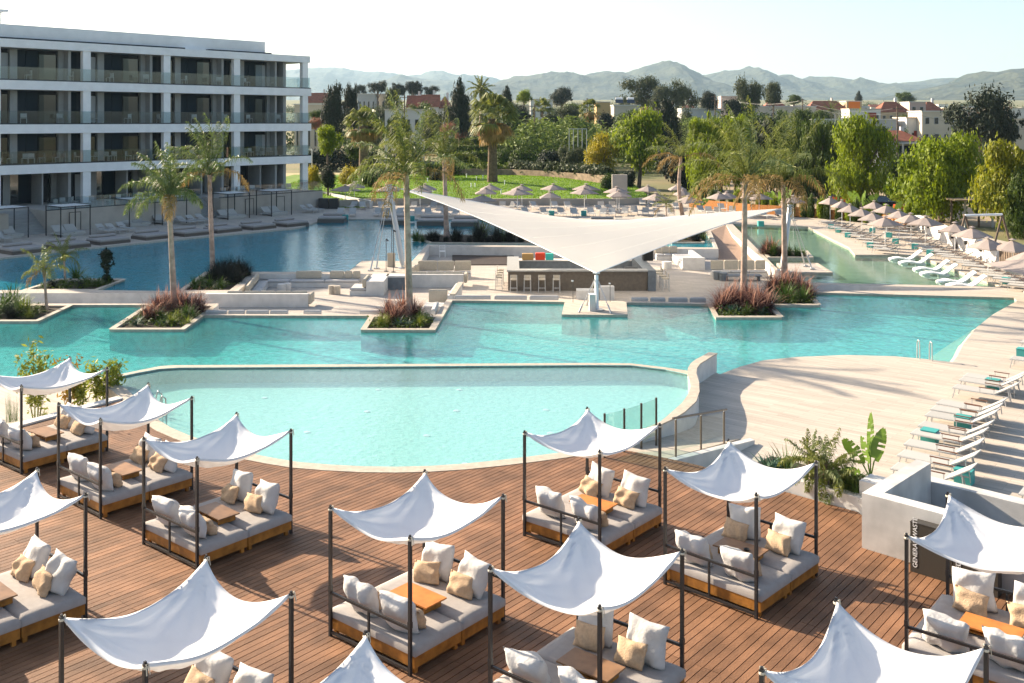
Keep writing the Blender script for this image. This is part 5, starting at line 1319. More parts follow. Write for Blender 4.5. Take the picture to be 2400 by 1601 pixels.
def tree(name, label, cat, px, ytop, ybot, wpx, Y, kind, m, seed, group=None, trunk=True, dep=1.0):
    """crown spans ytop..ybot on the photograph at distance Y"""
    p = W(px, ybot, Y); zt = W(px, ytop, Y).z; base = tz(Y) if not (112 < Y < 155 and -32 < p.x < 14) else lawnz(p.x, Y)
    t = thing(name, label, cat, (p.x, Y, base), rl.uniform(0, 6.28) if False else 0, group)
    rad = wpx/FPX*Y/2; h = zt-max(p.z, base); n_, s_, kw = KP[kind]
    zb = max(p.z, base)-base
    me = crown_mesh(kind, seed, m, n_, s_, **kw)
    c = bpy.data.objects.new('foliage' if kind == 'bush' else 'crown', me); COL.objects.link(c); c.parent = t
    c.location = (0, 0, zb); c.scale = (rad, rad*dep, h); c.rotation_euler = (0, 0, (seed*1.7) % 6.28)
    if trunk:
        b = MB(); r_ = max(.09, rad*.075); q = Vector((rl.uniform(-.1, .1)*rad, 0, zb+h*.35)); b.tube((0, 0, -.2), q, r_, 8, r_*.7)
        for k in range(4):
            a = rl.uniform(0, 6.28); b.tube(q*.8, q+Vector((math.cos(a)*rad*.5, math.sin(a)*rad*.5, h*rl.uniform(.15, .35))), r_*.5, 6, r_*.2)
        obj('trunk', b, M['bark'], t)
    return t
TR = [
 ('broadleaf_tree','tall lime green tree behind the sail, first of the bright row','tree',1651,260,440,108,122,'weep','lf_lime',1),
 ('broadleaf_tree','lime green tree hidden behind the two large right palms','tree',1724,264,440,104,124,'weep','lf_lime',2),
 ('broadleaf_tree','slim green tree with rusty lower leaves right of the two palms','tree',1918,280,465,96,115,'weep','lf_green',3),
 ('broadleaf_tree','dark green tree in shade directly behind the right palm','tree',1850,285,465,110,120,'weep','lf_green',4),
 ('broadleaf_tree','broad lime green tree before the small white house','tree',2022,276,478,165,108,'weep','lf_lime',5),
 ('broadleaf_tree','widest bright green weeping tree above the zigzag wall','tree',2205,300,515,232,92,'weep','lf_lime',6),
 ('broadleaf_tree','yellow green tree cut by the right edge of the photo','tree',2378,320,550,200,82,'weep','lf_yg',7),
 ('broadleaf_tree','dark lower tree under the yellow green one at the right edge','tree',2400,400,560,110,80,'weep','lf_green',8),
 ('pine_tree','large dark evergreen rising above the right end of the tree row','tree',2300,200,345,175,150,'open','lf_dark',9),
 ('pine_tree','lower dark evergreen right behind the large one','tree',2345,250,350,110,152,'round','lf_dark',10),
 ('broadleaf_tree','bright lime tree in the middle distance left of the leaning thin palm','tree',1497,267,420,138,138,'round','lf_lime',11),
 ('broadleaf_tree','airy golden yellow tree at the end of the hedge','tree',1410,310,418,100,140,'open','lf_yellow',12),
 ('pine_tree','tall dark conifer rising behind the bright lime tree','tree',1562,226,345,104,160,'cone','lf_dark',13),
 ('broadleaf_tree','dark bush tree under the conifer behind the parasols','tree',1575,330,425,110,150,'bush','lf_dark',14),
 ('eucalyptus_tree','broad grey green eucalyptus left of the central gap','tree',1492,186,262,116,340,'open','lf_euc',15),
 ('eucalyptus_tree','second grey green eucalyptus before the pointed hill','tree',1602,186,262,80,335,'open','lf_euc',16),
 ('eucalyptus_tree','low grey green eucalyptus between the two broad ones','tree',1550,205,265,70,330,'round','lf_euc',17),
 ('eucalyptus_tree','tallest eucalyptus with a leaning crown above the houses','tree',1756,177,276,74,300,'open','lf_euc',18),
 ('eucalyptus_tree','rounder eucalyptus just right of the tallest one','tree',1812,194,252,52,310,'round','lf_euc',19),
 ('cypress_tree','tall dark cypress nearest the hotel corner','tree',782,194,318,66,190,'weep','lf_dark',20),
 ('cypress_tree','narrower dark cypress touching the first one','tree',822,193,305,46,195,'weep','lf_dark',21),
 ('cypress_tree','tall dark cypress left of the date palm','tree',1076,182,308,72,185,'cone','lf_dark',22),
 ('cypress_tree','small dark cypress right of the date palm','tree',1188,197,250,34,260,'cone','lf_dark',23),
 ('pine_tree','dark flat pine behind the first cypresses','tree',842,200,232,34,420,'open','lf_dark',24),
 ('pine_tree','pair of ragged dark pines left of the far roofs','tree',884,187,224,58,400,'open','lf_dark',25),
 ('pine_tree','wide dark pine above the red roofs','tree',932,195,228,42,400,'round','lf_dark',26),
 ('pine_tree','rounded dark pine above the white gable','tree',970,190,228,48,405,'round','lf_dark',27),
 ('pine_tree','low dark pine right of the rounded one','tree',1012,202,228,50,400,'open','lf_dark',28),
 ('broadleaf_tree','grey green tree behind the left palm crown','tree',920,209,262,50,240,'round','lf_euc',29),
 ('small_tree','small green garden tree beside the hotel corner','tree',769,296,366,72,118,'round','lf_lime',30),
 ('broadleaf_tree','rounded green bush tree right of the thick fan palm','tree',1232,338,398,96,158,'bush','lf_green',31),
 ('broadleaf_tree','green bush tree touching the fan palm trunk','tree',1180,342,398,50,156,'bush','lf_green',32),
 ('broadleaf_tree','dark thicket right of the rounded bush tree','tree',1300,345,408,90,150,'bush','lf_dark',33),
 ('broadleaf_tree','leafless looking brown tree before the dark thicket','tree',1340,340,400,66,148,'open','lf_euc',34),
 ('broadleaf_tree','dark rounded tree clump in the middle distance below the hills','tree',1316,208,252,60,380,'round','lf_dark',35),
 ('broadleaf_tree','yellow green tree beside the small cypress','tree',1226,212,250,40,270,'round','lf_lime',36),
 ('broadleaf_tree','rounded green tree before the house with solar heaters','tree',1470,252,290,70,230,'bush','lf_green',37),
 ('broadleaf_tree','green tree in front of the cream villas beside a date palm','tree',1920,258,290,60,250,'round','lf_green',38),
 ('broadleaf_tree','green tree between villa and utility pole','tree',2125,270,312,44,235,'round','lf_green',39),
 ('broadleaf_tree','dark clump behind the far villas','tree',1860,222,246,44,420,'round','lf_green',40),
 ('broadleaf_tree','dark green clump on the horizon behind the red roofs','tree',2120,217,244,56,520,'round','lf_green',41),
 ('pine_tree','small star-shaped pine standing out on the far plain','tree',2013,212,238,20,600,'cone','lf_dark',42),
 ('broadleaf_tree','leafy low tree between the two large weeping trees','tree',2120,425,478,110,100,'bush','lf_lime',43),
 ('pine_tree','dark tree at the left foot of the eucalyptus group','tree',1660,215,262,50,300,'round','lf_dark',44),
 ('broadleaf_tree','dark green tree below the tallest eucalyptus','tree',1715,235,285,60,240,'round','lf_dark',45),
 ('broadleaf_tree','green tree low between lime tree and golden tree','tree',1440,400,445,70,132,'bush','lf_green',46),
 ('broadleaf_tree','olive tree in the thicket right of the utility pole','tree',1330,250,290,70,250,'round','lf_euc',47),
 ('broadleaf_tree','olive tree in the thicket near the small white house','tree',1290,262,300,70,230,'bush','lf_euc',48),
 ('broadleaf_tree','dark tree behind the first utility pole','tree',1215,245,300,60,215,'round','lf_dark',49),
 ('broadleaf_tree','shaded green tree filling the gap right of the first lime tree','tree',1690,280,470,100,132,'round','lf_green',51),
 ('broadleaf_tree','dark shaded tree between the two right palms and the slim tree','tree',1790,282,465,130,130,'round','lf_dark',52),
 ('broadleaf_tree','dark shaded tree left of the broad lime green tree','tree',1958,300,475,110,126,'round','lf_green',53),
 ('broadleaf_tree','shaded tree behind the parasols left of the large right palm','tree',1625,320,460,110,136,'bush','lf_dark',54),
 ('broadleaf_tree','green tree between the broad lime tree and the white house','tree',2092,360,475,80,118,'bush','lf_green',55),
 ('broadleaf_tree','low olive bush tree before the porch of the white house','tree',2128,352,392,50,165,'bush','lf_euc',56),
 ('broadleaf_tree','dark tree filling the right gap behind the two weeping trees','tree',2300,360,500,110,115,'round','lf_green',57),
 ('broadleaf_tree','green tree beyond the low flat white building at left','tree',1880,258,330,70,200,'round','lf_green',58),
 ('broadleaf_tree','green tree before the right end of the low flat building','tree',2040,284,345,90,190,'bush','lf_green',59),
 ('broadleaf_tree','green tree before the foot of the cream tower','tree',2190,312,370,80,185,'bush','lf_dark',60),
 ('broadleaf_tree','green tree in front of the white building behind the palm crown','tree',930,266,345,80,190,'bush','lf_green',61),
 ('broadleaf_tree','olive tree under the red roofs of the left distance','tree',1008,248,335,70,195,'bush','lf_euc',62),
 ('broadleaf_tree','olive bush tree between cypress and left fan palm','tree',872,246,335,56,205,'bush','lf_euc',63),
 ('broadleaf_tree','wide low green tree before the long cream villa','tree',1800,262,335,150,215,'bush','lf_green',64),
 ('broadleaf_tree','dark bushy tree before the glasshouse roof','tree',1700,262,330,100,220,'bush','lf_dark',65),
 ('broadleaf_tree','green bush tree right of the pines before the villas','tree',1985,286,330,60,215,'bush','lf_euc',66),
 ('broadleaf_tree','dark bushy tree right of the red porch house','tree',2185,330,400,60,175,'bush','lf_green',67),
 ('broadleaf_tree','green tree behind the white gate block and hedge','tree',1360,385,440,80,146,'bush','lf_green',68),
 ('broadleaf_tree','green tree below the red roofs left of the wide cypress','tree',985,236,300,84,285,'bush','lf_green',71),
 ('broadleaf_tree','olive tree before the grey white building','tree',895,238,300,70,290,'bush','lf_euc',72),
 ('broadleaf_tree','small dark tree left of the pale solar house','tree',1420,262,300,60,240,'bush','lf_dark',73),
 ('broadleaf_tree','bush tree before the solar house at right','tree',1500,262,300,60,235,'bush','lf_green',74),
 ('broadleaf_tree','shaded green tree before the low flat white building','tree',1950,288,400,90,170,'round','lf_green',75),
 ('broadleaf_tree','dark low tree left of the red shutter house','tree',2112,300,372,56,200,'bush','lf_green',76),
 ('broadleaf_tree','green tree at the foot of the tan three-storey house','tree',2070,278,312,56,240,'bush','lf_euc',77),
 ('broadleaf_tree','dark green tree beside the white shed at the right edge','tree',2350,262,330,60,220,'bush','lf_green',78),
 ('broadleaf_tree','green tree covering the left end of the glasshouse','tree',1610,250,310,64,255,'bush','lf_euc',79),
 ('broadleaf_tree','dark green tree between glasshouse and villa','tree',1745,245,310,60,250,'round','lf_green',80),
 ('broadleaf_tree','green tree before the middle of the cream villa','tree',1838,256,300,50,260,'bush','lf_green',81),
 ('broadleaf_tree','olive tree left of the white annex','tree',1058,240,300,50,280,'bush','lf_euc',82),
 ('broadleaf_tree','wide green tree in the thicket right of the small fan palm','tree',1345,238,290,80,270,'bush','lf_green',83),
 ('broadleaf_tree','green tree left of the thicket pole','tree',1205,262,320,56,205,'bush','lf_green',84),
 ('broadleaf_tree','grey green tree in front of the dark conifer','tree',2240,320,372,50,160,'bush','lf_green',50),
]
for a in TR: tree(*a, trunk=a[9-1] if False else True, dep=1.0)
BU = [
 ('shrub','golden yellow shrub beside the hotel corner',735,382,440,50,122,'lf_yellow',60),('shrub','dark clipped round shrub near the small garden tree',766,388,440,50,118,'lf_dark',61),
 ('shrub','bright yellow shrub right of the small garden tree',815,386,432,64,124,'lf_yellow',62),('shrub','green shrub at the left end of the lawn',862,395,438,50,128,'lf_green',63),
 ('shrub','dark shrub under the left fan palm',900,385,430,70,140,'lf_dark',64),('shrub','spiky dark shrub on the lawn edge below the hedge',1022,394,428,46,134,'lf_dark',65),
 ('shrub','pink flowering oleander by the hotel corner',740,276,302,40,190,'lf_pink',66),('shrub','pink flowering oleander left of the date palm',1082,300,322,34,185,'lf_pink',67),
 ('shrub','pink flowering oleander behind the thick fan palm',1130,298,322,34,186,'lf_pink',68),('shrub','orange pink bush behind the tall front palm',1045,285,318,50,182,'lf_pink',69),
 ('shrub','green shrub by the pale gate block',1420,405,450,50,125,'lf_green',70),('shrub','dark purple bush behind the gate block',1475,395,450,50,128,'lf_dark',71),
 ('shrub','green low shrub left of the far playing field',740,255,280,34,200,'lf_green',72),('shrub','tall green shrub at the field edge behind the small tree',830,325,372,60,150,'lf_green',73),
 ('shrub','dark shrub mass behind the tall front palm',950,330,400,90,148,'lf_dark',74)]
for nm, lab, px, a, c, w_, Y, m_, sd_ in BU: tree(nm, lab, 'shrub', px, a, c, w_, Y, 'bush', m_, sd_, trunk=False)
def hedge(label, pts, y0s, h, wd, m, seed, n, wallmat=None, name='hedge'):
    """pts: (px, Y); leaves spread through a long box"""
    g = np.random.default_rng(seed); P_ = []
    for (a, Ya), (c, Yc) in zip(pts[:-1], pts[1:]):
        A = np.array([(a-CX)/FPX*Ya, Ya]); B_ = np.array([(c-CX)/FPX*Yc, Yc]); P_.append((A, B_, np.linalg.norm(B_-A)))
    tot = sum(p[2] for p in P_); lob = []
    z0 = y0s
    for A, B_, L_ in P_:
        k = max(2, int(L_/(wd*.7)))
        for i in range(k): q = A+(B_-A)*(i+.5)/k; lob.append((q[0]+g.normal()*.1, q[1]+g.normal()*.1, z0+h*.5, L_/k*.8, wd/2, h*.5*g.uniform(.92, 1.06)))
    P, F = leaves(lob, n, .16, seed, clump=8, spread=.25, inner=.1)
    return tag(npobj(name, P, F, M[m]), label, 'hedge')
hedge('long clipped green hedge along the back of the lawn', [(995,148),(1100,150),(1200,149)], .3, 1.75, 1.6, 'lf_hedge', 81, 9000)
hedge('brown green hedge continuing right of the fan palm along the lawn', [(1200,149),(1290,143),(1370,137),(1425,132)], 1.3, 1.3, 1.6, 'lf_euc', 82, 8000)
hedge('tall ivy covered hedge wall behind the lawn hedge', [(1040,160),(1148,160)], .0, 3.4, 1.5, 'lf_hedge', 83, 9000)
hedge('upper hedge terrace behind the ivy wall', [(1035,178),(1240,178)], 2.6, 1.6, 1.6, 'lf_hedge', 84, 8000)
hedge('low far hedge below the pink oleanders', [(1035,195),(1130,195)], 4.2, 1.0, 1.5, 'lf_hedge', 85, 3000)
hedge('dark hedge behind the playing field next to the hotel', [(715,186),(880,186)], -.5, 3.6, 1.5, 'lf_dark', 86, 6000)
t = thing('garden_wall', 'rough brown stone garden wall curving behind the lawn', 'wall', (0, 0, 0))
wp = [(1000,149.5),(1200,147.5),(1290,141.5),(1350,137),(1425,130.5)]
for (a, Ya), (c, Yc) in zip(wp[:-1], wp[1:]):
    A = Vector(((a-CX)/FPX*Ya, Ya)); B_ = Vector(((c-CX)/FPX*Yc, Yc)); d = B_-A; m_ = (A+B_)/2; b = MB(); b.box((m_.x, m_.y, .55), (d.length+.1, .4, 2.1), math.atan2(d.y, d.x)); obj('wall_segment', b, mat('rough stone', (.30,.22,.15), .9, .35, 1.5, .6, 6) if 'rough stone' not in bpy.data.materials else bpy.data.materials['rough stone'], t)
t = thing('gate_block', 'pale square wall block standing at the right end of the lawn', 'wall', (*G(1452, 478, T), T)); b = MB(); b.box((0, 0, 1.6), (1.7, .5, 3.4)); obj('body', b, M['terrwall'], t)
# wide green thicket of reeds in the middle distance, and loose greenery across the plain: nobody could count it
g = np.random.default_rng(90); lob = []
for k in range(150):
    px = g.uniform(1195, 1700); Y = g.uniform(175, 300); x = (px-CX)/FPX*Y; h = g.uniform(1.8, 4.2); 
    zt_ = CAMH-((g.uniform(268, 330)-HY)/FPX*Y)
    lob.append((x, Y, max(1.0, min(zt_*.55, 4.5)), g.uniform(2.5, 5), g.uniform(2, 4), max(1.6, min(4.2, zt_*.6))))
P, F = leaves(lob, 46000, .26, 91, clump=12, spread=.18, elong=2.0, inner=.1); M['lf_reed'] = mat('reed green', (.24,.30,.05), .7, 0, .08, c2=(.06,.10,.02), island=True, trans=.25)
tag(npobj('thicket', P, F, M['lf_reed']), kind='stuff')
g = np.random.default_rng(93); lob = []
for k in range(900):
    Y = 10**g.uniform(math.log10(230), math.log10(1500)); px = g.uniform(640, 2500)
    x = (px-CX)/FPX*Y; r_ = g.uniform(1.2, 3.0)*(Y/400)**.45; lob.append((x, Y, tz(Y)+r_*.7, r_*g.uniform(1, 2.4), r_, r_*g.uniform(.6, 1.0)))
P, F = leaves(lob, 110000, .5, 94, clump=10, spread=.26, elong=1.4, inner=.05); M['lf_far'] = mat('far olive green', (.09,.12,.03), .8, 0, .02, c2=(.025,.045,.018), island=True, trans=.15)
tag(npobj('scrub', P, F, M['lf_far']), kind='stuff')
# trees dotted over the plain between the houses (shared crowns)
far = []
for k in range(95):
    Y = rl.choice([260, 330, 420, 520, 640, 800, 1000, 1250])*rl.uniform(.9, 1.1); px = rl.uniform(705, 2420); far.append((px, Y))
far.sort()
for i, (px, Y) in enumerate(far):
    x = (px-CX)/FPX*Y; kd = rl.choice(['bush', 'cone', 'bush', 'bush']); m_ = rl.choice(['lf_dark', 'lf_green', 'lf_euc', 'lf_green']); h = rl.uniform(3.5, 7.5)*(Y/400)**.2; r_ = h*(.25 if kd == 'cone' else rl.uniform(.5, .9))
    key = (kd, 100+(i % 2), m_); n_, s_, kw = KP[kd]; me = crown_mesh(kd, key[1], m_, 1300, .075, **kw)
    o = bpy.data.objects.new('distant_tree', me); COL.objects.link(o); o.location = (x, Y, tz(Y)); o.scale = (r_, r_, h); o.rotation_euler = (0, 0, rl.uniform(0, 6.28))
    tag(o, f'{ordn(i)} small distant tree from the left among the far houses', 'tree', 'small trees dotted over the plain')
# ------------------------------------------------------------------ houses, poles and other background things
HC = {'white': (.62,.60,.57), 'cream': (.56,.48,.38), 'pink': (.55,.40,.34), 'grey': (.42,.42,.42), 'tan': (.50,.38,.24), 'ochre': (.50,.34,.16), 'redp': (.28,.04,.03)}
for k, c in HC.items(): M['h_'+k] = mat('house wall '+k, c, .85, .08, .3)
M['roof_red'] = mat('red tile roof', (.27,.095,.055), .85, .25, 1.2, .3, 6); M['roof_flat'] = mat('pale flat roof', (.42,.40,.37), .9, .1, .5)
M['solar'] = mat('solar panel', (.03,.04,.06), .2); M['orange'] = mat('orange banner', (.80,.20,.02), .7)
def house(label, x0, x1, ytop, ybase, Y, col, roof='flat', storeys=2, win=4, dep=8, rz=0.0, extra=None, group=None, cat='house', balcony=False):
    a = W(x0, ybase, Y); c = W(x1, ytop, Y); w_ = c.x-a.x; z0 = tz(Y)-.2; zt = c.z; h = zt-z0
    t = thing('house', label, cat, ((a.x+c.x)/2, Y+dep/2, z0), rz, group)
    hr = h*.26 if roof in ('hip', 'gable') else 0; hw = h-hr
    b = MB(); b.box((0, 0, hw/2), (w_, dep, hw)); wl = obj('wall', b, M['h_'+col], t)
    if roof == 'flat': b = MB(); b.box((0, 0, hw+.12), (w_+.4, dep+.4, .24)); rf = obj('roof', b, M['h_white' if col != 'white' else 'h_cream'], t)
    else:
        e = .5; W2, D2 = w_/2+e, dep/2+e; g_ = w_/2-dep*.35 if roof == 'hip' else W2; g_ = max(g_, .3); z = hw
        V = [(-W2,-D2,z),(W2,-D2,z),(W2,D2,z),(-W2,D2,z),(-g_,0,z+hr),(g_,0,z+hr)]; b = MB(); b.add(V, [(0,1,5,4),(2,3,4,5),(1,2,5),(3,0,4),(3,2,1,0)]); rf = obj('roof', b, M['roof_red'], t)
        b = MB(); b.box((w_*.2, .5, z+hr*.9), (.7, .7, hr*.9)); obj('chimney', b, M['h_white'], rf)
    # windows on the front
    vis = max(1, storeys); sh = hw/max(vis, 1)
    if win:
        for s in range(vis):
            for i in range(win):
                zc = hw-sh*(s+.55); xx = -w_/2+w_*(i+.5)/win+rl.uniform(-.1, .1); ww = min(1.3, w_/win*.45)
                b = MB(); b.box((xx, -dep/2-.015, zc), (ww, .08, sh*.42)); fr = obj('window', b, M['h_grey'] if col != 'grey' else M['h_white'], t)
                b = MB(); b.box((xx, -dep/2-.062, zc), (ww-.18, .012, sh*.42-.18)); obj('pane', b, M['darkglass'], fr)
    if balcony:
        for s in range(vis): b = MB(); b.box((0, -dep/2-.9, hw-sh*(s+1)+.1), (w_*.9, 1.7, .2)); b.box((0, -dep/2-1.7, hw-sh*(s+1)+.65), (w_*.9, .08, .9)); obj('balcony', b, M['h_white'], t)
    if extra: extra(t, w_, dep, hw)
    return t
def ex_solar(t, w_, d, h):
    for k in (-.25, .2):
        b = MB(); b.box((w_*k, -1, h+1.2), (2.0, 1.6, .1), M=Matrix.Rotation(R(35), 4, 'X')); obj('solar_panel', b, M['solar'], t); b = MB(); b.tube((w_*k-.9, 0, h+1.9), (w_*k+.9, 0, h+1.9), .35, 8); obj('water_tank', b, M['white'], t)
def ex_panel(m, kx, kw, kh):
    def f(t, w_, d, h): b = MB(); b.box((w_*kx, -d/2-.08, h*kh), (w_*kw, .12, h*.6)); obj('wall_panel', b, M[m], t)
    return f
def ex_porch(t, w_, d, h):
    b = MB(); b.box((w_*.18, -d/2-1.2, h*.93), (w_*.62, 2.4, .16)); obj('porch_roof', b, M['h_white'], t); b = MB(); b.box((w_*.18, -d/2-.04, h*.45), (w_*.56, .06, h*.8)); obj('porch_opening', b, M['curtain'], t)
    for k in (-.1, .46): b = MB(); b.box((w_*k, -d/2-2.2, h*.45), (.25, .25, h*.9)); obj('pillar', b, M['h_white'], t)
HS = [
 dict(label='small white house with a dark red roof and porch between the trees', x0=2066, x1=2165, ytop=306, ybase=375, Y=190, col='white', roof='hip', storeys=1, win=2, extra=ex_porch),
 dict(label='long cream villa with a flat roof and balcony behind the right palms', x0=1757, x1=1913, ytop=250, ybase=281, Y=330, col='cream', storeys=2, win=7, balcony=True),
 dict(label='villa with red hipped roof behind the long cream villa', x0=1896, x1=1985, ytop=236, ybase=262, Y=390, col='cream', roof='hip', win=4),
 dict(label='white block with a dark red wall panel in the town', x0=1991, x1=2064, ytop=256, ybase=284, Y=320, col='white', win=4, extra=ex_panel('h_redp', .22, .27, .6)),
 dict(label='building with a bright orange banner among the villas', x0=1984, x1=2020, ytop=238, ybase=258, Y=390, col='tan', win=2, extra=ex_panel('orange', .0, .75, .72)),
 dict(label='tan three-storey house left of the pink one', x0=2063, x1=2131, ytop=238, ybase=286, Y=330, col='tan', roof='hip', storeys=3, win=4),
 dict(label='pink house with a red roof in the row of villas', x0=2132, x1=2170, ytop=240, ybase=286, Y=335, col='pink', roof='flat', storeys=3, win=2),
 dict(label='house with red hipped roof right of the pink one', x0=2165, x1=2212, ytop=238, ybase=286, Y=345, col='cream', roof='hip', storeys=3, win=3),
 dict(label='low flat white building with dark windows above the tree row', x0=1905, x1=2105, ytop=281, ybase=312, Y=230, col='grey', storeys=1, win=9),
 dict(label='cream tower block before the dark evergreen', x0=2161, x1=2230, ytop=262, ybase=315, Y=225, col='cream', storeys=3, win=3),
 dict(label='low house with red shutter left of the cream tower', x0=2125, x1=2162, ytop=277, ybase=315, Y=228, col='white', storeys=1, win=1, extra=ex_panel('h_redp', .2, .5, .4)),
 dict(label='long white shed at the far right edge', x0=2366, x1=2440, ytop=254, ybase=280, Y=360, col='white', storeys=1, win=0),
 dict(label='white house with red base at the right edge', x0=2372, x1=2440, ytop=278, ybase=315, Y=230, col='cream', storeys=2, win=3),
 dict(label='long pale glasshouse roof behind the lime trees', x0=1598, x1=1690, ytop=256, ybase=282, Y=300, col='grey', storeys=1, win=0),
 dict(label='wide white shed right of the glasshouse', x0=1735, x1=1775, ytop=258, ybase=284, Y=310, col='grey', storeys=1, win=0),
 dict(label='white house with red roof next to the hotel corner', x0=718, x1=772, ytop=217, ybase=240, Y=430, col='white', roof='gable', win=3),
 dict(label='grey white flat building between the cypresses and the pines', x0=838, x1=880, ytop=221, ybase=242, Y=400, col='grey', win=4),
 dict(label='cream house right of the grey white building', x0=880, x1=905, ytop=221, ybase=242, Y=410, col='cream', win=2),
 dict(label='white house with red roof left of the gable', x0=955, x1=990, ytop=223, ybase=246, Y=330, col='white', roof='gable', win=2),
 dict(label='white gabled house with red roof in the left distance', x0=988, x1=1026, ytop=221, ybase=246, Y=325, col='white', roof='gable', win=2),
 dict(label='white annex right of the gabled house', x0=1026, x1=1056, ytop=226, ybase=246, Y=330, col='white', roof='hip', win=2),
 dict(label='long low cream building behind the pink oleander', x0=690, x1=774, ytop=246, ybase=272, Y=230, col='cream', storeys=1, win=6),
 dict(label='white building behind the crown of the front palm', x0=902, x1=988, ytop=258, ybase=296, Y=215, col='white', storeys=2, win=4),
 dict(label='plain white cube house right of the thick fan palm', x0=1243, x1=1295, ytop=234, ybase=262, Y=300, col='white', storeys=2, win=3),
 dict(label='peach house behind the green thicket', x0=1398, x1=1430, ytop=240, ybase=260, Y=300, col='ochre', storeys=1, win=2),
 dict(label='pale flat house carrying two solar water heaters', x0=1439, x1=1500, ytop=248, ybase=275, Y=260, col='cream', storeys=1, win=4, extra=ex_solar),
 dict(label='cream balcony house behind the lone palm crowns', x0=1790, x1=1850, ytop=237, ybase=258, Y=400, col='tan', roof='hip', win=3),
 dict(label='house with a red roof between cream villas', x0=1690, x1=1730, ytop=226, ybase=246, Y=520, col='pink', win=3)]
for h_ in HS: house(**h_)
town = []
for k in range(86):
    zone = rl.random()
    if zone < .60: px = rl.uniform(1830, 2440); Y = rl.uniform(430, 1050)
    elif zone < .80: px = rl.uniform(712, 1240); Y = rl.uniform(480, 1050)
    else: px = rl.uniform(1330, 1760); Y = rl.uniform(600, 1500)
    town.append((px, Y))
town.sort()
for i, (px, Y) in enumerate(town):
    wd = rl.uniform(7, 16)/FPX*0+rl.uniform(8, 18); wp_ = wd/Y*FPX; hh = rl.uniform(5.5, 9.5); ytop = HY-(tz(Y)+hh-CAMH)/Y*FPX
    col = rl.choice(['white', 'white', 'white', 'cream', 'pink', 'grey', 'tan']); rf = rl.choice(['flat', 'flat', 'hip', 'gable'])
    house(f'{ordn(i) if i < 69 else ordn(85-i)+" from the right"}{" from the left" if i < 69 else ""}, {"red roofed" if rf != "flat" else "flat roofed"} {col} far town house', px-wp_/2, px+wp_/2, ytop, ytop+10, Y, col, rf, 2, 3 if Y < 700 else 2, 8, group='small houses of the far town')
# utility poles and wires
def upole(label, px, ytop, Y, arms=2):
    x = (px-CX)/FPX*Y; z0 = tz(Y); zt = W(px, ytop, Y).z; t = thing('utility_pole', label, 'pole', (x, Y, z0)); b = MB(); b.tube((0, 0, 0), (0, 0, zt-z0), .16, 8, .11); obj('pole', b, M['bark'], t)
    for k in range(arms): b = MB(); b.box((0, 0, zt-z0-.5-k*.9), (1.8, .12, .12)); obj('crossarm', b, M['bark'], t)
    return Vector((x, Y, zt-.4))
ups = [upole('tall utility pole in the green thicket left of the metal frame', 1253, 243, 190, 2), upole('double utility pole right of the first one', 1376, 230, 230, 2), upole('thin utility pole in front of the cream villa', 1881, 231, 225, 1), upole('brown utility pole standing left of the cream tower', 2103, 248, 175, 1), upole('utility pole right of the eucalyptus', 1676, 222, 250, 2), upole('dark pole before the white gabled house', 948, 222, 190, 1), upole('thin lamp pole at the right edge of the town', 2366, 235, 300, 1)]
def wire(p, q, lab, dz=0):
    b = MB(); pts = [Vector(p).lerp(Vector(q), k/12)-Vector((0, 0, 1.4*4*(k/12)*(1-k/12)+dz)) for k in range(13)]; b.path(pts, .022, 3); tag(obj('power_line', b, M['metal']), lab, 'cable')
wire(ups[0], ups[1], 'upper power line between the two poles in the thicket'); wire(ups[0], ups[1], 'lower power line between the two poles in the thicket', .9)
wire(ups[4], ups[2], 'power line running from the eucalyptus pole to the villa pole'); wire(ups[2], ups[3], 'upper power line across the villas', 0); wire(ups[2], ups[3], 'lower power line across the villas', .7)
wire(ups[3], W(2480, 300, 160), 'power line running from the brown pole out of the right edge'); wire(ups[1], ups[4], 'long power line from the thicket to the eucalyptus pole')
# galvanised frame in the thicket
t = thing('metal_frame', 'grey metal frame of five uprights standing in the thicket', 'frame', (0, 0, 0))
Yf = 165; zt_ = W(1350, 303, Yf).z
for px in (1334, 1344, 1354.5, 1364.5, 1375): x = (px-CX)/FPX*Yf; b = MB(); b.box((x, Yf, zt_/2-.3), (.12, .12, zt_+.6)); obj('upright', b, M['frame'], t)
xa, xb2 = (1334-CX)/FPX*Yf, (1375-CX)/FPX*Yf; b = MB(); b.box(((xa+xb2)/2, Yf, zt_+.062), (xb2-xa+.12, .12, .12)); obj('crossbar', b, M['frame'], t)
t = thing('goal', 'white football goal on the field beside the hotel', 'goal', (0, 0, 0)); Yg = 165
gx = [(705-CX)/FPX*Yg, (731-CX)/FPX*Yg]; gz = W(730, 350, Yg).z
for x in gx: b = MB(); b.tube((x, Yg, T), (x, Yg, gz), .07, 6); obj('post', b, M['white'], t)
b = MB(); b.tube((gx[0], Yg, gz), (gx[1], Yg, gz), .07, 6); obj('crossbar', b, M['white'], t)
# bamboo screen
M['screen'] = mat('orange reed screen', (.50,.21,.06), .8, .35, 14)
t = thing('reed_screen', 'low orange reed screen bordering the far right terrace', 'screen', (0, 0, 0))
sc = [G(1614,485,T), G(1690,492,T), G(1760,499,T), G(1880,508,T), G(2000,518,T), G(2070,527,T), G(2125,537,T)]
for a, c in zip(sc[:-1], sc[1:]):
    a, c = Vector(a), Vector(c); d = c-a; n_ = max(1, int(d.length/1.8))
    for i in range(n_):
        m_ = a+d*(i+.5)/n_; b = MB(); b.box((m_.x, m_.y, T+.45), (d.length/n_-.03, .05, .9+rnd.uniform(-.04, .04)), math.atan2(d.y, d.x)); obj('panel', b, M['screen'], t)
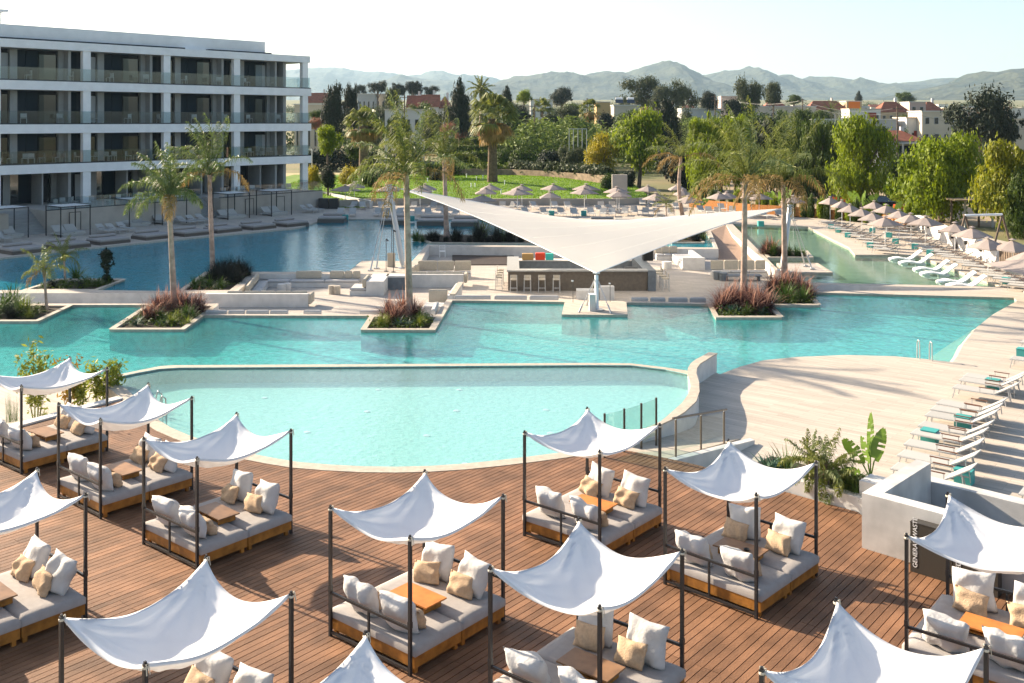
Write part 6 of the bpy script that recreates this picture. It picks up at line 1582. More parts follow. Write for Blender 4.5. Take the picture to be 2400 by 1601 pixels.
# white zigzag wall
t = thing('zigzag_wall', 'white zigzag wall with small lamps behind the long lounger row', 'wall', (0, 0, 0))
z0_, z1_ = Vector(G(2147, 538, T)), Vector(G(2330, 622, T)); d = z1_-z0_; n_ = 6; e = d.normalized(); nn = Vector((e.y, -e.x)); nn = nn if nn.x < 0 else -nn; ln = d.length/n_
for i in range(n_):
    a = z0_+d*i/n_; hh = 1.25
    base_ = [a+e*.0, a+e*ln*.98, a+e*ln*.98-nn*.35, a-nn*.35]; V = [(*p, T) for p in base_]+[(*(a+nn*.25+e*ln*.1), T+hh), (*(a+e*ln*.62), T+hh+.05), (*(a+e*ln*.98-nn*.35), T+hh), (*(a-nn*.35), T+hh)]
    b = MB(); b.add(V, [(0,1,5,4),(1,2,6,5),(2,3,7,6),(3,0,4,7),(4,5,6,7)]); obj('wall_block', b, M['white' if False else 'plaster'], t)
    p = a+e*ln*.35+nn*.16; b = MB(); b.box((p.x, p.y, T+.75), (.16, .16, .26)); obj('wall_lamp', b, M['black'], t)
# timber goal-like swing frame behind the wall, pale fence
t = thing('swing_frame', 'timber framed swing with a white beam under the big weeping tree', 'swing', (0, 0, 0)); Ys = 74
A, B_ = W(2262, 505, Ys), W(2349, 503, Ys); b = MB(); b.tube(A, B_, .09, 8); obj('beam', b, M['white'], t)
for P_ in (A, B_):
    for s in (-1, 1): b = MB(); b.tube(P_, (P_.x+s*.9, P_.y+s*.5, T), .08, 6); obj('leg', b, M['bark'], t)
t = thing('slat_fence', 'dark slatted fence at the right end of the zigzag wall', 'fence', (0, 0, 0))
for i in range(14): p = z1_+e*(.3+i*.45); b = MB(); b.box((p.x+.3, p.y, T+.75), (.06, .30, 1.5), math.atan2(e.y, e.x)+R(90)); obj('slat', b, M['bark'], t)
t = thing('pergola', 'low brown pergola structure behind the parasols at right', 'pergola', (0, 0, 0)); Yp = 88
for k in range(6): p = W(2230+k*32, 520, Yp); b = MB(); b.box((p.x, Yp, T+1.2), (.14, .14, 2.4)); obj('post', b, M['frame' if k % 2 else 'bark'], t)
a, c = W(2230, 520, Yp), W(2390, 520, Yp); b = MB(); b.box(((a.x+c.x)/2, Yp, T+2.47), (c.x-a.x+.5, 2.5, .12)); obj('roof', b, M['dirt'], t)
# parked cars glimpsed between the trees at right
def car(label, px, py, Y, m, rz):
    t = thing('parked_car', label, 'car', ((px-CX)/FPX*Y, Y, T), rz)
    V = [(-2.1,-.85,.35),(2.1,-.85,.35),(2.1,.85,.35),(-2.1,.85,.35),(-2.1,-.85,.85),(2.1,-.85,.80),(2.1,.85,.80),(-2.1,.85,.85)]; b = MB(); b.add(V, [(0,3,2,1),(4,5,6,7),(0,1,5,4),(1,2,6,5),(2,3,7,6),(3,0,4,7)]); obj('body', b, m, t)
    V = [(-1.6,-.75,.84),(1.1,-.75,.81),(1.1,.75,.81),(-1.6,.75,.84),(-1.2,-.62,1.4),(.5,-.62,1.4),(.5,.62,1.4),(-1.2,.62,1.4)]; b = MB(); b.add(V, [(4,5,6,7),(0,1,5,4),(1,2,6,5),(2,3,7,6),(3,0,4,7)]); obj('cabin', b, M['darkglass'], t)
    for sx in (-1.3, 1.3):
        for sy in (-.86, .86): b = MB(); b.tube((sx, sy-.1, .32), (sx, sy+.1, .32), .32, 12); obj('wheel', b, M['black'], t)
car('red car glimpsed behind the parasols under the trees', 2000, 480, 112, M['red'], .3); car('dark car glimpsed under the weeping trees at right', 2060, 480, 106, M['black'], .1); car('second red car half hidden near the screen end', 2150, 485, 101, M['red'], -.1)
# ------------------------------------------------------------------ palms
M['pf'] = mat('palm frond', (.25,.26,.05), .55, 0, 1.0, c2=(.10,.13,.02), island=True, trans=.38, spec=.35)
M['pf_pale'] = mat('sunlit silvery frond', (.24,.27,.10), .5, 0, 1.0, c2=(.10,.14,.04), island=True, trans=.30)
M['pf_sil'] = mat('silver green frond', (.20,.25,.07), .5, 0, 1.0, c2=(.07,.11,.025), island=True, trans=.32)
M['pf_dry'] = mat('dry frond', (.42,.26,.10), .7, 0, 1.0, c2=(.22,.16,.04), island=True, trans=.30)
M['ptrunk'] = mat('ringed grey palm trunk', (.46,.33,.26), .9, .35, 3, .5, 9)
M['pboot'] = mat('ragged palm boots', (.34,.23,.13), .9, .45, 6, .6, 14)
M['ftrunk'] = mat('dark fibrous trunk', (.16,.11,.07), .95, .4, 4, .8, 12)
rp = random.Random(5)
def frond_arr(L, az, el, droop, wind, nl, ll, lw_, seed, curl=.5):
    """returns leaflet quads and the midrib polyline of one feather frond"""
    g = np.random.default_rng(seed); n = 14; p = Vector((0, 0, 0)); pts = [p.copy()]
    d = Vector((math.cos(az)*math.cos(el), math.sin(az)*math.cos(el), math.sin(el)))
    for i in range(n):
        d = (d+Vector((0, 0, -droop*(.35+1.3*i/n)/n*2))+wind*(.6+i/n)/n).normalized(); p = p+d*L/n; pts.append(p.copy())
    P = []
    for k in range(nl):
        t_ = .12+.88*(k+g.uniform(0, .8))/nl; f = t_*n; i = min(n-1, int(f)); q = pts[i].lerp(pts[i+1], f-i); dr = (pts[i+1]-pts[i]).normalized()
        sd = dr.cross(Vector((0, 0, 1))); sd = sd.normalized() if sd.length > .05 else Vector((math.sin(az), -math.cos(az), 0)); up = sd.cross(dr)
        prof = (math.sin(math.pi*min(1, .12+t_*.86))**.6)*ll
        for s in (-1, 1):
            sp = g.uniform(-.6, .7); dd = (sd*s*.85+dr*.55+up*sp*.7+Vector(g.normal(size=3))*.12).normalized(); l = prof*g.uniform(.7, 1.15)
            m_ = q+dd*l*.45+wind*l*.12; e = m_+(dd*.35+Vector((0, 0, -curl))+wind*.45).normalized()*l*.6
            wv_ = dd.cross(Vector(g.normal(size=3))).normalized()*lw_
            P.append([q-wv_*.6, q+wv_*.6, m_+wv_, m_-wv_]); P.append([m_-wv_, m_+wv_, e+wv_*.15, e-wv_*.15])
    return np.array([[tuple(v) for v in qd] for qd in P]).reshape(-1, 3), pts
def queen_palm(label, base, head, L, nf=15, wind=(-.5,.0,-.1), seed=0, r0=.17, dry=3, az0=None, elr=(.35, 1.35), zb=-.75, bend=0.0, dens=46, ll=.75, lw=None, mk='pf'):
    B_ = Vector((*base, zb)) if len(base) == 2 else Vector(base); t = thing('palm_tree', label, 'palm', B_); Hd = Vector(head)-B_; wind = Vector(wind)
    pts = [Vector((0, 0, -.1))]+[Vector((Hd.x*k, Hd.y*k, Hd.z*k))+Vector((bend*math.sin(k*math.pi), 0, 0)) for k in [i/9 for i in range(1, 10)]]
    b = MB()
    for i in range(9): ra = r0*(1-.35*i/9); rb_ = r0*(1-.35*(i+1)/9); b.tube(pts[i], pts[i+1], ra*(1.25 if i == 0 else 1), 10, rb_)
    obj('trunk', b, M['ptrunk'], t)
    # rings and boots under the crown
    b = MB(); r_ = random.Random(seed)
    for k in range(26):
        z = Hd.z*(1-.20*r_.random()); a = r_.uniform(0, 6.28); q = Vector((Hd.x*z/Hd.z, Hd.y*z/Hd.z, z)); o_ = Vector((math.cos(a), math.sin(a), 0))*r0*.7; b.tube(q+o_*.6, q+o_*1.3+Vector((0, 0, .28)), .045, 4, .012)
    tag(obj('leaf_base', b, M['pboot'], t), kind='stuff')
    for k in range(nf):
        az = (k*2.4+seed) if az0 is None else az0[k % len(az0)]+r_.uniform(-.15, .15); u = k/nf; el = elr[1]-(elr[1]-elr[0])*u+r_.uniform(-.1, .1)
        A, mid = frond_arr(L*r_.uniform(.85, 1.1)*(1 if u < .8 else .85), az, el, .22+1.15*u, wind*(.7+.6*r_.random()), dens, ll, .019*(1 if lw is None else lw) if L > 2 else .014, seed*31+k, .55+.4*u)
        mm = 'pf_dry' if k >= nf-dry else ('pf_pale' if k % 4 == 0 else mk); f = npobj('frond', A, np.arange(len(A)).reshape(-1, 4), M[mm], t); f.location = Hd
        b = MB()
        for i in range(0, 14, 2): b.tube(mid[i], mid[min(14, i+2)], .030*(1-i/16)*(L/3), 4, .030*(1-(i+2)/16)*(L/3))
        obj('midrib', b, M[mm], f)
    return t
def hd(px, py, Y, ): return W(px, py, Y)
q = G(960, 745, -.7); queen_palm('tallest queen palm in the front centre planter with fronds blown left', q, hd(952, 412, q[1]), 4.0, 20, (-.35, 0, .0), 3, .19, 3, elr=(.25, 1.5), dens=48, ll=.80)
q = G(1743, 706, -.7); queen_palm('large queen palm in the right front planter with brown lower fronds', q, hd(1746, 424, q[1]), 4.3, 21, (-.5, 0, -.0), 8, .19, 5, elr=(.2, 1.5), dens=48, ll=.85)
q = G(1840, 668, T); queen_palm('queen palm just right of the large one leaning beside the sail mast', q, hd(1836, 428, q[1]), 4.3, 16, (-.25, 0, -.05), 13, .18, 4, elr=(.25, 1.5), dens=54, ll=.8)
q = G(409, 727, -.7); queen_palm('queen palm in the left front planter with fronds drooping to the left', q, hd(396, 462, q[1]), 2.8, 17, (-.32, 0, -.1), 17, .165, 1, elr=(.25, 1.5), dens=58, ll=.7, mk='pf_sil')
q = G(499, 641, -.7); queen_palm('tall queen palm behind the first left one with its top blown left', q, hd(491, 410, q[1]), 3.8, 16, (-.55, 0, .1), 23, .17, 2, elr=(.2, 1.52), dens=58, ll=.75, mk='pf_sil')
q = G(1047, 556, -.7); queen_palm('thin queen palm behind the sail left of the centre', q, hd(1041, 372, q[1]), 4.8, 13, (-.45, 0, -.0), 29, .22, 3, elr=(.1, 1.45), dens=46, ll=.9)
q = G(1602, 513, T); queen_palm('thin leaning queen palm rising behind the right half of the sail', q, hd(1596, 372, q[1]), 4.4, 11, (-.7, 0, -.05), 37, .22, 4, elr=(.2, 1.3), dens=46, ll=.9, bend=-.3)
q = G(153, 657, T); queen_palm('young dark palm in the rear left planter', q, hd(150, 602, q[1]), 1.5, 11, (0, 0, -.1), 41, .07, 0, elr=(0, 1.3), dens=30, ll=.4)
q = G(110, 724, -.7); queen_palm('young sunlit palm in the left planter', q, hd(103, 634, q[1]), 1.5, 11, (-.1, 0, -.1), 43, .08, 1, elr=(0, 1.3), dens=30, ll=.4)
q = G(1562, 518, T); queen_palm('small young palm among the loungers behind the sail', q, hd(1561, 482, q[1]), 1.9, 9, (0, 0, -.1), 47, .07, 2, elr=(0, 1.2), dens=26, ll=.45)
# fan palms
def fan_palm(label, px, yhead, ybase, Y, R_, seed, skirt=True, trunk_r=.45, nl=46, zbase=None, m='pf'):
    Hd = W(px, yhead, Y); zb = zbase if zbase is not None else tz(Y); t = thing('fan_palm', label, 'palm', (Hd.x, Y, zb)); h = Hd.z-zb; g = np.random.default_rng(seed)
    b = MB(); b.tube((0, 0, -.2), (0, 0, h*.45), trunk_r*1.25, 12, trunk_r); b.tube((0, 0, h*.45), (0, 0, h*.96), trunk_r, 12, trunk_r*.9); obj('trunk', b, M['ftrunk'], t)
    def fans(n, lo, hi, dry, rr):
        P = []
        for k in range(n):
            az = g.uniform(0, 6.28); el = g.uniform(lo, hi); d = Vector((math.cos(az)*math.cos(el), math.sin(az)*math.cos(el), math.sin(el))); c = Vector((0, 0, h*.97))+d*rr*g.uniform(.42, .62)
            sd = d.cross(Vector((0, 0, 1))); sd = sd.normalized() if sd.length > .05 else Vector((1, 0, 0)); up = sd.cross(d)
            P.append([Vector((0,0,h*.95))-sd*.03, Vector((0,0,h*.95))+sd*.03, c+sd*.02, c-sd*.02])
            for s in range(13):
                a = (s-6)/6*1.35; e = (d*math.cos(a)+sd*math.sin(a)+up*.15*math.cos(a*2)).normalized(); l = rr*.46*g.uniform(.8, 1.15); m_ = c+e*l*.55; tip = m_+(e*.6+Vector((0, 0, -.75-.5*dry))).normalized()*l*.5; w_ = e.cross(up).normalized()*rr*.03
                P.append([c-w_*.3, c+w_*.3, m_+w_, m_-w_]); P.append([m_-w_, m_+w_, tip+w_*.2, tip-w_*.2])
        return np.array([[tuple(v) for v in q_] for q_ in P]).reshape(-1, 3)
    A = fans(nl, -.5, 1.5, 0, R_); tag(npobj('fronds', A, np.arange(len(A)).reshape(-1, 4), M[m], t), kind='stuff')
    if skirt:
        A = fans(int(nl*.9), -1.4, -.25, 1, R_*.95); tag(npobj('dry_skirt', A, np.arange(len(A)).reshape(-1, 4), M['pf_dry'], t), kind='stuff')
    return t
fan_palm('thick trunked fan palm with a shaggy brown skirt on the lawn', 1154, 272, 430, 130, 4.0, 51, zbase=lawnz(-2.5, 130), trunk_r=.58, nl=44)
fan_palm('second shaggy fan palm behind the tall front palm at left', 853, 290, 420, 145, 3.4, 52, trunk_r=.7, zbase=-.2)
hq = W(1127, 212, 215); queen_palm('feathery date palm standing tall before the hills', (hq.x, hq.y, tz(215)), hq, 3.6, 30, (0, 0, 0), 53, .32, 0, elr=(-.35, 1.45), dens=26, ll=.65, lw=4.5)
fan_palm('small dark palm in front of the white cube house', 1272, 250, 300, 235, 3.2, 54, False, .25, 30)
fan_palm('shaggy brown palm right of the double utility pole', 1382, 255, 300, 225, 3.2, 55, True, .3, 26)
hq = W(1948, 262, 300); queen_palm('date palm among the cream villas', (hq.x, hq.y, tz(300)), hq, 4.2, 24, (0, 0, 0), 56, .32, 0, elr=(-.3, 1.4), dens=14, ll=.6, lw=4)
# ------------------------------------------------------------------ plants in the planters
M['g_purple'] = mat('purple fountain grass', (.13,.045,.045), .8, 0, 3, c2=(.045,.025,.025), island=True, trans=.2)
M['g_plume'] = mat('pink grass plumes', (.55,.33,.24), .9, 0, 3, c2=(.30,.13,.09), island=True, trans=.3)
M['g_green'] = mat('green strap leaves', (.10,.17,.025), .6, 0, 3, c2=(.04,.08,.015), island=True, trans=.2)
M['g_yellow'] = mat('yellow green leaves', (.32,.33,.05), .6, 0, 3, c2=(.12,.17,.03), island=True, trans=.3)
M['g_dark'] = mat('very dark grass', (.025,.030,.022), .8, 0, 3, c2=(.010,.014,.012), island=True)
M['g_agave'] = mat('blue green agave', (.12,.20,.13), .6, 0, 3, c2=(.06,.12,.07), island=True)
def clump_arr(n, h, r, w_, seed, arc=1.0, up=.9):
    g = np.random.default_rng(seed); az = g.uniform(0, 6.28, n); el = np.clip(g.normal(up, .35, n), .1, 1.5); l = h*g.uniform(.6, 1.15, n); x0 = g.normal(0, r*.22, (n, 2))
    d = np.stack([np.cos(az)*np.cos(el), np.sin(az)*np.cos(el), np.sin(el)], -1); p = np.concatenate([x0, np.zeros((n, 1))], 1); sd = np.stack([-np.sin(az), np.cos(az), np.zeros(n)], -1)
    Q = []; ns = 3
    for s in range(ns):
        q = p+d*(l/ns)[:, None]; wa = w_*(1-s/ns*.75); wb = w_*(1-(s+1)/ns*.75) if s < ns-1 else w_*.05
        Q.append(np.stack([p-sd*wa, p+sd*wa, q+sd*wb, q-sd*wb], 1)); d = d+np.array([0, 0, -.42*arc])+d*[.25*arc, .25*arc, 0]; d /= np.linalg.norm(d, axis=1)[:, None]; p = q
    return np.concatenate(Q).reshape(-1, 3)
CL = {}
def plant(name, label, px, py, z, h, kind, s=1.0, group=None, grp=None):
    KD = {'purple': ('g_purple', 420, 1.0, .5, .011, 1.0, 1.0), 'dark': ('g_dark', 340, 1.0, .5, .014, .8, 1.05), 'yucca': ('g_green', 90, 1.0, .2, .028, .45, .8), 'agave': ('g_agave', 46, 1.0, .2, .05, .5, .75),
          'strap': ('g_green', 130, 1.0, .3, .022, 1.0, .9), 'yellow': ('g_yellow', 120, 1.0, .4, .03, .9, .9), 'reed': ('g_green', 60, 1.0, .5, .007, .1, 1.45)}
    m_, n_, hh, rr, w_, arc, up = KD[kind]; sd_ = (int(px*7+py) % 3)
    if (kind, sd_) not in CL:
        A = clump_arr(n_, hh, rr, w_, 300+sd_+len(CL), arc, up); o = npobj('tmp', A, np.arange(len(A)).reshape(-1, 4), M[m_]); CL[(kind, sd_)] = o.data; bpy.data.objects.remove(o)
        if kind == 'purple':
            A = clump_arr(60, 1.25, rr, .022, 400+sd_, .75, 1.05).reshape(-1, 4, 3)[60:].reshape(-1, 3); o = npobj('tmp', A, np.arange(len(A)).reshape(-1, 4), M['g_plume']); CL[('plume', sd_)] = o.data; bpy.data.objects.remove(o)
    x, y = G(px, py, z); t = thing(name, label, 'plant', (x, y, z), 0, group); f = bpy.data.objects.new('leaves', CL[(kind, sd_)]); COL.objects.link(f); f.parent = t; f.scale = (h*s, h*s, h); f.rotation_euler = (0, 0, (px*.37) % 6.28)
    f['kind'] = 'stuff'
    if kind == 'purple': f = bpy.data.objects.new('plumes', CL[('plume', sd_)]); COL.objects.link(f); f.parent = t; f.scale = (h*s, h*s, h); f['kind'] = 'stuff'
    return t
Zs = T-.1
def row(items, where):
    cnt = {}
    for kd, px, py, h in items: cnt[kd] = cnt.get(kd, 0)+1
    seen = {}
    nm = {'purple': ('fountain_grass', 'purple fountain grass clump'), 'dark': ('dark_grass', 'dark grass clump'), 'yucca': ('yucca', 'spiky green yucca'), 'agave': ('agave', 'blue green agave rosette'), 'strap': ('strap_plant', 'arching green strap-leaved plant'), 'yellow': ('ground_plant', 'yellow green leafy plant'), 'reed': ('reed_plant', 'thin upright reed plant')}
    for kd, px, py, h in sorted(items, key=lambda a: a[1]):
        k = seen.get(kd, 0); seen[kd] = k+1; pre = (ordn(k)+' ' if cnt[kd] > 1 else ''); suf = ' from the left' if cnt[kd] > 1 else ''
        plant(nm[kd][0], f'{pre}{nm[kd][1]}{suf} {where}', px, py, Zs, h, kd, 1.0, 'plants in the pool planters')
row([('purple',368,738,1.15),('purple',388,730,1.1),('purple',436,732,1.2),('purple',462,735,1.15),('purple',415,724,1.1),('purple',350,752,1.0),('strap',375,752,.8),('yellow',400,760,.65),('yellow',415,752,.6),('strap',435,745,.9),('agave',318,762,.6),('strap',452,748,.7),('strap',330,756,.6),('agave',384,762,.5),('yellow',440,762,.5)], 'in the planter of the left front palm')
row([('purple',910,748,1.1),('purple',925,756,1.0),('purple',945,742,1.2),('purple',972,745,1.0),('yellow',893,764,.75),('agave',935,764,.6),('strap',985,752,.7),('yellow',985,764,.6),('strap',1000,757,.6),('agave',955,766,.5),('yellow',905,758,.6)], 'in the planter of the tallest palm')
row([('purple',1702,722,1.3),('purple',1720,715,1.2),('purple',1755,716,1.3),('purple',1778,722,1.2),('purple',1798,728,1.1),('purple',1690,728,1.1),('purple',1765,733,1.1),('agave',1712,735,.7),('agave',1730,737,.6),('strap',1752,738,.7),('agave',1785,738,.5),('purple',1735,724,1.2)], 'in the planter of the large right palm')
row([('purple',1812,692,1.3),('purple',1830,690,1.35),('purple',1862,690,1.35),('purple',1880,695,1.2),('purple',1848,688,1.3),('yucca',1842,706,1.3),('yucca',1882,708,1.1),('agave',1815,708,.7),('strap',1860,710,.7),('purple',1895,702,1.0)], 'in the planter beside the right queen palm')
row([('dark',520,650,1.3),('dark',540,650,1.4),('dark',560,648,1.3),('dark',535,660,1.2),('dark',575,650,1.1),('dark',500,662,1.1),('strap',470,668,.8),('strap',490,674,.8),('dark',555,665,.9),('strap',520,674,.7),('yucca',455,674,.8),('dark',510,652,1.2)], 'in the planter behind the left lounge')
row([('yucca',178,655,1.2),('strap',205,670,.8),('strap',230,672,.7),('dark',120,674,.6),('yucca',150,672,.6),('strap',105,676,.5),('dark',190,676,.5),('strap',255,666,.5)], 'in the rear left planter')
row([('strap',10,735,1.4),('strap',30,728,1.5),('strap',45,740,1.1),('yellow',60,738,1.0),('strap',-10,740,1.2),('yellow',70,745,.6),('dark',25,746,.7),('strap',85,735,.6),('dark',100,730,.4)], 'in the left edge planter')
row([('strap',975,565,1.3),('dark',1010,566,1.1),('dark',1022,565,1.0),('dark',1070,566,1.4),('dark',1122,567,1.7),('strap',1128,560,2.0),('dark',1165,568,1.5),('dark',1195,568,1.4),('strap',1180,566,1.2),('dark',1220,569,.8),('dark',1100,568,.6),('dark',1145,568,.6),('dark',1045,567,.6),('strap',990,567,.8)], 'in the long low planter behind the lounge')
row([('purple',1625,560,1.2),('dark',1645,560,1.1),('yellow',1605,562,.7),('yucca',1648,566,.9),('strap',1590,566,.8),('dark',1632,566,1.0)], 'under the right end of the sail')
row([('purple',1795,598,1.2),('purple',1810,597,1.3),('yucca',1812,600,1.3),('strap',1850,599,1.0),('strap',1868,600,.9),('yucca',1880,600,.8),('purple',1830,600,.8)], 'in the stone planter in the right pool')
# tall narrow topiary-like plant
t = thing('banana_shrub', 'dark upright leafy shrub at the right of the rear left planter', 'plant', (*G(250, 664, Zs), Zs)); P, F = leaves([(0,0,.25,.25,.25,.2),(0,0,.7,.12,.12,.3),(0,0,1.3,.30,.30,.45),(0,0,1.7,.22,.22,.3)], 900, .09, 77, clump=8); npobj('foliage', P, F, M['lf_dark'], t); b = MB(); b.tube((0,0,0),(0,0,1.4),.03,5); obj('stem', b, M['bark'], t)
# ground cover in the planters
g = np.random.default_rng(8); lob = []
for k, poly in PL.items():
    xs = [p[0] for p in poly]; ys = [p[1] for p in poly]; c = Vector((sum(xs)/len(xs), sum(ys)/len(ys)))
    for _ in range(46):
        a, c2, e_ = g.dirichlet([1, 1, 1]); i = g.integers(0, len(poly)); p = Vector(poly[i])*a+Vector(poly[(i+1) % len(poly)])*c2+c*e_; p = c+(p-c)*.84
        if p.x < -40: continue
        lob.append((p.x, p.y, Zs+.04, .3, .3, .14))
P, F = leaves(lob, 9000, .05, 9, clump=8, spread=.5); tag(npobj('ground_cover', P, F, M['lf_green']), kind='stuff')
# ------------------------------------------------------------------ plants by the deck
mid, dv, nv = PLANTBASE
def onpl(px, py): return G(px, py, .2)
def dplant(name, label, px, py, h, kind, s=1.0):
    t = plant(name, label, px, py, .2, h, kind, s); return t
dplant('agave', 'blue green agave at the left end of the deck planter', 1795, 1105, .55, 'agave', 1.2)
dplant('agave', 'second agave beside the canopied daybed in the deck planter', 1815, 1110, .5, 'agave', 1.2)
dplant('yucca', 'upright spiky yucca in the deck planter beside the agaves', 1842, 1110, .75, 'yucca')
dplant('yucca', 'dark spiky yucca at the right end of the deck planter', 1990, 1150, .75, 'yucca')
dplant('strap_plant', 'low strappy plant near the white block', 2005, 1165, .45, 'strap')
x, y = G(1935, 1148, .2); queen_palm('feathery pygmy palm in the middle of the deck planter', (x, y), Vector((x, y, .60)), 1.0, 15, (0, 0, 0), 61, .05, 0, elr=(.0, 1.3), zb=.15, dens=36, ll=.20)
x, y = G(1900, 1128, .2); queen_palm('left pygmy palm in the deck planter with upright fronds', (x, y), Vector((x, y, .55)), 1.0, 12, (0, 0, 0), 62, .05, 0, elr=(.1, 1.45), zb=.15, dens=36, ll=.20)
x, y = G(1965, 1150, .2); queen_palm('right pygmy palm in the deck planter with drooping fronds', (x, y), Vector((x, y, .40)), .9, 14, (0, 0, 0), 63, .05, 0, elr=(-.2, 1.1), zb=.15, dens=36, ll=.22)
def paddle(L, w_, az, el, seed, splits=True):
    r_ = random.Random(seed); n = 14; d = Vector((math.cos(az)*math.cos(el), math.sin(az)*math.cos(el), math.sin(el))); p = d*L*.55; pts = []
    for i in range(n+1): pts.append(p.copy()); d = (d+Vector((0, 0, -.045))).normalized(); p = p+d*L/n
    b = MB(); b.tube((0, 0, 0), pts[0], .018, 5); V = []; F = []
    for i in range(n):
        dr = (pts[i+1]-pts[i]).normalized(); sd = dr.cross(Vector((math.cos(az+1.2), math.sin(az+1.2), 0))).normalized(); t0 = i/n; t1 = (i+1)/n-.015*splits
        wf = lambda u: w_*math.sin(math.pi*min(1, .12+u*.88))**.55
        for s in (-1, 1):
            k = len(V); tw = Vector((0, 0, -.05*r_.random())); lift = dr*.10*L
            if splits and r_.random() < .12: continue
            V += [pts[i], pts[i+1], pts[i+1]+sd*s*wf(t1)+tw+lift*.6, pts[i]+sd*s*wf(t0)+tw+lift*.4]; F.append((k, k+1, k+2, k+3))
    b.add(V, F); return b
M['paddle'] = mat('banana-like leaf', (.16,.26,.035), .45, .2, 3, trans=.35, spec=.4)
x, y = G(2040, 1122, .1); t = thing('bird_of_paradise', 'tall banana-like plant with split paddle leaves beside the white block', 'plant', (x, y, .1))
for k, (L, w_, az, el) in enumerate([(1.0,.22,1.2,1.5),(.72,.17,2.9,1.1),(.8,.18,.4,1.3),(.55,.15,3.3,.45),(.65,.16,2.2,1.38)]): obj('leaf', paddle(L, w_, az, el, k), M['paddle'], t)
# bamboo beside the first daybeds, on the left
M['bamb'] = mat('yellow green bamboo leaves', (.33,.33,.05), .6, 0, 2, c2=(.14,.19,.02), island=True, trans=.4)
zl = T+.1
def bamboo(label, px, py, ytop, wpx, m, seed, n=1500):
    x, y = G(px, py, zl); h = W(px, ytop, y).z-zl; w_ = wpx/FPX*y; t = thing('bamboo', label, 'plant', (x, y, zl)); r_ = random.Random(seed); lob = []
    for k in range(9):
        a = r_.uniform(0, 6.28); q = w_*.5*r_.uniform(.2, 1); hh = h*r_.uniform(.65, 1.0); tip = Vector((math.cos(a)*q, math.sin(a)*q*.6, hh)); b = MB(); b.tube((math.cos(a)*.08, math.sin(a)*.08, 0), tip, .012, 4, .004); obj('stem', b, M['g_yellow'], t)
        for j in range(4): f = .35+.65*j/3; lob.append((tip.x*f, tip.y*f, hh*f, .14, .14, h*.09))
    P, F = leaves(lob, n, .045, seed, clump=7, spread=.6, elong=2.2, inner=.5); npobj('foliage', P, F, M[m], t); return t
bamboo('yellow green bamboo at the far left behind the first canopy', 85, 988, 806, 75, 'bamb', 1, 650)
bamboo('second yellow bamboo near the end of the dividing wall', 232, 944, 845, 70, 'bamb', 2, 650)
bamboo('slender bamboo beside the dark post of the first canopy', 262, 936, 850, 45, 'bamb', 3, 420)
bamboo('orange tinged nandina between the two bamboos', 160, 962, 835, 60, 'lf_red', 4, 350)
bamboo('small green bamboo between canopy posts', 188, 958, 890, 30, 'bamb', 5, 260)
plant('reed_plant', 'thin upright reeds at the left edge of the deck', 22, 990, zl, .95, 'reed', .5); plant('reed_plant', 'second tuft of thin reeds near the left edge', 36, 988, zl, .8, 'reed', .5)
plant('ground_plant', 'yellow green low plant at the bamboo foot', 105, 985, zl, .4, 'yellow')
b = MB(); a0, a1 = dl0-dd*9, dl0+dd*4.0; nn = Vector((-dd.y, dd.x)); b.poly([[tuple(a0+nn*.1), tuple(a1+nn*.1), tuple(a1+nn*1.3), tuple(a0+nn*1.3)]], T+.08); tag(obj('bed_soil', b, M['soil']), kind='stuff')
t = thing('low_kerb', 'pale kerb along the planting bed at the left of the deck', 'kerb', (0, 0, 0)); b = MB(); m_ = (a0+a1)/2; L_ = (a1-a0).length; an = math.atan2(dd.y, dd.x)
p = m_+nn*1.4; b.box((p.x, p.y, T+.08), (L_, .2, .2), an); obj('outer_kerb', b, M['rim'], t); b = MB(); p = m_+nn*.18; b.box((p.x, p.y, T+.32), (L_, .34, .66), an); obj('inner_kerb', b, M['plaster'], t)
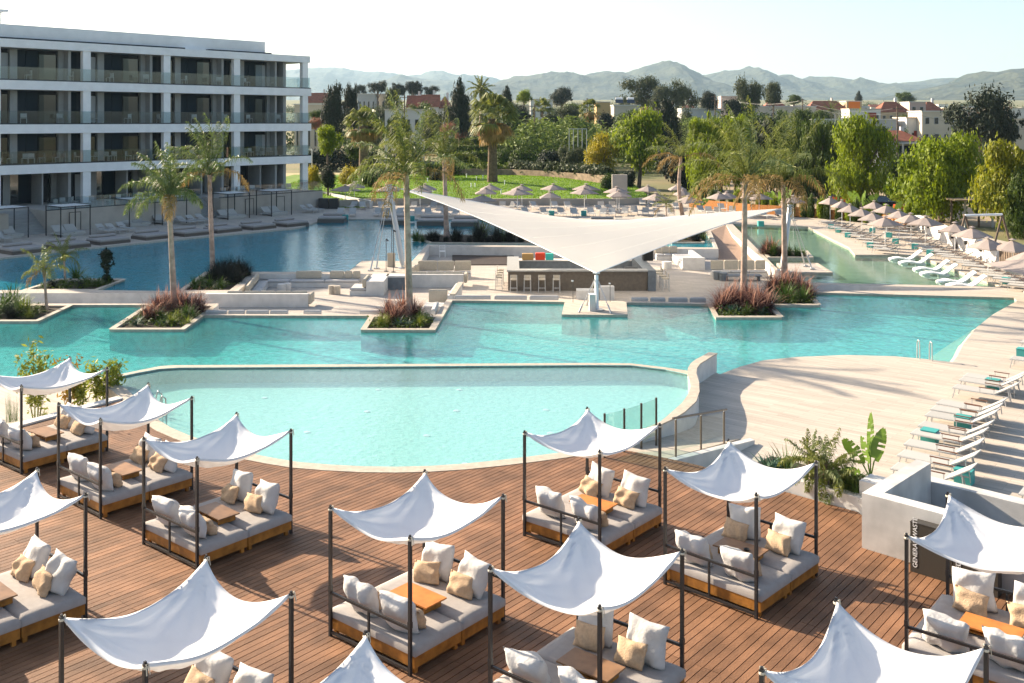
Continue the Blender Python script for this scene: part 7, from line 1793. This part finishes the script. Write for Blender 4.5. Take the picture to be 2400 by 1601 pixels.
# low white wedge walls where the near pool meets the left terrace
b = MB(); q0, q1, q2 = G3(196, 893, T), G3(285, 930, T), G3(273, 884, 0)
b.add([q0, q1, Vector((q2.x-.05, q2.y, 0)), Vector((q0.x, q0.y, T+.05)), ], [(0,1,2,3)]); b.add([q0+Vector((0,.2,0)), Vector((q2.x-.05, q2.y+.2, 0)), Vector((q2.x-.05, q2.y, 0)), q0+Vector((0,0,.05))], [(0,1,2,3)])
tag(obj('wedge_wall', b, M['plaster']), 'white sloping wall wedge at the left end of the dividing wall', 'wall')
# shrubs and bamboo behind the reed screen
items = []
r_ = random.Random(3)
for k in range(26): items.append((1630+k*21+r_.uniform(-7, 7),))
cl_me = crown_mesh('bush', 140, 'lf_lime', 1600, .07, clump=8, spread=.25); cl2 = crown_mesh('bush', 141, 'lf_green', 1600, .07, clump=8, spread=.25)
for i, (px,) in enumerate(items):
    yb = 485+(px-1614)*.1; Y = FPX*(CAMH-T)/(yb-HY)+1.6; x = (px-CX)/FPX*Y; h = r_.uniform(1.2, 2.6)
    o = bpy.data.objects.new('bamboo_shrub', cl_me if r_.random() < .5 else cl2); COL.objects.link(o); o.location = (x, Y, T); o.scale = (.55, .55, h); tag(o, f'{ordn(i)} leafy shrub from the left behind the orange reed screen', 'shrub', 'shrubs behind the reed screen')
for i, (px, py, h) in enumerate([(1637,492,2.0),(2018,500,3.0),(2095,515,2.2),(1830,495,3.0)]):
    Y = FPX*(CAMH-T)/(py-HY); x = (px-CX)/FPX*Y; t = thing('banana_plant', ['first','second','third','fourth'][i]+' banana-like plant from the left near the reed screen' if False else f'banana-like plant near the reed screen, {ordn([0,3,2,1].index(i)) if False else ["leftmost","second from the right","rightmost","second from the left"][i]}', 'plant', (x, Y, T))
    for k in range(5): obj('leaf', paddle(h*.55, h*.13, k*1.3+i, 1.0+.1*(k % 4), k+i*7), M['paddle'], t)
# ------------------------------------------------------------------ haze over the whole landscape
HZ = 0.000058
b = MB(); b.box((0, 6950, 310), (22000, 14400, 628))
ho = obj('haze', b, None); ho['kind'] = 'stuff'
hm = bpy.data.materials.new('haze air'); hm.use_nodes = True; N = hm.node_tree.nodes; N.remove(N['Principled BSDF'])
pv = N.new('ShaderNodeVolumePrincipled'); pv.inputs['Color'].default_value = (.58,.80,1.0,1); pv.inputs['Density'].default_value = HZ; pv.inputs['Anisotropy'].default_value = .15
hm.node_tree.links.new(pv.outputs[0], N['Material Output'].inputs['Volume']); ho.data.materials.append(hm)
S.cycles.volume_step_rate = 1.0
